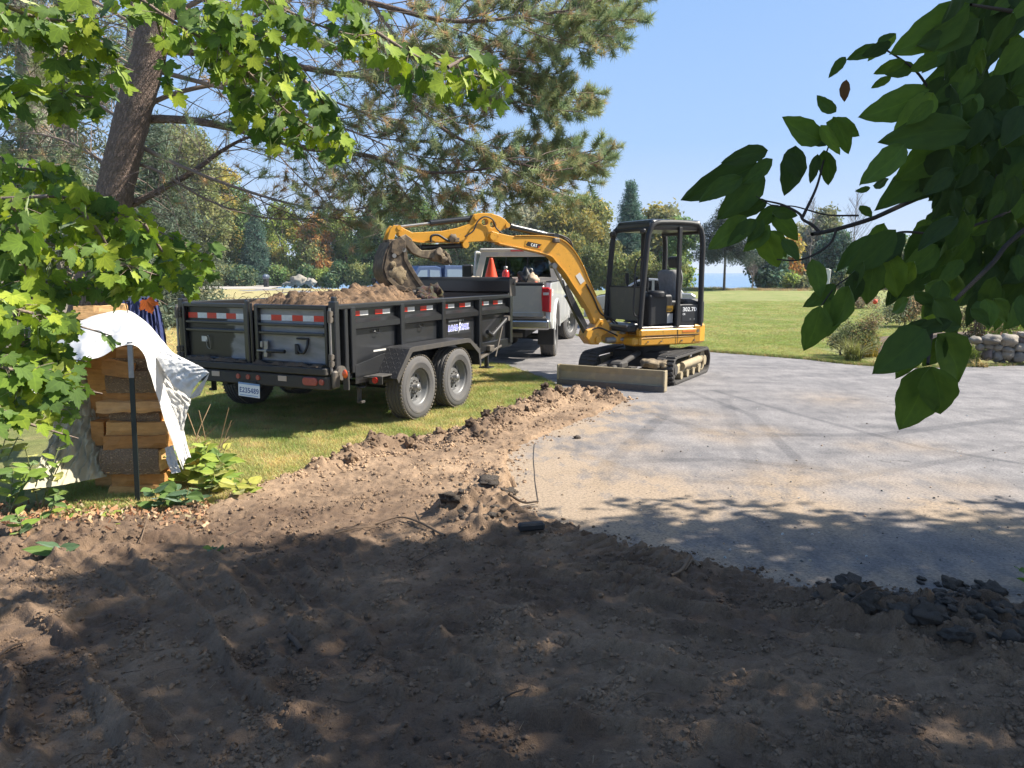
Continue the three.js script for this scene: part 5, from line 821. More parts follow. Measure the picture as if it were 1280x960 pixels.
// ---------- the leaning pine, its boughs across the sky ----------
const pineBark = mat([0.31, 0.225, 0.18], 0.95, 0, { bumpS: 0.03, bumpM: 0.35, bump: noiseTex(512, (x, y) => { const a = abs(tileF(x * 1.0, y * 0.45, 9, 4, 61)); return clamp(0.15 + 2.2 * a); }), tone: noiseTex(512, (x, y) => { const a = abs(tileF(x, y * 0.45, 9, 4, 61)), b = tileF(x, y, 6, 3, 66); return [0.5 + 1.1 * a + 0.25 * b, 0.5 + 1.05 * a + 0.2 * b, 0.5 + 1.0 * a + 0.2 * b]; }), toneM: 0.6 });
const twigM = mat([0.27, 0.205, 0.165], 0.95, 0, { bumpS: 0.004, bumpM: 0.2 });
{
  const PD = 12.6, K = 12.6 / 9.2, t = thing('pine_tree', 'leaning pine with flaking reddish bark, its needle boughs reaching across the sky', 'tree', [0, 0, 0]);
  const A = (u, v, d = PD) => at(u, v, d).toArray(), r = rng(404);
  const tr = tube([A(78, 540), A(112, 380), A(140, 255), A(164, 152), A(188, 60), A(204, -20), A(225, -160), A(250, -420)], (s) => 0.31 - 0.12 * s, 120, 22);
  { const p = tr.attributes.position, n = tr.attributes.normal; for (let i = 0; i < p.count; i++) { const x = p.getX(i), y = p.getY(i), z = p.getZ(i), k = 0.016 * n3(x * 7, y * 2.2, z * 7) + 0.010 * n3(x * 19, y * 6, z * 19); p.setXYZ(i, x + n.getX(i) * k, y + n.getY(i) * k, z + n.getZ(i) * k); } tr.computeVertexNormals(); }
  mesh('trunk', [tr], pineBark, t);
  // main boughs: [path in the picture, depths at start and end, radius]
  const boughs = [
    [[[172, 150], [200, 149], [247, 152], [330, 170], [376, 184], [430, 190], [470, 197], [530, 215], [585, 214], [625, 208]], 9.2, 8.2, 0.075],
    [[[150, 262], [200, 238], [245, 212], [275, 190], [310, 172], [345, 168]], 9.3, 9.9, 0.07],
    [[[192, 62], [250, 66], [330, 76], [421, 92], [490, 103], [520, 134], [560, 165], [610, 190], [655, 206], [692, 214]], 9.2, 8.3, 0.07],
    [[[203, -10], [300, -18], [400, -8], [466, 4], [545, 24], [582, 27], [669, 19], [720, 12]], 9.2, 8.6, 0.075],
    [[[198, 20], [270, 26], [340, 45], [420, 60], [500, 62], [560, 70], [620, 82]], 9.2, 9.6, 0.05],
    [[[182, 85], [240, 100], [320, 122], [400, 150], [450, 168], [500, 190]], 9.2, 8.8, 0.045],
    [[[160, 175], [220, 205], [300, 236], [380, 258], [440, 262], [470, 257]], 9.2, 9.0, 0.04],
    [[[186, 70], [230, 60], [300, 28], [360, 2], [420, -30]], 9.2, 9.6, 0.04],
    [[[168, 140], [215, 118], [280, 105], [350, 108], [420, 128], [500, 160]], 9.2, 10.2, 0.045],
    [[[196, 30], [260, -5], [340, -40], [430, -60]], 9.2, 8.2, 0.05],
    [[[155, 200], [200, 215], [260, 250], [330, 272], [420, 272]], 9.2, 9.8, 0.03],
    [[[150, 225], [110, 190], [60, 170], [10, 165]], 9.2, 9.6, 0.035], [[[180, 95], [130, 60], [80, 45], [20, 50]], 9.2, 9.8, 0.04], [[[165, 160], [120, 130], [70, 118], [20, 100]], 9.2, 9.0, 0.03],
    [[[190, 50], [150, 20], [90, -10], [20, -30]], 9.2, 9.0, 0.04], [[[330, 78], [370, 100], [410, 150], [430, 210], [446, 260]], 8.9, 8.7, 0.028], [[[466, 4], [490, 40], [520, 75], [545, 110]], 8.8, 8.6, 0.03],
  ];
  const limb = (l, d0, d1, rad, seg = 40, rr = 9) => tube(l.map(([u, v], i) => A(u, v, max(12.8, K * lerp(d0, d1, i / (l.length - 1))))), (s) => 0.95 * rad * (1 - 0.78 * s), seg, rr);
  for (const [l, d0, d1, rad] of boughs) mesh('branch', [limb(l, d0, d1, rad)], rad > 0.06 ? pineBark : twigM, t);
  // sprays of needles: [from, to, depth, fullness 0..1, brown share]
  const sprays = [
    [[560, 28], [645, 2], 1, .1], [[600, 30], [700, -12], 1, .1], [[640, 22], [742, 4], 1, .1], [[669, 19], [793, 24], 1, .1], [[660, 22], [768, 46], 1, .15], [[640, 30], [735, 62], 1, .15], [[600, 34], [690, 72], .9, .2], [[690, 12], [800, 2], 1, .1], [[640, 24], [700, 50], 1, .2], [[700, 14], [770, -8], 1, .1], [[610, 24], [660, -20], 1, .1], [[690, 30], [778, 34], 1, .1],
    [[560, 66], [640, 62], .7, .2], [[590, 80], [682, 108], 1, .15], [[610, 82], [700, 92], 1, .15], [[640, 108], [740, 116], 1, .1], [[640, 126], [728, 140], 1, .15], [[600, 104], [668, 142], .9, .2], [[620, 84], [690, 128], .9, .15], [[580, 72], [640, 110], .8, .2], [[660, 118], [738, 128], 1, .1],
    [[590, 185], [700, 176], 1, .15], [[620, 196], [757, 186], 1, .1], [[640, 205], [750, 208], 1, .1], [[620, 200], [700, 236], 1, .2], [[605, 205], [668, 250], .9, .25], [[570, 202], [648, 228], 1, .2], [[640, 200], [735, 196], 1, .1], [[655, 208], [735, 226], 1, .15], [[690, 214], [752, 200], 1, .1], [[600, 214], [640, 262], .8, .3], [[560, 170], [640, 186], .9, .2], [[640, 215], [715, 246], 1, .2],
    [[500, 215], [560, 248], .7, .35], [[530, 215], [490, 258], .45, .35], [[480, 205], [525, 265], .45, .4], [[540, 218], [602, 240], .7, .3], [[470, 200], [440, 240], .5, .5], [[585, 214], [560, 262], .7, .3],
    [[420, 92], [520, 66], .6, .3], [[440, 60], [545, 46], .6, .3], [[500, 62], [585, 92], .8, .3], [[480, 102], [565, 128], .8, .3], [[510, 134], [590, 156], .9, .25], [[450, 168], [520, 176], .7, .4], [[400, 60], [470, 26], .5, .4], [[540, 24], [600, -8], .8, .2], [[480, 6], [560, -14], .7, .3], [[350, 46], [430, 16], .4, .4], [[380, 186], [436, 226], .4, .6], [[420, 190], [470, 236], .4, .6], [[330, 172], [400, 246], .35, .7], [[376, 184], [420, 262], .3, .7], [[420, 128], [500, 150], .6, .4], [[500, 190], [580, 200], .8, .3], [[400, 150], [470, 140], .5, .5], [[545, 26], [620, 52], .8, .2], [[520, 76], [600, 60], .7, .3], [[545, 110], [610, 130], .8, .3], [[420, 60], [500, 88], .6, .3], [[560, 165], [540, 205], .7, .4], [[440, 262], [478, 252], .5, .5], [[380, 258], [430, 276], .4, .6], [[300, 236], [370, 270], .3, .7], [[420, 272], [462, 268], .4, .6],
    [[60, 170], [20, 215], .6, .2], [[80, 45], [40, 90], .5, .2], [[70, 118], [30, 150], .5, .2], [[90, -10], [60, 40], .5, .2], [[110, 190], [60, 225], .5, .2], [[260, -5], [330, 10], .5, .3], [[340, -40], [420, -14], .6, .3], [[430, -60], [520, -40], .6, .2], [[250, 66], [320, 52], .35, .5], [[240, 100], [310, 92], .35, .5], [[280, 105], [350, 90], .35, .5],
  ];
  const needle = (() => { const q = rng(9), pos = []; for (let i = 0; i < 30; i++) { const a = rnd(q, 0, TAU), e = rnd(q, -0.1, 1.3), d = V(cos(a) * cos(e), sin(e), sin(a) * cos(e)), L = rnd(q, 0.075, 0.115), s = V(rnd(q, -1, 1), rnd(q, -1, 1), rnd(q, -1, 1)).cross(d).normalize().multiplyScalar(0.0038), y0 = rnd(q, -0.05, 0.03); const b = V(0, y0, 0), m = b.clone().addScaledVector(d, L * 0.55), tip = b.clone().addScaledVector(d, L).add(V(0, -0.006, 0)); pos.push(...b.clone().sub(s).toArray(), ...b.clone().add(s).toArray(), ...tip.toArray()); } const g = new THREE.BufferGeometry(); g.setAttribute('position', new THREE.Float32BufferAttribute(pos, 3)); g.computeVertexNormals(); return g; })();
  const tufts = [], shoots = [], up = V(0, 1, 0);
  const tuft = (p, dir, brown) => { const q = new THREE.Quaternion().setFromUnitVectors(up, dir.clone().normalize()); tufts.push([p, rnd(r, 1.25, 1.85), r() < brown * 0.65 ? vary(r, [0.46, 0.32, 0.17], 0.3) : vary(r, [0.30, 0.355, 0.165], 0.35), q]); };
  const shoot = (p, dir, L, full, brown, rad = 0.007) => {
    const e = p.clone().addScaledVector(dir, L), bend = V(rnd(r, -0.1, 0.1), rnd(r, 0.0, 0.12), rnd(r, -0.1, 0.1)).multiplyScalar(L), m = p.clone().lerp(e, 0.5).addScaledVector(V(0, -1, 0), L * 0.08); e.add(bend);
    shoots.push(tube([p, m, e], (s) => rad * (1 - 0.7 * s), 4, 4));
    const n = max(2, floor(L / 0.07)); for (let i = 0; i <= n; i++) { const s = 0.3 + 0.7 * i / n; if (r() > full) continue; tuft(p.clone().lerp(e, s), e.clone().sub(p).normalize().add(V(rnd(r, -0.5, 0.5), rnd(r, -0.2, 0.5), rnd(r, -0.5, 0.5))), brown); }
    tuft(e, e.clone().sub(m), brown);
  };
  for (const [a, b, full, brown] of sprays) {
    const depth = 13.0 + 1.6 * r(), P0 = at(a[0], a[1], depth), P1 = at(b[0], b[1], depth - rnd(r, -0.8, 0.2)), L = P0.distanceTo(P1), dir = P1.clone().sub(P0).normalize(), mid = P0.clone().lerp(P1, 0.5).add(V(0, -0.06 * L, 0));
    const c = new THREE.QuadraticBezierCurve3(P0, mid, P1); shoots.push(new THREE.TubeGeometry(c, 10, 0.011, 5));
    const n = floor(L / 0.075); for (let i = 1; i <= n; i++) { const s = i / n; if (s < 0.22) continue; const p = c.getPoint(s), sd = V(rnd(r, -1, 1), rnd(r, -0.7, 0.8), rnd(r, -1, 1)).cross(dir).normalize(); shoot(p, dir.clone().multiplyScalar(0.75).add(sd).normalize(), rnd(r, 0.2, 0.52) * (1.15 - 0.5 * s), full, brown); }
    shoot(P1, dir, 0.25, 1, brown);
  }
  // bare twigs in the shaded inside of the crown
  for (const [l, d0, d1, rad] of boughs) {
    const pts = l.map(([u, v], i) => at(u, v, max(12.8, K * lerp(d0, d1, i / (l.length - 1))))), c = new THREE.CatmullRomCurve3(pts), n = 26;
    for (let i = 2; i < n; i++) {
      const s = i / n, p = c.getPointAt(s), dir = c.getTangentAt(s), sd = V(rnd(r, -1, 1), rnd(r, -1, 0.6), rnd(r, -1, 1)).cross(dir).normalize(), e1 = dir.clone().multiplyScalar(0.9).add(sd).normalize(), L = rnd(r, 0.5, 1.9) * (1 - 0.3 * s), e = p.clone().addScaledVector(e1, L).add(V(0, -0.12 * L, 0));
      shoots.push(tube([p, p.clone().lerp(e, 0.5).add(V(0, 0.06 * L, 0)), e], (k) => 0.010 * (1 - 0.75 * k) * (rad / 0.05) ** 0.4, 5, 4));
      for (let j = 0; j < 4; j++) { const q = p.clone().lerp(e, rnd(r, 0.3, 0.95)), f = V(rnd(r, -1, 1), rnd(r, -0.8, 0.6), rnd(r, -1, 1)).normalize(), g = q.clone().addScaledVector(f, rnd(r, 0.2, 0.6)); shoots.push(rod(q.toArray(), g.toArray(), 0.004, 0.002, 3, false)); if (r() < 0.55 * sst(330, 520, l[0][0] + (l[l.length - 1][0] - l[0][0]) * s) + 0.10) for (let m = 0; m < 3; m++) tuft(q.clone().lerp(g, 0.5 + m * 0.25), f.clone().add(V(0, 0.4, 0)), 0.3); }
    }
  }
  mesh('twigs', shoots, twigM, t).userData.kind = 'stuff';
  scatter('needles', needle, leafy([1, 1, 1], { transmission: 0.35 }), tufts, t, true);
  // other trunks standing behind it
  const gm = mat([0.34, 0.31, 0.27], 0.95, 0, { bumpS: 0.012, bumpM: 0.3, bump: speck, tone: dusty, toneM: 0.5 });
  const bk = [[52, 15.5, 0.17, 'pale grey trunk nearest the edge of the view behind the pine', 20], [78, 14.6, 0.26, 'stout grey trunk between the two thinner trunks behind the pine', -6], [106, 16.5, 0.16, 'thin pale trunk closest behind the leaning pine', 8], [142, 21, 0.18, 'distant dark trunk leaning behind the pine bough', 60], [12, 14, 0.16, 'grey trunk at the very edge of the view behind the maple', 0]];
  bk.forEach(([u, d, rad, label, lean], i) => {
    const g0 = at(u, 480, d), w = thing('forest_tree', label, 'tree', [g0.x, 0, -d], 0, 'tall trunks behind the pine'), q = rng(50 + i), L = lean / FOCAL * d;
    mesh('trunk', [tube([[0, -0.1, 0], [L * 0.2, 2, 0], [L * 0.6, 5, 0.05], [L, 9, 0]], (s) => rad * (1.1 - 0.5 * s), 30, 14)], i === 3 ? pineBark : gm, w);
    const br = [], items = [];
    for (let k = 0; k < 26; k++) { const y = rnd(q, 1.6, 8), a = rnd(q, 0, TAU), l = rnd(q, 0.6, 2.0), e = V(cos(a) * l + L * y / 9, y - 0.35 * l, sin(a) * l); br.push(tube([[L * y / 9, y, 0], [cos(a) * l * 0.5 + L * y / 9, y - 0.05 * l, sin(a) * l * 0.5], e.toArray()], (s) => 0.02 * (1 - 0.7 * s), 6, 5)); const n = k % 3 ? 6 : 12; for (let j = 0; j < n; j++) items.push([V(L * y / 9, y, 0).lerp(e, rnd(q, 0.4, 1)).add(V(rnd(q, -0.1, 0.1), rnd(q, -0.45, 0), rnd(q, -0.1, 0.1))), rnd(q, 0.6, 1.1), vary(q, [0.14, 0.18, 0.12], 0.3)]); }
    mesh('branches', br, twigM, w).userData.kind = 'stuff'; scatter('crown', needleSprig, crownM, items, w, true);
  });
  // the undergrowth of small conifers behind
  [[30, 17, 4.2, 1.5, 'grey green young spruce behind the trunks at the edge of the view'], [110, 19, 5.5, 1.8, 'young spruce between the grey trunks and the pine'], [215, 24, 6.5, 2.2, 'young spruce seen under the lowest pine bough']].forEach(([u, d, h, w, label], i) => { const p = at(u, 480, d); spruceTree(V(p.x, 0, -d), h, w, 90 + i, [0.12, 0.16, 0.10], { label, group: 'young spruces under the pine', dens: 1.1, sz: 0.9 }); });
}

// ---------- maple with hanging leaves ----------
function mapleLeaf(seed) {
  const R = [[0, 0], [0.08, -0.04], [0.26, -0.12], [0.45, -0.02], [0.38, 0.08], [0.52, 0.20], [0.47, 0.26], [0.68, 0.40], [0.60, 0.46], [0.66, 0.60], [0.50, 0.55], [0.40, 0.58], [0.25, 0.50], [0.30, 0.68], [0.21, 0.70], [0.23, 0.82], [0.10, 0.85], [0, 1.02]];
  const r = rng(seed), half = R.map(([x, y]) => [x * rnd(r, 0.92, 1.08), y]), o = [...half, ...half.slice(1, -1).reverse().map(([x, y]) => [-x * rnd(r, 0.92, 1.06), y])];
  const s = new THREE.ShapeGeometry(new THREE.Shape(o.map(([x, y]) => new THREE.Vector2(x, y)))), p = s.attributes.position, k = rnd(r, -0.35, -0.05), f = rnd(r, 0.05, 0.28), w = rnd(r, -0.2, 0.2);
  for (let i = 0; i < p.count; i++) { const x = p.getX(i), y = p.getY(i); p.setZ(i, f * abs(x) + k * y * y * 0.6 + w * x * y + 0.03 * sin(x * 14 + seed)); s.attributes.uv.setXY(i, x / 1.5 + 0.5, clamp((y + 0.12) / 1.15)); }
  s.computeVertexNormals(); s.deleteAttribute('normal'); s.computeVertexNormals();
  return s;
}
const veins = (pairs, palm) => noiseTex(128, (x, y) => { const X = (x - 0.5), d = palm ? min(abs(X) * 1.0, ...[0.45, 0.95].map((a) => { const yy = y - 0.12; return yy < 0 ? 9 : abs(abs(X) - yy * a * 1.0) / sqrt(1 + a * a); })) : min(abs(X), abs(((y * pairs - abs(X) * 4.2) % 1 + 1) % 1 - 0.5) < 0.0 ? 0 : 9); const rib = palm ? 0 : sst(0.44, 0.5, abs(((y * pairs - abs(X) * 4.5) % 1 + 1) % 1 - 0.5)); const v = sst(0.022, 0.006, d); const m = tileF(x, y, 5, 4, 71); return [0.78 + 0.22 * v + 0.10 * rib + 0.22 * m, 0.80 + 0.2 * v + 0.06 * rib + 0.18 * m, 0.8 + 0.2 * v + 0.15 * m]; });
const mapleVein = veins(0, true), ovalVein = veins(9, false);
const mapleG = [1, 2, 3, 4, 5].map(mapleLeaf);
const mapleM = [[0.30, 0.42, 0.022], [0.21, 0.34, 0.024], [0.44, 0.53, 0.03], [0.10, 0.19, 0.026], [0.16, 0.27, 0.04]].map((c) => leafy(c, { transmission: 0.5, map: mapleVein })), mapleOrange = leafy([0.75, 0.16, 0.02], { transmission: 0.45, map: mapleVein }), mapleBrown = leafy([0.2, 0.06, 0.02], { map: mapleVein });
{
  const r = rng(808), t = thing('maple_tree', 'maple with bright green lobed leaves hanging around the pine trunk', 'tree', [0, 0, 0]);
  const tw = [], leaves = [];
  // twigs: [path, depth, leaves, spread in pixels, trailing down]
  const T = [
    [[[160, -12], [230, 35], [280, 62], [330, 84], [368, 96]], 3.5, 34, 26, 22], [[[310, -12], [360, 14], [414, 37], [450, 44], [478, 40]], 3.7, 26, 22, 18], [[[470, 40], [520, 70], [560, 84], [600, 96], [626, 100]], 3.6, 24, 14, 26],
    [[[270, 50], [320, 100], [360, 140], [400, 165], [428, 176]], 3.6, 34, 24, 22], [[[-20, 30], [60, 52], [120, 72], [176, 92]], 3.4, 30, 26, 22], [[[-20, 105], [40, 112], [85, 118], [118, 122]], 3.3, 22, 24, 18], [[[185, -10], [200, 40], [206, 80], [212, 112]], 3.6, 12, 10, 8], [[[230, 10], [280, 50], [305, 100], [318, 150]], 3.8, 26, 26, 22], [[[340, 40], [350, 90], [345, 140], [330, 172]], 3.9, 20, 20, 20], [[[250, -10], [270, 20], [300, 40], [330, 46]], 3.4, 20, 24, 16], [[[-10, 0], [40, 20], [90, 26], [140, 20]], 3.2, 22, 24, 16], [[[420, -20], [440, 10], [452, 40], [458, 70]], 3.9, 9, 12, 12], [[[380, 100], [405, 130], [420, 160], [430, 185]], 3.5, 15, 14, 14], [[[560, 84], [590, 70], [612, 78], [628, 92]], 3.6, 8, 10, 16],
    [[[-20, 250], [60, 245], [120, 256], [180, 280], [228, 306], [258, 326]], 3.4, 50, 20, 16], [[[-20, 296], [60, 305], [130, 322], [190, 342], [236, 352]], 3.3, 46, 24, 18], [[[15, 250], [28, 315], [40, 372], [56, 425]], 3.2, 24, 30, 12], [[[-20, 378], [50, 394], [100, 408], [140, 420]], 3.1, 34, 24, 16], [[[-20, 452], [40, 470], [90, 484], [128, 492]], 3.0, 38, 24, 16], [[[-20, 210], [40, 212], [80, 226], [116, 246]], 3.6, 26, 18, 12], [[[-20, 512], [30, 528], [70, 540], [98, 548]], 2.9, 20, 18, 10], [[[100, 260], [130, 300], [150, 350], [160, 392]], 3.5, 26, 22, 12], [[[-20, 340], [40, 350], [90, 356], [150, 372]], 3.6, 30, 24, 14], [[[-20, 420], [30, 430], [70, 446], [110, 452]], 3.4, 28, 26, 12], [[[180, 280], [200, 310], [215, 335], [222, 350]], 3.3, 12, 12, 8], [[[-20, 490], [20, 505], [50, 512], [84, 512]], 3.5, 20, 20, 10], [[[60, 246], [90, 270], [130, 286], [170, 300]], 3.8, 20, 18, 14],
  ];
  for (const [l, d, n, sp, trail] of T) {
    const pts = l.map(([u, v], i) => at(u, v, d + 0.12 * i)), c = new THREE.CatmullRomCurve3(pts);
    tw.push(tube(pts, (s) => 0.008 * (1.1 - 0.8 * s), 30, 6));
    const nn = floor(n * 2.2); for (let i = 0; i < nn; i++) {
      const s = (i + r()) / nn, p = c.getPointAt(clamp(s * 1.02)), px = (d + 0.2) / FOCAL, off = V(rnd(r, -1, 1) * sp * 0.8, rnd(r, -trail * 1.2, sp * 0.7), rnd(r, -1, 1) * sp * 1.3).multiplyScalar(px), q = p.clone().add(off);
      const tip = V(rnd(r, -0.7, 0.7), rnd(r, -1.0, -0.15), rnd(r, -0.3, 0.6)).normalize(), nr = V(rnd(r, -0.35, 1.2), rnd(r, 0.0, 1.1), rnd(r, -0.1, 0.9)).normalize(); const x = tip.clone().cross(nr).normalize(), z = x.clone().cross(tip);
      const W_ = q.clone().project(camera), lu = 640 + W_.x * 640, lv = 480 - W_.y * 480; if (lu > 96 && lu < 275 && lv > 366 && r() < 0.97 || lu > 26 && lv > 515 && r() < 0.92) continue; const tu = lerp(208, 140, lv / 255); if (lv > 22 && lv < 240 && abs(lu - tu) < 34 && r() < 0.82) continue; tw.push(tube([p, p.clone().lerp(q, 0.5).add(V(0, 0.01, 0)), q], 0.0015, 4, 3)); leaves.push([new THREE.Matrix4().makeBasis(x, tip, z), q, rnd(r, 0.052, 0.098), d, floor(r() * 5), r() < 0.004 ? mapleBrown : mapleM[floor(r() * 5) % 5]]);
    }
  }
  mesh('twigs', tw, twigM, t).userData.kind = 'stuff';
  mesh('branch', [tube([at(-420, 330, 3.9), at(-200, 200, 3.8), at(-40, 30, 3.6), at(100, -60, 3.5), at(180, -30, 3.5), at(320, -20, 3.7)], (s) => 0.024 - 0.018 * s, 40, 8), tube([at(-420, 330, 3.9), at(-200, 270, 3.6), at(-20, 250, 3.4), at(60, 245, 3.4)], (s) => 0.02 - 0.013 * s, 30, 8), tube([at(-420, 430, 3.9), at(-200, 400, 3.4), at(-20, 378, 3.1)], (s) => 0.015 - 0.008 * s, 20, 8), tube([at(-400, 470, 3.9), at(-200, 480, 3.3), at(-20, 452, 3.0)], (s) => 0.015 - 0.008 * s, 20, 8)], twigM, t);
  { const b = at(-430, 480, 3.9); mesh('trunk', [tube([[b.x, -0.1, b.z], [b.x - 0.05, 1.6, b.z], [b.x + 0.05, 3.4, b.z], [b.x, 6, b.z]], (s) => 0.16 - 0.07 * s, 30, 14)], barkM, t); }
  leaves.sort((a, b) => b[2] / b[3] - a[2] / a[3]);
  const place = (o, [m, q, s]) => { o.matrix.copy(m).scale(V(s, s, s)).setPosition(q); o.matrix.decompose(o.position, o.quaternion, o.scale); };
  leaves.slice(0, 300).forEach((L) => { const o = mesh('leaf', mapleG[L[4]], L[5], t); place(o, L); });
  for (let k = 0; k < 5; k++) { const rest = leaves.slice(300).filter((L) => L[4] === k); if (rest.length) { const gs = rest.map(([m, q, s]) => mapleG[k].clone().applyMatrix4(m.clone().scale(V(s, s, s)).setPosition(q))); mesh('small_leaves', gs, mapleM[k], t).userData.kind = 'stuff'; } }
  // one leaf already orange
  const o = tag(mesh('orange_leaf', mapleG[1], mapleOrange), 'single bright orange maple leaf in front of the blue tarp', 'leaf'); place(o, [new THREE.Matrix4().makeBasis(...(() => { const tip = V(0.35, -0.9, 0.2).normalize(), n = V(0.1, 0.15, 1).normalize(), x = tip.clone().cross(n).normalize(); return [x, tip, x.clone().cross(tip)]; })()), at(183, 375, 3.4), 0.065]);
}

// ---------- the tree overhead on the sunny side: big oval leaves hang into the view ----------
function ovalLeaf(seed, wr) {
  const r = rng(seed), N = 10, K = 4, pos = [], uv = [], ii = [], curl = rnd(r, -0.28, 0.12), fold = rnd(r, 0.04, 0.22), bendX = rnd(r, -0.10, 0.10);
  for (let i = 0; i <= N; i++) for (let j = -K; j <= K; j++) {
    const t = i / N, prof = pow(sin(PI * pow(t, 0.85)), 0.75) * (1 - 0.25 * t) * (t > 0.9 ? 0.75 : 1), w = wr * prof * (1 + 0.05 * sin(t * 40 + seed) * (abs(j) === K ? 1 : 0)), x = w * j / K;
    pos.push(x + bendX * sin(t * PI), t, fold * abs(x) * 1.6 + curl * t * t + 0.02 * sin(t * 9 + j + seed)); uv.push(0.5 + 0.5 * j / K, t);
    if (i && j < K) { const a = (i - 1) * (2 * K + 1) + j + K, b = a + 1, c = a + 2 * K + 1, d = c + 1; ii.push(a, b, d, a, d, c); }
  }
  const g = new THREE.BufferGeometry(); g.setAttribute('position', new THREE.Float32BufferAttribute(pos, 3)); g.setAttribute('uv', new THREE.Float32BufferAttribute(uv, 2)); g.setIndex(ii); g.computeVertexNormals(); return g;
}
{
  const r = rng(606), t = thing('leafy_tree', 'broadleaf tree whose dark oval leaves hang over the drive', 'tree', [0, 0, 0]);
  const Q = (x, y) => [840 + x / 1.7136, y / 1.7143];
  const darkTwig = mat([0.055, 0.042, 0.034], 0.9, 0, { bumpS: 0.002, bumpM: 0.1 }), geos = [0.25, 0.285, 0.33, 0.22].map((w, i) => ovalLeaf(i * 3 + 2, w)), mats = [[0.075, 0.135, 0.012], [0.12, 0.20, 0.015], [0.05, 0.09, 0.012], [0.2, 0.3, 0.02]].map((c) => leafy(c, { transmission: 0.5, map: ovalVein })), brown = leafy([0.16, 0.08, 0.03]);
  const put = (b, e, d, k, m, turn = 0) => {     // a leaf from stalk b to tip e
    const B = at(...b, d), E = at(...e, d + rnd(r, -0.03, 0.05)), y = E.clone().sub(B), L = y.length(); y.normalize();
    const view = B.clone().sub(camera.position).normalize().negate(), n0 = view.addScaledVector(V(rnd(r, -0.6, 0.6) + turn, rnd(r, -0.2, 0.5), rnd(r, -0.3, 0.3)), 0.8).normalize(), x = y.clone().cross(n0).normalize(), z = x.clone().cross(y);
    const o = mesh('leaf', geos[k], m, t); o.quaternion.setFromRotationMatrix(new THREE.Matrix4().makeBasis(x, y, z)); o.position.copy(B); o.scale.setScalar(L);
  };
  // [stalk x, y, tip x, y, leaf form, tone, turned edge on]
  const L1 = [[190, 352, 22, 432, 3, 2], [205, 322, 108, 350, 3, 2, .8], [215, 340, 150, 395, 0, 0], [265, 312, 240, 420, 1, 2], [195, 362, 95, 472, 0, 0], [322, 300, 237, 250, 1, 1], [330, 312, 275, 262, 0, 2], [352, 240, 310, 204, 1, 0], [330, 262, 402, 292, 1, 1], [345, 250, 378, 330, 0, 1], [325, 322, 335, 396, 0, 0], [312, 330, 298, 394, 3, 2], [318, 268, 362, 330, 3, 3], [160, 462, 76, 536, 0, 1], [180, 470, 118, 528, 3, 0], [214, 462, 270, 516, 1, 1], [215, 455, 268, 462, 0, 0], [190, 492, 226, 578, 2, 3], [208, 495, 244, 552, 0, 1], [236, 512, 272, 560, 0, 0], [210, 482, 152, 540, 0, 1], [196, 470, 160, 520, 0, 0], [205, 430, 130, 470, 3, 2], [228, 440, 170, 500, 3, 0], [240, 330, 280, 380, 2, 2], [150, 380, 60, 430, 3, 0]];
  const L2 = [[372, 122, 337, 166, 3, 0], [450, 100, 372, 128, 3, 0], [480, 72, 420, 130, 3, 3], [470, 90, 405, 120, 0, 2], [440, 88, 480, 70, 3, 0], [500, 130, 430, 160, 3, 1], [520, 140, 450, 158, 0, 0], [374, 170, 368, 221, 3, 9], [470, 165, 425, 190, 3, 1]];
  const L3 = [[640, 8, 464, 118, 0, 1], [660, 40, 520, 100, 0, 0], [552, 192, 397, 252, 0, 1], [560, 200, 474, 284, 1, 3], [560, 215, 500, 268, 0, 1], [640, 276, 448, 302, 3, 0, .6], [500, 308, 401, 398, 0, 1], [602, 288, 484, 388, 2, 1], [642, 318, 434, 446, 3, 0], [425, 402, 392, 410, 0, 0], [430, 398, 468, 384, 3, 2, .7], [402, 440, 428, 466, 1, 0], [555, 400, 520, 410, 1, 2], [600, 360, 536, 418, 1, 2], [480, 492, 372, 588, 0, 0], [500, 500, 410, 570, 0, 2], [432, 548, 410, 650, 2, 1], [455, 540, 482, 640, 1, 3], [470, 545, 448, 620, 0, 1], [520, 560, 490, 610, 1, 3], [440, 505, 350, 580, 3, 0], [300, 555, 318, 640, 0, 1], [318, 655, 288, 756, 2, 1], [342, 635, 334, 722, 1, 1], [380, 612, 343, 700, 1, 1], [352, 610, 280, 658, 0, 0], [392, 580, 378, 660, 0, 2], [410, 560, 390, 620, 3, 0]];
  const L4 = [[545, 705, 437, 790, 2, 0], [520, 715, 490, 812, 2, 1], [558, 690, 470, 735, 1, 2], [570, 715, 634, 825, 2, 1], [585, 720, 535, 785, 1, 0], [552, 785, 486, 924, 2, 1], [556, 786, 578, 900, 2, 1], [545, 788, 498, 862, 0, 0], [508, 640, 470, 668, 1, 1], [520, 625, 560, 660, 0, 0], [560, 640, 612, 715, 1, 0], [600, 690, 520, 700, 0, 2], [640, 660, 680, 700, 0, 0], [672, 640, 678, 706, 1, 1], [660, 645, 640, 676, 1, 0], [690, 640, 715, 690, 0, 1], [750, 630, 754, 704, 1, 0], [575, 705, 620, 700, 1, 0], [540, 610, 598, 640, 1, 1], [580, 600, 540, 680, 1, 0]];
  for (const [list, d] of [[L1, 1.75], [L2, 1.95], [L3, 1.6], [L4, 1.45]]) for (const [a, b, c, e, k, m, tn] of list) put(Q(a, b), Q(c, e), d * rnd(r, 0.95, 1.06), k, m === 9 ? brown : mats[m], tn || 0);
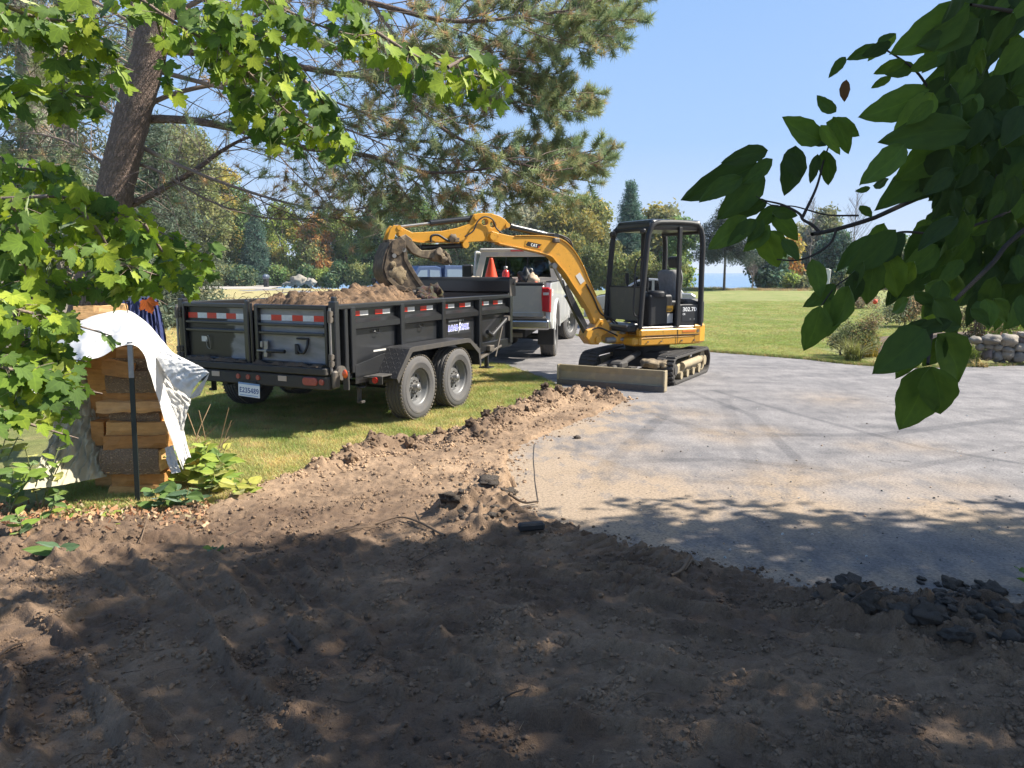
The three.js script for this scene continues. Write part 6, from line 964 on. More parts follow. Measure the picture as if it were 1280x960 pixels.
  for (let i = 0; i < 330; i++) {     // the thick of the crown towards the edge of the view
    const x = rnd(r, 585, 800), y = rnd(r, -40, 640); if (x < 650 && (y > 470 || (y > 250 && y < 300)) || (x < 625 && y < 60)) continue;
    const a = rnd(r, 0.5, 2.6), l = rnd(r, 50, 112); put(Q(x, y), Q(x - cos(a - 0.4) * l * 0.6 - 20, y + sin(a) * l), rnd(r, 1.6, 2.5), floor(r() * 4), mats[pick(r, [0, 0, 1, 2, 2, 2])], rnd(r, -0.5, 0.5));
  }
  for (let i = 0; i < 46; i++) { const low = i % 2, x = low ? rnd(r, 440, 640) : rnd(r, 500, 640), y = low ? rnd(r, 470, 600) : rnd(r, 60, 400); if (!low && x < 640 - (400 - y) * 0.3 && x < 560) continue; const a = rnd(r, 0.5, 2.0), l = rnd(r, 60, 110); put(Q(x, y), Q(x - cos(a - 0.6) * l * 0.6 - 20, y + sin(a) * l), rnd(r, 1.6, 2.0), floor(r() * 4), mats[pick(r, [0, 1, 1, 2])], rnd(r, -0.4, 0.4)); }
  // branches
  const br = (l, d0, d1, r0, r1) => mesh('branch', [tube(l.map(([x, y], i) => at(...Q(x, y), lerp(d0, d1, i / (l.length - 1)))), (s) => lerp(r0, r1, s), 40, 8)], darkTwig, t);
  br([[1500, 180], [1100, 260], [760, 365], [700, 385], [600, 410], [540, 420], [470, 450], [430, 468], [350, 492], [300, 502]], 2.3, 1.7, 0.013, 0.0042);
  br([[318, 500], [300, 482], [280, 470], [275, 460], [240, 440], [200, 430]], 1.72, 1.75, 0.004, 0.0018); br([[280, 465], [310, 400], [325, 345], [340, 300]], 1.74, 1.78, 0.0038, 0.0015); br([[400, 462], [330, 460], [260, 442], [215, 440], [180, 420]], 1.72, 1.76, 0.0022, 0.001); br([[352, 492], [340, 520], [300, 548], [265, 558], [225, 556]], 1.7, 1.7, 0.003, 0.0015);
  br([[1200, 380], [850, 430], [754, 445], [640, 486]], 2.1, 1.8, 0.008, 0.003); br([[1100, 420], [800, 470], [722, 520], [690, 560], [640, 610], [590, 660], [560, 700], [548, 780]], 1.9, 1.45, 0.008, 0.003); br([[700, 385], [640, 320], [560, 205], [520, 150], [440, 95]], 2.0, 1.95, 0.006, 0.002); br([[640, 486], [560, 500], [480, 500], [430, 545]], 1.8, 1.62, 0.004, 0.0015); br([[900, 60], [760, 30], [640, 10]], 2.0, 1.6, 0.008, 0.003); br([[430, 545], [390, 585], [350, 615], [320, 655]], 1.62, 1.6, 0.002, 0.0012);
  // trunk and the rest of the crown, above and beside the view: it shades the bare soil
  mesh('trunk', [tube([[4.6, -0.1, -1.4], [4.55, 1.5, -1.4], [4.7, 3, -1.5], [5.0, 5.5, -1.8], [5.3, 8, -2]], (s) => 0.2 - 0.12 * s, 30, 14), tube([[4.6, 2.0, -1.4], [3.6, 2.2, -1.7], [2.6, 2.15, -2.0], [2.0, 2.05, -2.2]], (s) => 0.05 - 0.035 * s, 20, 8), ...[[6.5, 6, -4], [3.6, 6, 1], [7.5, 5.5, 0.5], [4.5, 7.5, -4.5], [6, 8, 1.5], [3.4, 5.6, -1]].map((e) => tube([[4.7, 3, -1.5], [(4.7 + e[0]) / 2, (3 + e[1]) / 2 + 0.4, (-1.5 + e[2]) / 2], e], (s) => 0.09 - 0.075 * s, 14, 8))], barkM, t);
  const items = [];
  const blobs = [[5.2, 5.6, -3.6, 1.7], [6.8, 5.0, -3.6, 1.7], [4.4, 6.6, -3.4, 1.9], [6.0, 7.2, -3.2, 2.0], [8.2, 5.4, -2.6, 2.0], [4.0, 5.8, -1.2, 2.0], [6.0, 5.2, -0.8, 2.2], [8.0, 6.4, -0.4, 2.2], [3.0, 7.4, -1.8, 2.0], [5.0, 8.0, -0.6, 2.2], [2.4, 6.4, 0.2, 1.8], [4.6, 5.6, 1.4, 2.2], [7.0, 6.0, 2, 2.3], [1.2, 7.6, -0.4, 1.7], [2.6, 8.0, -3.4, 1.5], [9.2, 7.2, -2.2, 2.0], [7.2, 8.4, -2.2, 2.0], [0.4, 8.4, -2.0, 1.5], [6.8, 3.6, -3.9, 1.3], [9.4, 4.4, -3.8, 1.5], [8.6, 3.4, -1.5, 1.5], [5.0, 4.4, -4.7, 1.3], [6.4, 5.4, -4.6, 1.4], [5.4, 6.2, -4.6, 1.3], [7.8, 4.6, -4.6, 1.4], [7.6, 6.6, -4.5, 1.5], [9.2, 5.8, -4.5, 1.5], [4.6, 7.2, -4.4, 1.3], [3.4, 6.4, -4.3, 1.1], [10.2, 7.2, -4.2, 1.6]];
  for (const [x, y, z, R] of blobs) for (let i = 0; i < 150 * R * R * 0.85; i++) {
    const d = V(rnd(r, -1, 1), rnd(r, -1, 1), rnd(r, -1, 1)); if (d.length() > 1) continue; const P = V(x, y, z).add(d.multiplyScalar(R)), dep = -P.z;
    if (P.x - 0.93 * P.y < lerp(-2.3, -0.7, sst(4.9, 5.7, dep)) + 0.5 * n2(dep * 1.1, 4) && dep > 1.6) continue; if (dep > 5.95 + 0.35 * n2(P.x * 1.3, P.y * 1.3)) continue;
    if (dep > 0 && P.x < 0.70 * dep + 0.45 && P.y < EYE + 0.36 * dep + 0.5) continue;
    if (n3(P.x * 0.9, P.y * 0.9, P.z * 0.9) < (dep > 4.2 ? -0.55 : -0.2)) continue;
    items.push([P, rnd(r, 0.8, 1.2), vary(r, [0.1, 0.17, 0.03], 0.25)]);
  }
  scatter('crown', sprig(14, 0.12, 0.2, 77, 1.5), crownM, items, t, true);
}
// ---------- firewood, tarps, post ----------
const woodM = ['#d0a062', '#bf8b4e', '#d9ad78', '#b6844c'].map((c) => mat(c, 0.85, 0, { bumpS: 0.004, bumpM: 0.25, bump: noiseTex(256, (x, y) => 0.5 + 0.5 * tileF(x * 0.2, y, 16, 4, 91)), tone: noiseTex(256, (x, y) => { const a = tileF(x * 0.15, y, 14, 4, 92), b = tileF(x, y, 4, 3, 95); return [0.85 + 0.3 * a + 0.2 * b, 0.82 + 0.34 * a + 0.2 * b, 0.78 + 0.4 * a + 0.2 * b]; }), toneM: 0.4 }));
const logBark = mat([0.52, 0.37, 0.23], 0.95, 0, { bumpS: 0.016, bumpM: 0.22, bump: noiseTex(256, (x, y) => clamp(0.1 + 2.4 * abs(tileF(x * 0.5, y, 12, 4, 97)))), tone: noiseTex(256, (x, y) => 0.45 + 1.5 * abs(tileF(x * 0.5, y, 12, 4, 97))), toneM: 0.22 });
function splitLog(w, h, dep, seed, bark) {   // along x, front towards +z
  const r = rng(seed * 3 + 1), pts = [[-dep / 2, -h / 2 * rnd(r, 0.7, 1)], [dep * 0.48, -h / 2], [dep / 2, -h * 0.1], [dep * rnd(r, 0.4, 0.5), h / 2 * rnd(r, 0.85, 1)], [-dep * 0.1, h / 2], [-dep / 2, h * 0.3]];
  const n = 10, pos = [], ring_ = (k) => pts.map(([z, y], i) => { const x = (k / n - 0.5) * w; return [x + (k === 0 || k === n ? rnd(r, -0.01, 0.01) : 0), y + 0.012 * n3(x * 4, i * 3.1, seed), z + 0.014 * n3(x * 5, i * 2.3 + 9, seed)]; });
  const rings = Array.from({ length: n + 1 }, (_, k) => ring_(k)), quad = (a, b, c, d) => pos.push(...a, ...b, ...c, ...a, ...c, ...d);
  for (let k = 0; k < n; k++) for (let i = 0; i < 6; i++) { const j = (i + 1) % 6; quad(rings[k][i], rings[k + 1][i], rings[k + 1][j], rings[k][j]); }
  for (const [R, f] of [[rings[0], 1], [rings[n], 0]]) for (let i = 1; i < 5; i++) f ? pos.push(...R[0], ...R[i], ...R[i + 1]) : pos.push(...R[0], ...R[i + 1], ...R[i]);
  const g = new THREE.BufferGeometry(); g.setAttribute('position', new THREE.Float32BufferAttribute(pos, 3)); g.computeVertexNormals(); boxUV(g);
  let b = null;
  if (bark) { const q = []; for (let k = 0; k < 20; k++) for (let i = 0; i < 6; i++) { const P = (k, i) => { const x = (k / 20 - 0.5) * w * 0.985, a = lerp(-0.52, 0.56, i / 6) * h, bulge = dep * 0.5 + 0.022 * (1 - (2 * i / 6 - 1) ** 2) + 0.008 * n3(x * 20, i * 1.7, seed); return [x, a, bulge]; }; const A = P(k, i), B = P(k + 1, i), C = P(k + 1, i + 1), D = P(k, i + 1); q.push(...A, ...B, ...C, ...A, ...C, ...D); } b = new THREE.BufferGeometry(); b.setAttribute('position', new THREE.Float32BufferAttribute(q, 3)); b.computeVertexNormals(); boxUV(b); b = mergeVertices(b.deleteAttribute('normal')); b.computeVertexNormals(); }
  return [g, b];
}
{
  const logs = [  // [u0, u1, v0, v1, bark, tilt, depth, label]
    [133, 205, 610, 628, 0, 0.01, 5.68, 'split yellow log lying lowest in the firewood stack'], [136, 202, 593, 610, 0, -0.015, 5.70, 'thin split log resting on the lowest log of the stack'], [127, 200, 563, 592, 1, 0.01, 5.70, 'thick bark covered log in the lower half of the firewood stack'], [127, 205, 546, 563, 0, 0.01, 5.67, 'pale split log lying on the thick bark log of the stack'], [130, 204, 529, 546, 0, -0.012, 5.70, 'squared split log just under the thin dark bark log'], [134, 198, 515, 529, 1, -0.01, 5.74, 'thin dark bark log in the gap at the middle of the firewood stack'], [116, 198, 503, 517, 0, 0.02, 5.66, 'long thin log reaching farthest out at the shaded side of the stack'], [124, 203, 490, 503, 0, 0.0, 5.69, 'pale split log just below the upper bark log in the stack'], [132, 192, 466, 491, 1, 0, 5.72, 'rough bark log right under the topmost logs of the firewood stack'], [134, 184, 450, 468, 1, -0.03, 5.76, 'dark bark log under the white tarp edge'], [142, 180, 436, 451, 0, 0.05, 5.78, 'short tan log highest in the stack, half under the white tarp'], [125, 156, 453, 472, 0, -0.12, 5.60, 'short pale chunk poking out at the upper corner of the stack'],
    [117, 131, 560, 592, 0, 0, 5.78, 'narrow yellow log end at the shaded side of the bark log'], [116, 130, 527, 556, 0, 0, 5.78, 'narrow yellow log end beside the squared split log'],
    [203, 216, 540, 575, 0, 0, 5.9, 'sunlit orange log end beside the white tarp strip'], [202, 214, 590, 624, 0, 0, 5.9, 'sunlit log end low at the weeds'],
  ];
  logs.forEach(([u0, u1, v0, v1, bark, tilt, d, label], i) => {
    const a = at(u0, v1, d), b = at(u1, v0, d), w = b.x - a.x, h = b.y - a.y + 0.004, [g, bk] = splitLog(w, h, min(0.2, h * 1.1), i + 5, bark);
    const t = thing('firewood_log', label, 'log', [(a.x + b.x) / 2, (a.y + b.y) / 2, -d - 0.1], 0.03 * sin(i * 2.3), 'logs of the firewood stack'); t.rotation.z = tilt;
    mesh('split_wood', [g], woodM[i % 4], t); if (bk) mesh('bark', [bk], logBark, t);
  });
  for (let k = 0; k < 6; k++) { const h = 0.19, [g] = splitLog(0.5, h, 0.22, 60 + k, 0), p = at(162, 600, 5.95), t = thing('firewood_log', ['log hidden in the second row at the ground', 'second row log above the lowest one', 'second row log at knee height', 'second row log behind the squared split log', 'second row log behind the upper bark log', 'second row log close under the tarp'][k], 'log', [p.x, 0.1 + k * h, -6.02 - 0.02 * sin(k)], 0, 'logs of the firewood stack'); mesh('split_wood', [g], woodM[k % 4], t); }
  const p0 = at(172, 630, 5.5), p1 = at(162.5, 428, 5.58), po = thing('fence_post', 'thin dark metal post standing in front of the firewood stack', 'post');
  mesh('post_shaft', [bar([p0.x, -0.1, p0.z], [p1.x, p1.y, p1.z], 0.035, 0.012), bar([p0.x - 0.012, -0.1, p0.z - 0.014], [p1.x - 0.012, p1.y, p1.z - 0.014], 0.012, 0.03)], mat([0.03, 0.04, 0.035], 0.45, 0.4, { tone: dusty, toneM: 0.3 }), po);
  mesh('post_tip', [bar([lerp(p0.x, p1.x, 0.80), lerp(-0.1, p1.y, 0.80), lerp(p0.z, p1.z, 0.80) + 0.001], [p1.x, p1.y + 0.003, p1.z + 0.001], 0.038, 0.015)], M.steel, po);
  // sheets between two edges, with creases
  const sheet = (A, B, NU, NV, bulge, crease, seed, back = 0) => {
    const ca = new THREE.CatmullRomCurve3(A.map((q) => at(...q))), cb = new THREE.CatmullRomCurve3(B.map((q) => at(...q))), pos = [], uv = [], ii = [];
    for (let j = 0; j <= NV; j++) for (let i = 0; i <= NU; i++) { const s = i / NU, t = j / NV, p = ca.getPoint(s).lerp(cb.getPoint(s), t), e = sin(PI * t); p.y += bulge * e; const c1 = n2(s * 9 + seed, t * 2.2), c2 = n2(s * 24, t * 5 + seed), c3 = abs(n2(s * 5 + t * 3, seed + t * 4)); p.z += crease * (c1 + 0.35 * c2 - 0.8 * c3) - back * e; p.y += crease * 0.7 * (0.6 * c1 + 0.3 * c2 - 0.5 * c3) * (0.3 + e); p.x += crease * 0.25 * c2; pos.push(p.x, p.y, p.z); uv.push(s * 1.5, t * 1.2); if (i && j) { const a = (j - 1) * (NU + 1) + i - 1, b = a + 1, c = a + NU + 1, d = c + 1; ii.push(a, b, d, a, d, c); } }
    const g = new THREE.BufferGeometry(); g.setAttribute('position', new THREE.Float32BufferAttribute(pos, 3)); g.setAttribute('uv', new THREE.Float32BufferAttribute(uv, 2)); g.setIndex(ii); g.computeVertexNormals(); return g;
  };
  const tarpM = new THREE.MeshPhysicalMaterial({ color: col([0.74, 0.73, 0.70]), roughness: 0.8, transmission: 0.12, thickness: 0, side: THREE.DoubleSide, bumpMap: rep(mottle, 0.4), bumpScale: 0.006, map: rep(dusty, 1.3) });
  const tp = thing('white_tarp', 'white tarp thrown over the firewood stack with one flap sticking out', 'tarp');
  mesh('tarp_sheet', [sheet([[20, 500, 5.35], [60, 492, 5.4], [88, 470, 5.42], [104, 452, 5.45], [126, 446, 5.5], [150, 433, 5.55], [166, 431, 5.55], [179, 441, 5.55], [186, 462, 5.55], [195, 492, 5.56], [206, 526, 5.58], [216, 556, 5.6], [228, 588, 5.62]], [[-10, 450, 6.4], [40, 424, 6.5], [70, 404, 6.55], [100, 394, 6.6], [135, 385, 6.6], [160, 388, 6.55], [182, 402, 6.45], [200, 422, 6.3], [212, 439, 6.1], [218, 470, 5.9], [222, 505, 5.8], [230, 540, 5.75], [238, 572, 5.7]], 130, 46, 0.04, 0.009, 3)], tarpM, tp);
  mesh('tarp_flap', [sheet([[206, 436, 6.1], [196, 446, 5.75], [204, 462, 5.62], [216, 480, 5.55], [236, 497, 5.5]], [[212, 438, 6.05], [222, 444, 5.8], [238, 452, 5.65], [252, 459, 5.55], [262, 466, 5.5]], 60, 26, 0.03, 0.008, 8), sheet([[236, 497, 5.5], [240, 498, 5.5], [246, 496, 5.5]], [[262, 466, 5.5], [258, 476, 5.5], [250, 494, 5.5]], 10, 10, 0, 0.004, 9)], tarpM, tp);
  mesh('tarp_fold', [sheet([[198, 448, 5.72], [206, 480, 5.7], [214, 510, 5.7], [224, 548, 5.7]], [[228, 474, 5.78], [238, 500, 5.76], [234, 515, 5.74], [226, 550, 5.72]], 40, 20, 0, 0.01, 12), sheet([[206, 560, 5.66], [208, 575, 5.62], [214, 592, 5.6]], [[216, 556, 5.68], [222, 578, 5.62], [226, 590, 5.6]], 14, 10, 0, 0.01, 16)], tarpM, tp);
  mesh('tarp_skirt', [sheet([[26, 612, 5.15], [60, 609, 5.3], [100, 602, 5.5], [132, 596, 5.7]], [[66, 540, 5.75], [88, 522, 5.8], [110, 520, 5.85], [130, 528, 5.95]], 50, 30, 0.02, 0.03, 21, 0.05), sheet([[66, 540, 5.75], [88, 522, 5.8], [110, 520, 5.85], [130, 528, 5.95]], [[58, 480, 5.9], [88, 468, 5.95], [110, 462, 6.0], [126, 470, 6.05]], 40, 24, 0, 0.03, 25)], mat([0.5, 0.46, 0.33], 0.8, 0, { tone: dusty, toneM: 1.3 }), tp);  // skirt: older cream cloth, its colour also darkened to stand for shade
  mesh('tarp_eyelet', [new THREE.TorusGeometry(0.012, 0.003, 6, 14).translate(...at(240, 462, 5.6).toArray()), new THREE.TorusGeometry(0.012, 0.003, 6, 14).translate(...at(112, 447, 5.46).toArray())], M.steel, tp);
  const bt = thing('blue_tarp', 'dark blue tarp hanging in folds behind the white tarp', 'tarp');
  mesh('tarp_sheet', [sheet([[140, 386, 6.9], [158, 376, 6.95], [176, 372, 7.0], [190, 373, 7.05], [198, 376, 7.1]], [[120, 560, 6.8], [160, 556, 6.85], [190, 552, 6.9], [212, 545, 7.0], [226, 540, 7.1]], 60, 40, 0, 0.035, 31)], mat([0.045, 0.06, 0.17], 0.55, 0, { bumpS: 0.004, bump: mottle, bumpM: 0.3, toneM: 0.6 }), bt);
  mesh('tarp_top', [sheet([[140, 386, 6.9], [158, 376, 6.95], [176, 372, 7.0], [190, 373, 7.05], [198, 376, 7.1]], [[150, 384, 7.5], [165, 374, 7.5], [180, 371, 7.5], [192, 371, 7.5], [199, 374, 7.4]], 30, 10, 0.02, 0.02, 33)], mat([0.03, 0.035, 0.06], 0.6), bt);
  { const p = at(126, 389, 6.5), [g] = splitLog(0.4, 0.1, 0.14, 88, 0), t = thing('firewood_log', 'pale split log lying on top of the white tarp', 'log', [p.x, p.y, p.z], 0.3); t.rotation.z = 0.05; mesh('split_wood', [g], woodM[2], t); }
}
// ---------- weeds ----------
const weedM = [[0.24, 0.36, 0.045], [0.36, 0.45, 0.06], [0.15, 0.25, 0.05], [0.5, 0.48, 0.09], [0.10, 0.18, 0.08]].map((c) => leafy(c, { transmission: 0.4, map: ovalVein }));
const weedG = [0.26, 0.22, 0.33].map((w, i) => ovalLeaf(40 + i, w));
function weed(label, u, v, h, n, L, seed, tones, group, name = 'weed') {
  const p = gnd(u, v, 0.02), r = rng(seed), t = thing(name, label, 'plant', [p.x, 0.0, p.z], 0, group), st = [];
  const stems = max(1, round3(n / 7)); let k = 0;
  for (let s = 0; s < stems; s++) {
    const a = rnd(r, 0, TAU), l = h * rnd(r, 0.15, 0.5), top = V(cos(a) * l, h * rnd(r, 0.75, 1.05), sin(a) * l), b = V(rnd(r, -0.05, 0.05), 0, rnd(r, -0.05, 0.05)), m = b.clone().lerp(top, 0.5).add(V(0, h * 0.1, 0)), c = new THREE.QuadraticBezierCurve3(b, m, top); st.push(new THREE.TubeGeometry(c, 8, 0.004, 5));
    const per = ceil3(n / stems);
    for (let i = 0; i < per; i++) { const f = 0.15 + 0.85 * (i + 0.5) / per, q = c.getPoint(f), an = i * 2.4 + a, y = V(cos(an), rnd(r, -0.3, 0.55), sin(an)).normalize(), nr = V(rnd(r, -0.2, 0.5), 0.9, rnd(r, 0.1, 1.0)), x = y.clone().cross(nr).normalize(), z = x.clone().cross(y), o = mesh('leaf', weedG[(k++) % 3], weedM[pick(r, tones)], t); o.quaternion.setFromRotationMatrix(new THREE.Matrix4().makeBasis(x, y, z)); o.position.copy(q); o.scale.setScalar(1.3 * L * rnd(r, 0.65, 1.2) * (1.1 - 0.35 * f)); }
  }
  mesh('stem', st, mat([0.2, 0.22, 0.08], 0.8), t); return t;
}
function round3(x) { return Math.round(x); } function ceil3(x) { return Math.ceil(x); }
[
  ['tall yellow green weed right beside the lowest white tarp strip', 246, 606, 0.36, 34, 0.14, [0, 1, 1, 3]], ['broad leaved weed at the lawn side of the clump by the firewood', 284, 608, 0.28, 28, 0.15, [0, 1, 2]], ['bushy bright weed in the middle of the clump by the firewood', 264, 618, 0.25, 32, 0.13, [0, 1, 3]], ['yellowing weed at the sunny edge of the clump by the firewood', 300, 622, 0.16, 12, 0.13, [1, 3]], ['dark bluish weed in front of the firewood post', 200, 634, 0.17, 12, 0.13, [2, 4, 4]], ['drooping dark weed between the post and the bright weeds', 226, 636, 0.18, 12, 0.14, [4, 2]], ['low weed behind the bright clump at the grass', 270, 592, 0.28, 14, 0.11, [1, 3]],
  ['pale weed at the picture edge below the maple', 14, 640, 0.42, 16, 0.13, [1, 2, 0]], ['taller weed beside the slanting tarp skirt', 44, 636, 0.5, 18, 0.12, [1, 3, 0]], ['weed with yellow leaves under the lowest maple twig', -6, 612, 0.5, 16, 0.13, [0, 3, 1]], ['small weed in front of the tarp skirt', 70, 648, 0.22, 8, 0.09, [1, 2]], ['seedling in the bark litter before the firewood', 96, 650, 0.12, 6, 0.07, [1, 0]], ['two leaved seedling near the lowest log', 133, 652, 0.12, 5, 0.08, [1]], ['green seedling alone in the dark soil below the litter', 68, 694, 0.1, 7, 0.13, [4, 2]], ['small grey green sprout in the soil below the weeds', 268, 690, 0.05, 9, 0.05, [4, 2]], ['sprout on the litter beside the post', 148, 664, 0.08, 5, 0.08, [2, 1]], ['low weed behind the seedlings at the picture edge', 30, 668, 0.2, 10, 0.10, [2, 0]], ['green tuft at the edge of the view by the broken asphalt', 1286, 735, 0.12, 12, 0.07, [0, 2]], ['fallen leafy sprig on the broken asphalt', 1168, 752, 0.05, 6, 0.07, [1, 4]],
].forEach(([l, u, v, h, n, L, tones], i) => weed(l, u, v, h, n, L, 300 + i, tones, 'weeds around the firewood and soil'));
{ // dry stalks beside the tarp
  const p = gnd(240, 600), r = rng(64), g = []; for (let i = 0; i < 9; i++) { const x = rnd(r, -0.12, 0.18), a = rnd(r, -0.4, 0.5), h = rnd(r, 0.3, 0.75); g.push(tube([[x, 0, rnd(r, -0.15, 0.1)], [x + a * 0.3, h * 0.6, 0], [x + a * 0.6, h, rnd(r, -0.1, 0.1)]], 0.0035, 8, 4)); if (i < 5) g.push(rod([x + a * 0.3, h * 0.6, 0], [x + a * 0.3 + 0.12, h * 0.8, 0], 0.003, 0.001, 4)); }
  const t = thing('dry_stalks', 'pale dry stalks rising beside the white tarp strip', 'plant', [p.x, 0, p.z]); mesh('stalks', g, mat([0.42, 0.30, 0.18], 0.9), t).userData.kind = 'stuff';
}
// ---------- rock wall and border on the sunny side ----------
{
  const D = 14.1, stoneM = [[0.33, 0.29, 0.235], [0.25, 0.225, 0.19], [0.38, 0.33, 0.265], [0.22, 0.175, 0.16], [0.29, 0.27, 0.24]].map((c) => mat(c, 0.9, 0, { bumpS: 0.012, bumpM: 0.4, bump: mottle, tone: noiseTex(128, (x, y) => 0.8 + 0.3 * tileF(x, y, 9, 4, 17) + 0.16 * (rg() - 0.5)), toneM: 0.5 }));
  const w = thing('rock_wall', 'low dry wall of round grey boulders at the edge of the drive', 'wall');
  const S = [[960, 455, 45, 28], [1060, 450, 60, 34], [1175, 455, 60, 41], [1250, 452, 30, 28], [1040, 497, 40, 22], [1105, 502, 32, 24], [1168, 518, 42, 20], [1255, 505, 48, 32], [1035, 553, 33, 38], [1100, 562, 35, 40], [1165, 548, 36, 44], [1243, 567, 46, 36], [1275, 418, 40, 20], [1205, 596, 26, 14], [1135, 600, 24, 12], [1310, 470, 50, 36], [1320, 550, 55, 44], [1390, 455, 55, 36], [1400, 530, 50, 44], [1470, 500, 60, 55], [1360, 596, 40, 20], [985, 500, 25, 25], [1340, 415, 45, 22], [1000, 478, 18, 14], [1212, 510, 16, 18], [1545, 520, 50, 50]];
  S.forEach(([x, y, rx, ry], i) => { const p = at(1040 + x / 5.333, 340 + y / 5.333, D + 0.05 * sin(i * 5)), k = D / FOCAL / 5.333; const g = lump(1, i + 3, 0.2, 3).scale(rx * k * 1.02 * (0.9 + 0.2 * abs(sin(i * 7.1))), ry * k * 1.02, (rx + ry) * 0.5 * k * 1.05).rotateZ(0.2 * sin(i * 3)); g.computeVertexNormals(); const o = mesh('stone', g, stoneM[i % 5], w); o.position.copy(p); });
  // planting bed behind it
  const bed = gnd(1260, 452); struct('planting_bed', new THREE.SphereGeometry(1, 24, 10, 0, TAU, 0, PI / 2).scale(4.2, 0.4, 2.4).translate(bed.x + 2.0, -0.02, bed.z - 2.2), mat([0.13, 0.09, 0.06], 0.95, 0, { bumpS: 0.02, bump: speck }));
  const blade = (h, lean, wd, r) => { const n = 6, pos = [], a = rnd(r, 0, TAU), c = cos(a), s = sin(a); for (let i = 0; i < n; i++) { const P = (t) => { const out = lean * t * t, y = h * (t - 0.42 * t * t * min(1.6, lean / h)); return [[c * out - s * wd * (1 - t), y, s * out + c * wd * (1 - t)], [c * out + s * wd * (1 - t), y, s * out - c * wd * (1 - t)]]; }, [A, B] = P(i / n), [C, E] = P((i + 1) / n); pos.push(...A, ...B, ...E, ...A, ...E, ...C); } const g = new THREE.BufferGeometry(); g.setAttribute('position', new THREE.Float32BufferAttribute(pos, 3)); g.computeVertexNormals(); return g; };
  const grassClump = (label, u, v, h, lean, n, c, seed) => { const p = gnd(u, v), r = rng(seed), t = thing('ornamental_grass', label, 'plant', [p.x, 0, p.z], 0, 'grasses in the border'), gs = [[], [], []]; for (let i = 0; i < n; i++) gs[i % 3].push(blade(h * rnd(r, 0.6, 1.1), lean * rnd(r, 0.4, 1.2), 0.011, r).translate(rnd(r, -0.12, 0.12), 0, rnd(r, -0.12, 0.12))); gs.forEach((g, i) => { mesh('blades', g, leafy(c.map((x) => x * [0.8, 1, 1.25][i]), { transmission: 0.3 }), t).userData.kind = 'stuff'; }); };
  grassClump('arching yellow green grass clump at the edge of the drive', 1066, 452, 0.62, 0.55, 210, [0.24, 0.25, 0.07], 1); grassClump('golden topped grass clump just behind the arching one', 1086, 446, 0.72, 0.5, 160, [0.44, 0.33, 0.06], 2); grassClump('lime green grass clump at the end of the rock wall', 1213, 455, 0.6, 0.35, 170, [0.28, 0.34, 0.07], 3); grassClump('low dry grass tuft at the foot of the lime clump', 1222, 459, 0.25, 0.3, 60, [0.42, 0.32, 0.12], 4); grassClump('straw coloured tuft in front of the arching grass', 1098, 457, 0.22, 0.3, 60, [0.4, 0.3, 0.12], 5);
  const shrub = (label, u, v, top, hw, c, c2, m, d, seed, o = {}) => { const P = at(u, v, d), T = at(u, top, d); broadTree(V(P.x, 0, -d), T.y, hw / FOCAL * d, seed, c, c2, m, { name: 'shrub', cat: 'shrub', label, group: 'shrubs of the border', low: 0.05, blobs: 11, sz: 0.42, dens: 0.7, geo: fineSprig, trunkR: 0.02, ...o }); };
  shrub('grey green perennial with brown stems behind the arching grass', 1078, 448, 398, 34, [0.22, 0.25, 0.10], [0.34, 0.26, 0.13], 0.2, 15.2, 201); shrub('feathery green perennial on the lawn side of the border', 1050, 446, 408, 20, [0.2, 0.22, 0.1], [0.26, 0.24, 0.12], 0.3, 15.6, 202); shrub('lime green shrub rising behind the rock wall', 1258, 450, 388, 26, [0.26, 0.36, 0.05], [0.36, 0.38, 0.07], 0.3, 15.4, 203); shrub('brown tinged flowering shrub behind the lime shrub', 1215, 450, 352, 38, [0.2, 0.19, 0.08], [0.36, 0.2, 0.15], 0.35, 16.6, 204); shrub('tall shrub at the edge of the view above the rock wall', 1276, 450, 356, 24, [0.17, 0.19, 0.07], [0.36, 0.19, 0.12], 0.3, 17.0, 205); shrub('pale low shrub across the lawn behind the border', 1130, 420, 372, 40, [0.2, 0.22, 0.11], [0.38, 0.26, 0.14], 0.35, 24, 206, { sz: 0.7 }); shrub('pink tipped meadow plants across the lawn', 1075, 400, 378, 30, [0.24, 0.24, 0.13], [0.4, 0.26, 0.18], 0.4, 36, 207, { sz: 0.9 });
  { const q = at(1224, 347, 16.3), t = thing('purple_flower', 'dusky purple flower heads on the brown tinged shrub', 'flower', [q.x, 0, q.z]), g = []; for (const [x, y] of [[0, 0], [0.06, -0.06], [-0.05, -0.09], [0.14, -0.14], [0.22, -0.02], [0.02, -0.16]]) g.push(lump(0.045, x * 50 + 3, 0.4, 2).translate(x, q.y + y, 0)); mesh('flower_heads', g, mat([0.22, 0.08, 0.17], 0.9), t).userData.kind = 'stuff'; mesh('stem', [rod([0, 0.2, 0], [0, q.y, 0], 0.008), rod([0.15, 0.2, 0], [0.2, q.y, 0], 0.008)], twigM, t); }
  { const q = at(1094, 377, 20), t = thing('red_flower', 'single orange red flower standing above the lawn behind the perennials', 'flower', [q.x, 0, q.z]); mesh('flower_head', [lump(0.062, 5, 0.18, 2).translate(0, q.y, 0)], mat([0.8, 0.10, 0.04], 0.6), t); mesh('stem', [rod([0, 0, 0], [0, q.y, 0], 0.008)], mat([0.2, 0.25, 0.08], 0.8), t); }
}
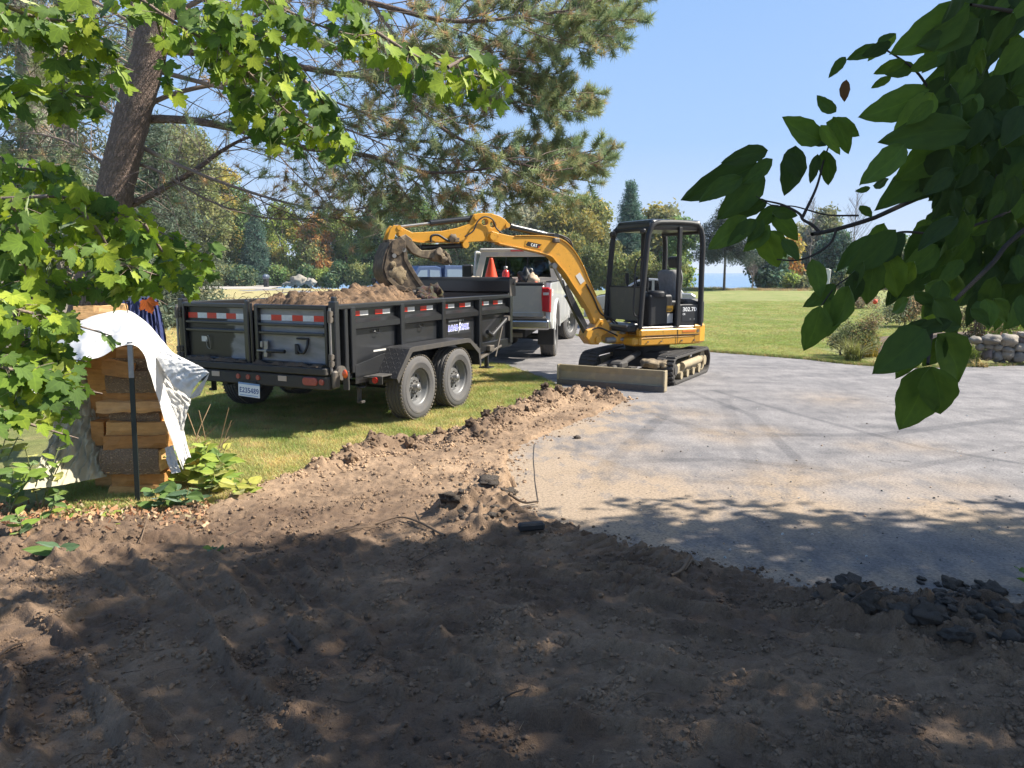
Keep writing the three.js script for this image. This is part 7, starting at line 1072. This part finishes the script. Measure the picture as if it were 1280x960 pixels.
// ---------- far things ----------
{
  const p = at(1033, 358, 73), t = thing('white_post', 'white post standing alone near the shore', 'post', [p.x, 0, p.z]); mesh('post_shaft', [bx(0.42, 1.95, 0.3, 0, 0.97, 0, 0.05).rotateZ(-0.06), bx(0.5, 0.08, 0.36, -0.12, 1.98, 0, 0.02)], M.white, t);
  const m = at(333, 358, 88), mb = thing('mailbox', 'dark roadside mailbox on a post by the concrete road', 'mailbox', [m.x, 0, m.z]); mesh('mailbox_post', [bx(0.5, 1.0, 0.5, 0, 0.5, 0, 0.05)], M.blackDull, mb); mesh('mailbox_box', [(() => { const g = new THREE.CapsuleGeometry(0.34, 0.5, 4, 14).rotateX(PI / 2); return g.scale(1, 0.9, 1).translate(0, 1.15, 0); })()], mat([0.10, 0.13, 0.18], 0.4), mb); mesh('newspaper_tube', [bx(0.3, 0.22, 0.6, 0, 0.72, 0.1, 0.04)], M.plastic, mb);
  [[373.5, 350.5, 10, 6.5, 'large pale boulder in the middle of the row by the road'], [388.5, 352.5, 6, 4.8, 'white faced boulder at the lawn end of the row by the road'], [362, 354.5, 8, 2.8, 'flat low boulder nearest the mailbox']].forEach(([u, v, rx, ry, l], i) => { const q = at(u, v, 88), k = 88 / FOCAL, o = thing('boulder', l, 'boulder', [q.x, q.y, q.z], 0, 'boulders by the road'); mesh('rock', lump(1, i + 31, 0.28, 3).scale(rx * k, ry * k, rx * k), mat([[0.30, 0.27, 0.22], [0.34, 0.31, 0.26], [0.26, 0.24, 0.2]][i], 0.9, 0, { bumpS: 0.06, bumpM: 1.5, bump: mottle }), o); });
  // dune grass along the shore
  const r = rng(5151), it = []; for (let i = 0; i < 9000; i++) { const x = rnd(r, 12, 62), d = rnd(r, 72, 75.5), k = n2(x * 0.25, 3); it.push([V(x, -0.02, -d), V(rnd(r, 0.8, 1.3), rnd(r, 0.3, 0.65) * (1 + 0.5 * k), 1), vary(r, r() < 0.25 + 0.3 * n2(x * 0.5, 9) ? [0.45, 0.24, 0.10] : k > 0.2 ? [0.2, 0.25, 0.08] : [0.42, 0.36, 0.2], 0.25), new THREE.Quaternion().setFromAxisAngle(V(0, 1, 0), rnd(r, 0, TAU))]); }
  const q = rng(3), pos = []; for (let i = 0; i < 9; i++) { const a = rnd(q, 0, TAU), x = rnd(q, -0.2, 0.2), z = rnd(q, -0.2, 0.2), h = rnd(q, 0.3, 0.65), l = rnd(q, 0.05, 0.25), w = 0.014; pos.push(x - w, 0, z, x + w, 0, z, x + cos(a) * l, h, z + sin(a) * l); } const g = new THREE.BufferGeometry(); g.setAttribute('position', new THREE.Float32BufferAttribute(pos, 3)); g.computeVertexNormals();
  const o = scatter('shore_grass', g, crownM, it, null, true); tag(o, 'strip of tall brown and green grass along the lake shore', 'grass');
}
// ---------- two more vehicles ----------
{
  // blue pickup with a bed cap, seen over the trailer
  const D = 29, p = at(512, 394, D), H = 146 * D2R, t = thing('blue_pickup', 'blue pickup with a matching bed cap, seen over the trailer load', 'pickup truck', [p.x, 0, p.z], H);   // nose to the left and towards us
  const sidePr = (pts, w, x, m, nm, par = t) => mesh(nm, [plate(pts, w, 0.03).rotateY(PI / 2).translate(x, 0, 0)], m, par);
  const body = [[-2.7, 0.55], [-2.7, 1.12], [-2.62, 1.18], [0.75, 1.18], [0.95, 1.22], [2.4, 1.08], [2.62, 0.95], [2.65, 0.5]];
  sidePr(body, 1.86, 0, M.blue, 'body');
  sidePr([[-0.98, 1.16], [-0.9, 1.86], [-0.6, 1.92], [0.35, 1.9], [1.05, 1.2]], 1.66, 0, M.blue, 'cab');
  sidePr([[-2.66, 1.16], [-2.5, 1.90], [-2.3, 1.95], [-1.08, 1.95], [-1.02, 1.16]], 1.72, 0, M.blue, 'bed_cap');
  for (const s of [-1, 1]) {
    for (const [q, nm] of [[[[-0.85, 1.28], [-0.78, 1.76], [-0.22, 1.78], [-0.2, 1.28]], 'side_window'], [[[-0.08, 1.28], [-0.08, 1.78], [0.32, 1.76], [0.75, 1.28]], 'side_window'], [[[-2.48, 1.34], [-2.36, 1.80], [-1.2, 1.80], [-1.2, 1.34]], 'cap_window']]) mesh(nm, [plate(q, 0.01, 0.002).rotateY(PI / 2).translate(s * (nm === 'cap_window' ? 0.865 : 0.835), 0, 0)], mat([0.10, 0.14, 0.19], 0.12, 0, { tone: null, phys: 1, clearcoat: 1 }), t);
    mesh('side_mirror', [bx(0.2, 0.22, 0.1, s * 1.06, 1.36, -0.72, 0.04)], M.plastic, t); mesh('trim_strip', [bx(0.01, 0.05, 4.6, s * 0.936, 0.82, 0.1)], M.plastic, t);
    for (const z of [-1.75, 1.75]) wheelParts(t, s * 0.82, z, 0.37, 0.25, 0.2, 0, s);
  }
  mesh('windscreen', [plate([[-0.72, 0], [0.72, 0], [0.64, 0.8], [-0.64, 0.8]], 0.02, 0.004).rotateX(0.75).translate(0, 1.24, -1.02)], M.glassDark, t); mesh('vent_panel', [bx(0.02, 0.14, 0.42, 0.94, 1.08, 1.9, 0.03), bx(0.02, 0.14, 0.42, -0.94, 1.08, 1.9, 0.03)], M.plastic, t);
  // silver car half hidden by the excavator
  const c = at(800, 385, 24), sv = thing('silver_car', 'silver car parked on the grass behind the excavator, seen through its canopy', 'car', [c.x, 0, c.z], 80 * D2R), pr = (pts, w, m, nm, x = 0) => mesh(nm, [plate(pts, w, 0.03).rotateY(PI / 2).translate(x, 0, 0)], m, sv);
  const silver = mat([0.5, 0.5, 0.5], 0.3, 0.5, { phys: 1, clearcoat: 1, tone: dusty, toneM: 2 });
  pr([[-1.6, 0.4], [-1.62, 1.0], [-1.5, 1.08], [0.5, 1.1], [1.3, 0.98], [1.65, 0.8], [1.68, 0.35]], 1.72, silver, 'body'); pr([[-1.3, 1.05], [-1.0, 1.48], [-0.2, 1.52], [0.1, 1.46], [0.75, 1.06]], 1.5, silver, 'cabin');
  for (const s of [-1, 1]) { pr([[-1.1, 1.12], [-0.92, 1.42], [-0.42, 1.45], [-0.42, 1.12]], 0.01, M.glassDark, 'side_window', s * 0.755); pr([[-0.34, 1.12], [-0.34, 1.45], [0.06, 1.41], [0.52, 1.12]], 0.01, M.glassDark, 'side_window', s * 0.755); for (const z of [-1.05, 1.05]) wheelParts(sv, s * 0.76, z, 0.31, 0.2, 0.19, 0, s); }
}
// ---------- grass blades, clods, rubble, sticks ----------
{
  const tuftG = (n, h, w, seed) => { const q = rng(seed), pos = []; for (let i = 0; i < n; i++) { const a = rnd(q, 0, TAU), x = rnd(q, -0.035, 0.035), z = rnd(q, -0.035, 0.035), hh = h * rnd(q, 0.5, 1.1), l = hh * rnd(q, 0.2, 0.9), c = cos(a), s = sin(a), mx = x + c * l * 0.4, mz = z + s * l * 0.4; const B = rnd(q, 0, TAU), ux = cos(B) * w, uz = sin(B) * w; pos.push(x - ux, 0, z - uz, x + ux, 0, z + uz, mx + ux * 0.7, hh * 0.65, mz + uz * 0.7, x - ux, 0, z - uz, mx + ux * 0.7, hh * 0.65, mz + uz * 0.7, mx - ux * 0.7, hh * 0.65, mz - uz * 0.7, mx - ux * 0.7, hh * 0.65, mz - uz * 0.7, mx + ux * 0.7, hh * 0.65, mz + uz * 0.7, x + c * l, hh, z + s * l); } const g = new THREE.BufferGeometry(); g.setAttribute('position', new THREE.Float32BufferAttribute(pos, 3)); g.computeVertexNormals(); return g; };
  const r = rng(999), gm = leafy([1, 1, 1], { transmission: 0.3 }), yq = (a) => new THREE.Quaternion().setFromAxisAngle(V(0, 1, 0), a);
  const near = []; for (let i = 0; i < 120000 && near.length < 62000; i++) {
    const d = 5.4 + 9.4 * pow(r(), 1.25), x = rnd(r, -0.56 * d - 0.2, min(1.6, 0.12 * d + 0.3)); if (edgeDist(DIRT, x, d) > 0.02 + 0.05 * n2(x * 6, d * 6) || inside(ASPHALT, x, d) || n2(x * 2.2, d * 2.2) < -0.75) continue;
    const t = clamp(dryAt(x, d) * 0.95 + 0.1 + 0.3 * (r() - 0.5)); near.push([V(x, -0.005, -d), rnd(r, 0.7, 1.2), [lerp(0.27, 0.66, t), lerp(0.33, 0.55, t), lerp(0.075, 0.23, t)].map((c) => c * rnd(r, 0.75, 1.2)), yq(rnd(r, 0, TAU))]);
  }
  tag(scatter('grass', tuftG(9, 0.045, 0.0018, 4), gm, near, null, true), 'short dry green grass around the trailer', 'grass');
  const far = []; for (let i = 0; i < 260000 && far.length < 70000; i++) {
    const d = 12 + 34 * pow(r(), 1.7), x = rnd(r, -0.45 * d, 0.72 * d); if (inside(ASPHALT, x, d) || (x < 0.1 * d && d < 14.5)) continue; if (x > 6.8 && x < 13 && d < 17.2 && d > 13) continue;
    const t = clamp(dryAt(x, d) * (x < -6 ? 0.95 : 0.65) + 0.05 + 0.25 * (r() - 0.5)); far.push([V(x, -0.008, -d), V(1.7 + d * 0.03, rnd(r, 0.7, 1.15), 1.7 + d * 0.03), [lerp(0.32, 0.64, t), lerp(0.385, 0.55, t), lerp(0.095, 0.25, t)].map((c) => c * rnd(r, 0.8, 1.2)), yq(rnd(r, 0, TAU))]);
  }
  tag(scatter('grass', tuftG(12, 0.045, 0.0024, 6), gm, far, null, true), 'mown green lawn grass beyond the drive', 'grass');
  const edge = []; for (let i = 1; i < asphaltEdge.length; i++) for (let k = 0; k < 260; k++) { const s = r(), [x0, d0] = asphaltEdge[i - 1], [x1, d1] = asphaltEdge[i]; edge.push([V(lerp(x0, x1, s), 0, -lerp(d0, d1, s) - rnd(r, -0.05, 0.12)), rnd(r, 0.9, 1.6), vary(r, r() < 0.4 ? [0.4, 0.3, 0.13] : [0.2, 0.26, 0.06], 0.25), yq(rnd(r, 0, TAU))]); }
  tag(scatter('grass', tuftG(9, 0.05, 0.003, 8), gm, edge, null, true), 'ragged grass fringe along the far edge of the drive', 'grass');

  // clods on the bare soil
  const clodG = [1, 2, 3].map((k) => { const g = lump(1, k * 3, 0.45, 1, 0.75); const h = g.toNonIndexed(); h.computeVertexNormals(); return k === 1 ? g : h; }), lists = [[], [], []];
  for (let i = 0; i < 260000 && lists[0].length + lists[1].length + lists[2].length < 36000; i++) {
    const d = 2.1 + 8.6 * pow(r(), 1.3), x = rnd(r, -0.72 * d, min(0.72 * d, 4)), e = edgeDist(DIRT, x, d); if (e < -0.14 + 0.1 * r()) continue;
    const b = min(pathDist(bermBig, x, d)[0], pathDist(bermLine, x, d)[0]), rough = sst(-0.3, 0.4, n2(x * 0.8 + 3, d * 0.8 + 8)); const cl_ = sst(0.0, 0.7, n2(x * 1.9, d * 1.9) + 0.6 * n2(x * 5.5, d * 5.5)); if (r() > 0.14 + 0.85 * cl_ + (b < 0.3 ? 0.2 : 0)) continue;
    const far = sst(4.2, 5.4, d), s = 0.002 + (0.013 + 0.003 * far) * pow(r(), 6.5) + (b < 0.3 ? 0.016 * pow(r(), 3) : 0), [h, t] = soil(x, d), m = [0.115, 0.074, 0.047], q = [0.44, 0.30, 0.185], k = rnd(r, 0.75, 1.15); lists[i % 3].push([V(x, max(h, 0.012) + s * 0.1, -d), s, [0, 1, 2].map((c) => lerp(m[c], q[c], t) * k)]);
  }
  const cm = mat([1, 1, 1], 0.95, 0, { tone: null, bump: speck, bumpM: 0.4, bumpS: 0 }); lists.forEach((l, i) => tag(scatter('soil_clods', clodG[i], cm, l, null, true), ['rounded crumbs of loose soil on the bare ground', 'broken crumbs of loose soil on the bare ground', 'angular crumbs of loose soil on the bare ground'][i], 'soil'));
  // bark and leaf litter before the firewood, bits of straw and twig on the soil
  const flake = (() => { const g = new THREE.PlaneGeometry(1, 0.45, 3, 1), p = g.attributes.position; for (let i = 0; i < p.count; i++) p.setZ(i, 0.12 * sin(p.getX(i) * 4) + 0.1 * p.getY(i)); g.computeVertexNormals(); return g; })(), lit = [];
  for (let i = 0; i < 2600; i++) { const q = gnd(rnd(r, -60, 262), rnd(r, 628, 680)), d = -q.z; if (r() > exp(-(((d - 5.25) / 0.28) ** 2))) continue; const e = edgeDist(DIRT, q.x, d), h = e > -0.1 ? max(0, soil(q.x, d)[0]) : 0; lit.push([V(q.x, h + rnd(r, 0.004, 0.03), q.z), rnd(r, 0.015, 0.05), vary(r, pick(r, [[0.42, 0.22, 0.11], [0.5, 0.33, 0.2], [0.3, 0.16, 0.09], [0.36, 0.26, 0.14]]), 0.3)]); }
  tag(scatter('leaf_litter', flake, leafy([1, 1, 1], { transmission: 0.15 }), lit, null, true), 'reddish bark chips and dead leaves before the firewood', 'litter');
  const straw = []; for (let i = 0; i < 420; i++) { const d = 2.2 + 5.5 * r(), x = rnd(r, -0.7 * d, min(0.7 * d, 3.2)); if (edgeDist(DIRT, x, d) < 0.05) continue; const h = soil(x, d)[0]; straw.push([V(x, h + 0.006, -d), V(rnd(r, 0.015, 0.07), 0.0017, 0.0017), vary(r, r() < 0.5 ? [0.26, 0.19, 0.12] : [0.11, 0.075, 0.05], 0.3), new THREE.Quaternion().setFromEuler(new THREE.Euler(rnd(r, -0.2, 0.2), rnd(r, 0, TAU), rnd(r, -0.25, 0.25)))]); }
  tag(scatter('straw_bits', new THREE.CylinderGeometry(0.5, 0.7, 1, 5).rotateZ(PI / 2), mat([1, 1, 1], 0.9, 0, { tone: null }), straw, null, true), 'bits of straw and fine roots lying on the bare soil', 'litter');
  const rl = []; for (let i = 0; i < 110; i++) { const d = 2.3 + 3.6 * r(), x = rnd(r, -0.68 * d, min(0.68 * d, 3.0)); if (edgeDist(DIRT, x, d) < 0.1) continue; const a = rnd(r, 0, TAU), L = rnd(r, 0.05, 0.2), P = (t) => { const X = x + cos(a + t * 0.8 * sin(i)) * L * t, D = d + sin(a + t * 0.8 * sin(i)) * L * t; return [X, soil(X, D)[0] + 0.004 + 0.02 * (i % 4 === 0 ? t : 0), -D]; }; rl.push(tube([P(0), P(0.35), P(0.7), P(1)], (s) => rnd(r, 0.0012, 0.003) * (1 - 0.5 * s), 8, 4)); }
  tag(mesh('rootlets', rl, mat([0.13, 0.085, 0.055], 0.95, 0, { tone: null })), 'thin torn roots lying on the shaded soil', 'litter').userData.kind = 'stuff';
  const peb = []; for (let i = 0; i < 420; i++) { const d = 4.3 + 7 * r() * r(), x = rnd(r, -0.3, 0.7 * d); if (!inside(ASPHALT, x, d) || edgeDist(DIRT, x, d) > -0.02) continue; peb.push([V(x, 0.014, -d), 0.003 + 0.008 * pow(r(), 5), vary(r, pick(r, [[0.12, 0.11, 0.1], [0.35, 0.27, 0.19], [0.4, 0.38, 0.36]]), 0.25)]); }
  tag(scatter('loose_pebbles', clodG[1], cm, peb, null, true), 'small stones and crumbs scattered on the asphalt', 'pebbles');
}
{ // clumps of dug turf and soil thrown up along the lawn
  const r = rng(3131), gs = [[], []]; for (let i = 0; i < 95; i++) { const L = i % 3 ? bermBig : bermLine, k = 1 + floor(r() * (L.length - 1)), t = r(), x = lerp(L[k - 1][0], L[k][0], t) + rnd(r, -0.24, 0.2), d = lerp(L[k - 1][1], L[k][1], t) + rnd(r, -0.22, 0.2), s = 0.014 + 0.045 * pow(r(), 2.4), [h, tone] = soil(x, d); if (h < 0) continue; const g = lump(s, i + 900, 0.5, 3, 0.8), n = g.attributes.position.count, c = new Float32Array(n * 3), q = clamp(tone + rnd(r, -0.45, 0.15)); for (let j = 0; j < n; j++) { const z = 0.9 + 0.25 * n2(j * 0.7, i); c[3 * j] = lerp(0.10, 0.42, q) * z; c[3 * j + 1] = lerp(0.064, 0.275, q) * z; c[3 * j + 2] = lerp(0.04, 0.165, q) * z; } g.setAttribute('color', new THREE.BufferAttribute(c, 3)); gs[i % 2].push(turnG(g, r() * 3, r() * 6, r() * 3).translate(x, h + s * 0.35, -d)); }
  gs.forEach((g, i) => { tag(mesh('soil_clods', g, M.soil), ['big lumps of dug soil along the berm by the lawn', 'big crumbly lumps of dug soil between the lumps of the berm'][i], 'soil').userData.kind = 'stuff'; });
}
{
  // broken asphalt along the torn edge of the drive
  const am = [mat([0.125, 0.098, 0.074], 0.95, 0, { bumpS: 0.02, bumpM: 0.12, bump: speck, tone: noiseTex(128, () => 0.6 + 0.8 * rg()), toneM: 0.25 }), mat([0.13, 0.105, 0.083], 0.95, 0, { bumpS: 0.02, bumpM: 0.12, bump: speck, tone: noiseTex(128, () => 0.6 + 0.8 * rg()), toneM: 0.25 })];
  const chunk = (u, v, s, seed, label, group, flat = 0.5) => { const p = gnd(u, v, 0.02), e = edgeDist(DIRT, p.x, -p.z), h = e > -0.25 ? max(0.012, soil(p.x, -p.z)[0]) : 0.012, r = rng(seed * 7 + 1), g = lump(s, seed, 0.45, 3, flat); const o = tag(mesh('asphalt_chunk', g, am[seed % 2]), label, 'rubble', group); o.position.set(p.x, h + s * flat * 0.35, p.z); o.rotation.set(rnd(r, -0.4, 0.4), rnd(r, 0, TAU), rnd(r, -0.4, 0.4)); };
  const few = [];
  const small = (u, v, s, seed, flat = 0.5) => { const p = gnd(u, v, 0.02), e = edgeDist(DIRT, p.x, -p.z), h = e > -0.25 ? max(0.012, soil(p.x, -p.z)[0]) : 0.012; few.push(turnG(lump(s, seed, 0.42, 1, flat), 0.3 * sin(seed), seed, 0.3 * cos(seed)).translate(p.x, h + s * 0.2, p.z)); };
  [[1160, 798, 0.07, 'widest slab of broken asphalt, lying in the middle of the rubble row'], [1195, 814, 0.065, 'dark rounded slab nearest the camera in the rubble row'], [1080, 781, 0.055, 'dark block at the near side of the grassy asphalt lumps'], [1062, 757, 0.065, 'flat grassy lump at the far end of the rubble row by the drive'], [1098, 766, 0.055, 'tilted slab behind the dark block in the rubble row'], [1240, 738, 0.06, 'squared lump standing on the drive beside the green tuft'], [1190, 731, 0.055, 'crumbling black lump lying out on the asphalt'], [1250, 768, 0.055, 'pale topped slab between the squared lump and the view edge'], [1225, 786, 0.05, 'brown block behind the pale topped slab'], [1122, 790, 0.05, 'small slab between the dark block and the widest slab'], [1278, 802, 0.055, 'large dark lump at the edge of the view in the rubble row'], [1180, 774, 0.045, 'small slab under the fallen leafy sprig']].forEach(([u, v, s, l], i) => chunk(u, v, s, 500 + i, l, 'broken asphalt along the torn drive edge'));
  const rr = rng(71); for (let i = 0; i < 90; i++) { const u = rnd(rr, 1015, 1310); small(u, 742 + (u - 1015) * 0.16 + rnd(rr, -22, 38), 0.012 + 0.03 * pow(rr(), 2), 600 + i); } for (let i = 0; i < 26; i++) small(rnd(rr, 1150, 1235), rnd(rr, 722, 740), 0.01 + 0.02 * rr(), 700 + i);
  [[612, 612, 0.075, 0.4, 'flat soil covered slab on top of the heap between lawn and drive'], [634, 617, 0.07, 0.35, 'slab at the drive side of the heap, beside the flat top slab'], [588, 629, 0.07, 0.4, 'leaning slab on the lawn side of the heap'], [562, 642, 0.075, 0.5, 'lowest dark slab at the front of the heap']].forEach(([u, v, s, f, l], i) => chunk(u, v, s, 541 + i, l, 'asphalt slabs in the middle heap', f));
  for (let i = 0; i < 60; i++) small(rnd(rr, 540, 650), rnd(rr, 600, 668), 0.012 + 0.025 * rr() * rr(), 800 + i);
  const rub = tag(mesh('asphalt_rubble', few, am[1]), 'small crumbs of broken asphalt strewn along the torn drive edge and heap', 'rubble'); rub.userData.kind = 'stuff';
  { const p = gnd(664, 671, 0.03), o = tag(mesh('black_block', bx(0.17, 0.05, 0.06, 0, 0, 0, 0.012), M.blackDull), 'small black block lying at the shadow edge near the thin wire', 'block'); o.position.set(p.x, max(0.03, soil(p.x, -p.z)[0]) + 0.03, p.z); o.rotation.y = 0.2; }
  { const p = gnd(721, 547, 0.02), o = tag(mesh('stone', lump(0.035, 9, 0.3, 2, 0.7), am[1]), 'single dark stone on the sunny asphalt beside the soil', 'stone'); o.position.copy(p); }
  const G = (u, v, up = 0.012) => { const p = gnd(u, v); const e = edgeDist(DIRT, p.x, -p.z); return [p.x, (e > -0.2 ? max(0.012, soil(p.x, -p.z)[0]) : 0.012) + up, p.z]; };
  const rootM = mat([0.2, 0.135, 0.085], 0.95, 0, { bumpS: 0.003, bumpM: 0.1 }), shadeStick = mat([0.085, 0.06, 0.043], 0.95, 0, { bumpS: 0.003, bumpM: 0.1 });  // darker stick colour stands in for shade
  const stick = (label, l, r0, r1, forks = [], nm = 'stick') => { const t = thing(nm, label, nm === 'wire' ? 'wire' : 'stick'); mesh('shaft', [tube(l.map((q) => G(...q)), (s) => lerp(r0, r1, s), 24, 6), ...forks.map((f) => tube(f.map((q) => G(...q)), (s) => lerp(r0 * 0.7, r1, s), 12, 5))], nm === 'wire' ? M.plastic : /sunny|sun$|pale/.test(label) ? rootM : shadeStick, t); };
  stick('forked brown root on the sunny soil before the heap', [[470, 664, 0.01], [500, 660, 0.03], [525, 666, 0.03], [556, 682, 0.02]], 0.006, 0.010, [[[525, 666, 0.03], [520, 658, 0.06]]]);
  stick('short brown stick across the soil at the drive edge', [[636, 638, 0.02], [655, 635, 0.03], [672, 632, 0.02]], 0.011, 0.006);
  stick('pale broken root standing up in a patch of sun', [[838, 738, 0.01], [852, 728, 0.02], [862, 716, 0.04]], 0.008, 0.012, [[[855, 727, 0.02], [866, 720, 0.03], [874, 726, 0.01]]]);
  stick('thin dark twig across the shaded soil near the heap', [[520, 712, 0.015], [540, 702, 0.02], [556, 695, 0.015]], 0.004, 0.003); stick('long thin twig on the shaded soil under the sunny edge', [[418, 676, 0.01], [445, 672, 0.02], [470, 668, 0.01]], 0.005, 0.003); stick('thick dark stick near the dark soil mound', [[362, 806, 0.02], [370, 816, 0.03], [376, 824, 0.02]], 0.014, 0.012); stick('short root lying in the shaded middle ground', [[612, 896, 0.01], [640, 880, 0.02], [660, 874, 0.015]], 0.005, 0.003); stick('small bent twig at the picture edge in the dark soil', [[-5, 836, 0.01], [14, 822, 0.03], [30, 812, 0.02]], 0.006, 0.004); stick('fine pale root in the shaded soil below the tread marks', [[790, 886, 0.01], [810, 878, 0.02], [832, 876, 0.01]], 0.004, 0.003); stick('dry root poking from the rubble row', [[1060, 790, 0.03], [1082, 784, 0.06], [1100, 776, 0.04]], 0.006, 0.003); stick('pale bent twig beside the seedling', [[176, 690, 0.01], [186, 668, 0.05], [180, 650, 0.04]], 0.004, 0.003);
  stick('thin black wire lying along the drive edge', [[668, 556, 0.004], [667, 575, 0.006], [668, 590, 0.004], [669, 605, 0.004], [671, 618, 0.005], [673, 630, 0.006]], 0.0022, 0.0022, [], 'wire');
}
scene.fog = new THREE.FogExp2(new THREE.Color().setRGB(0.8, 0.88, 1.0), 0.0003);
renderer.render(scene, camera);
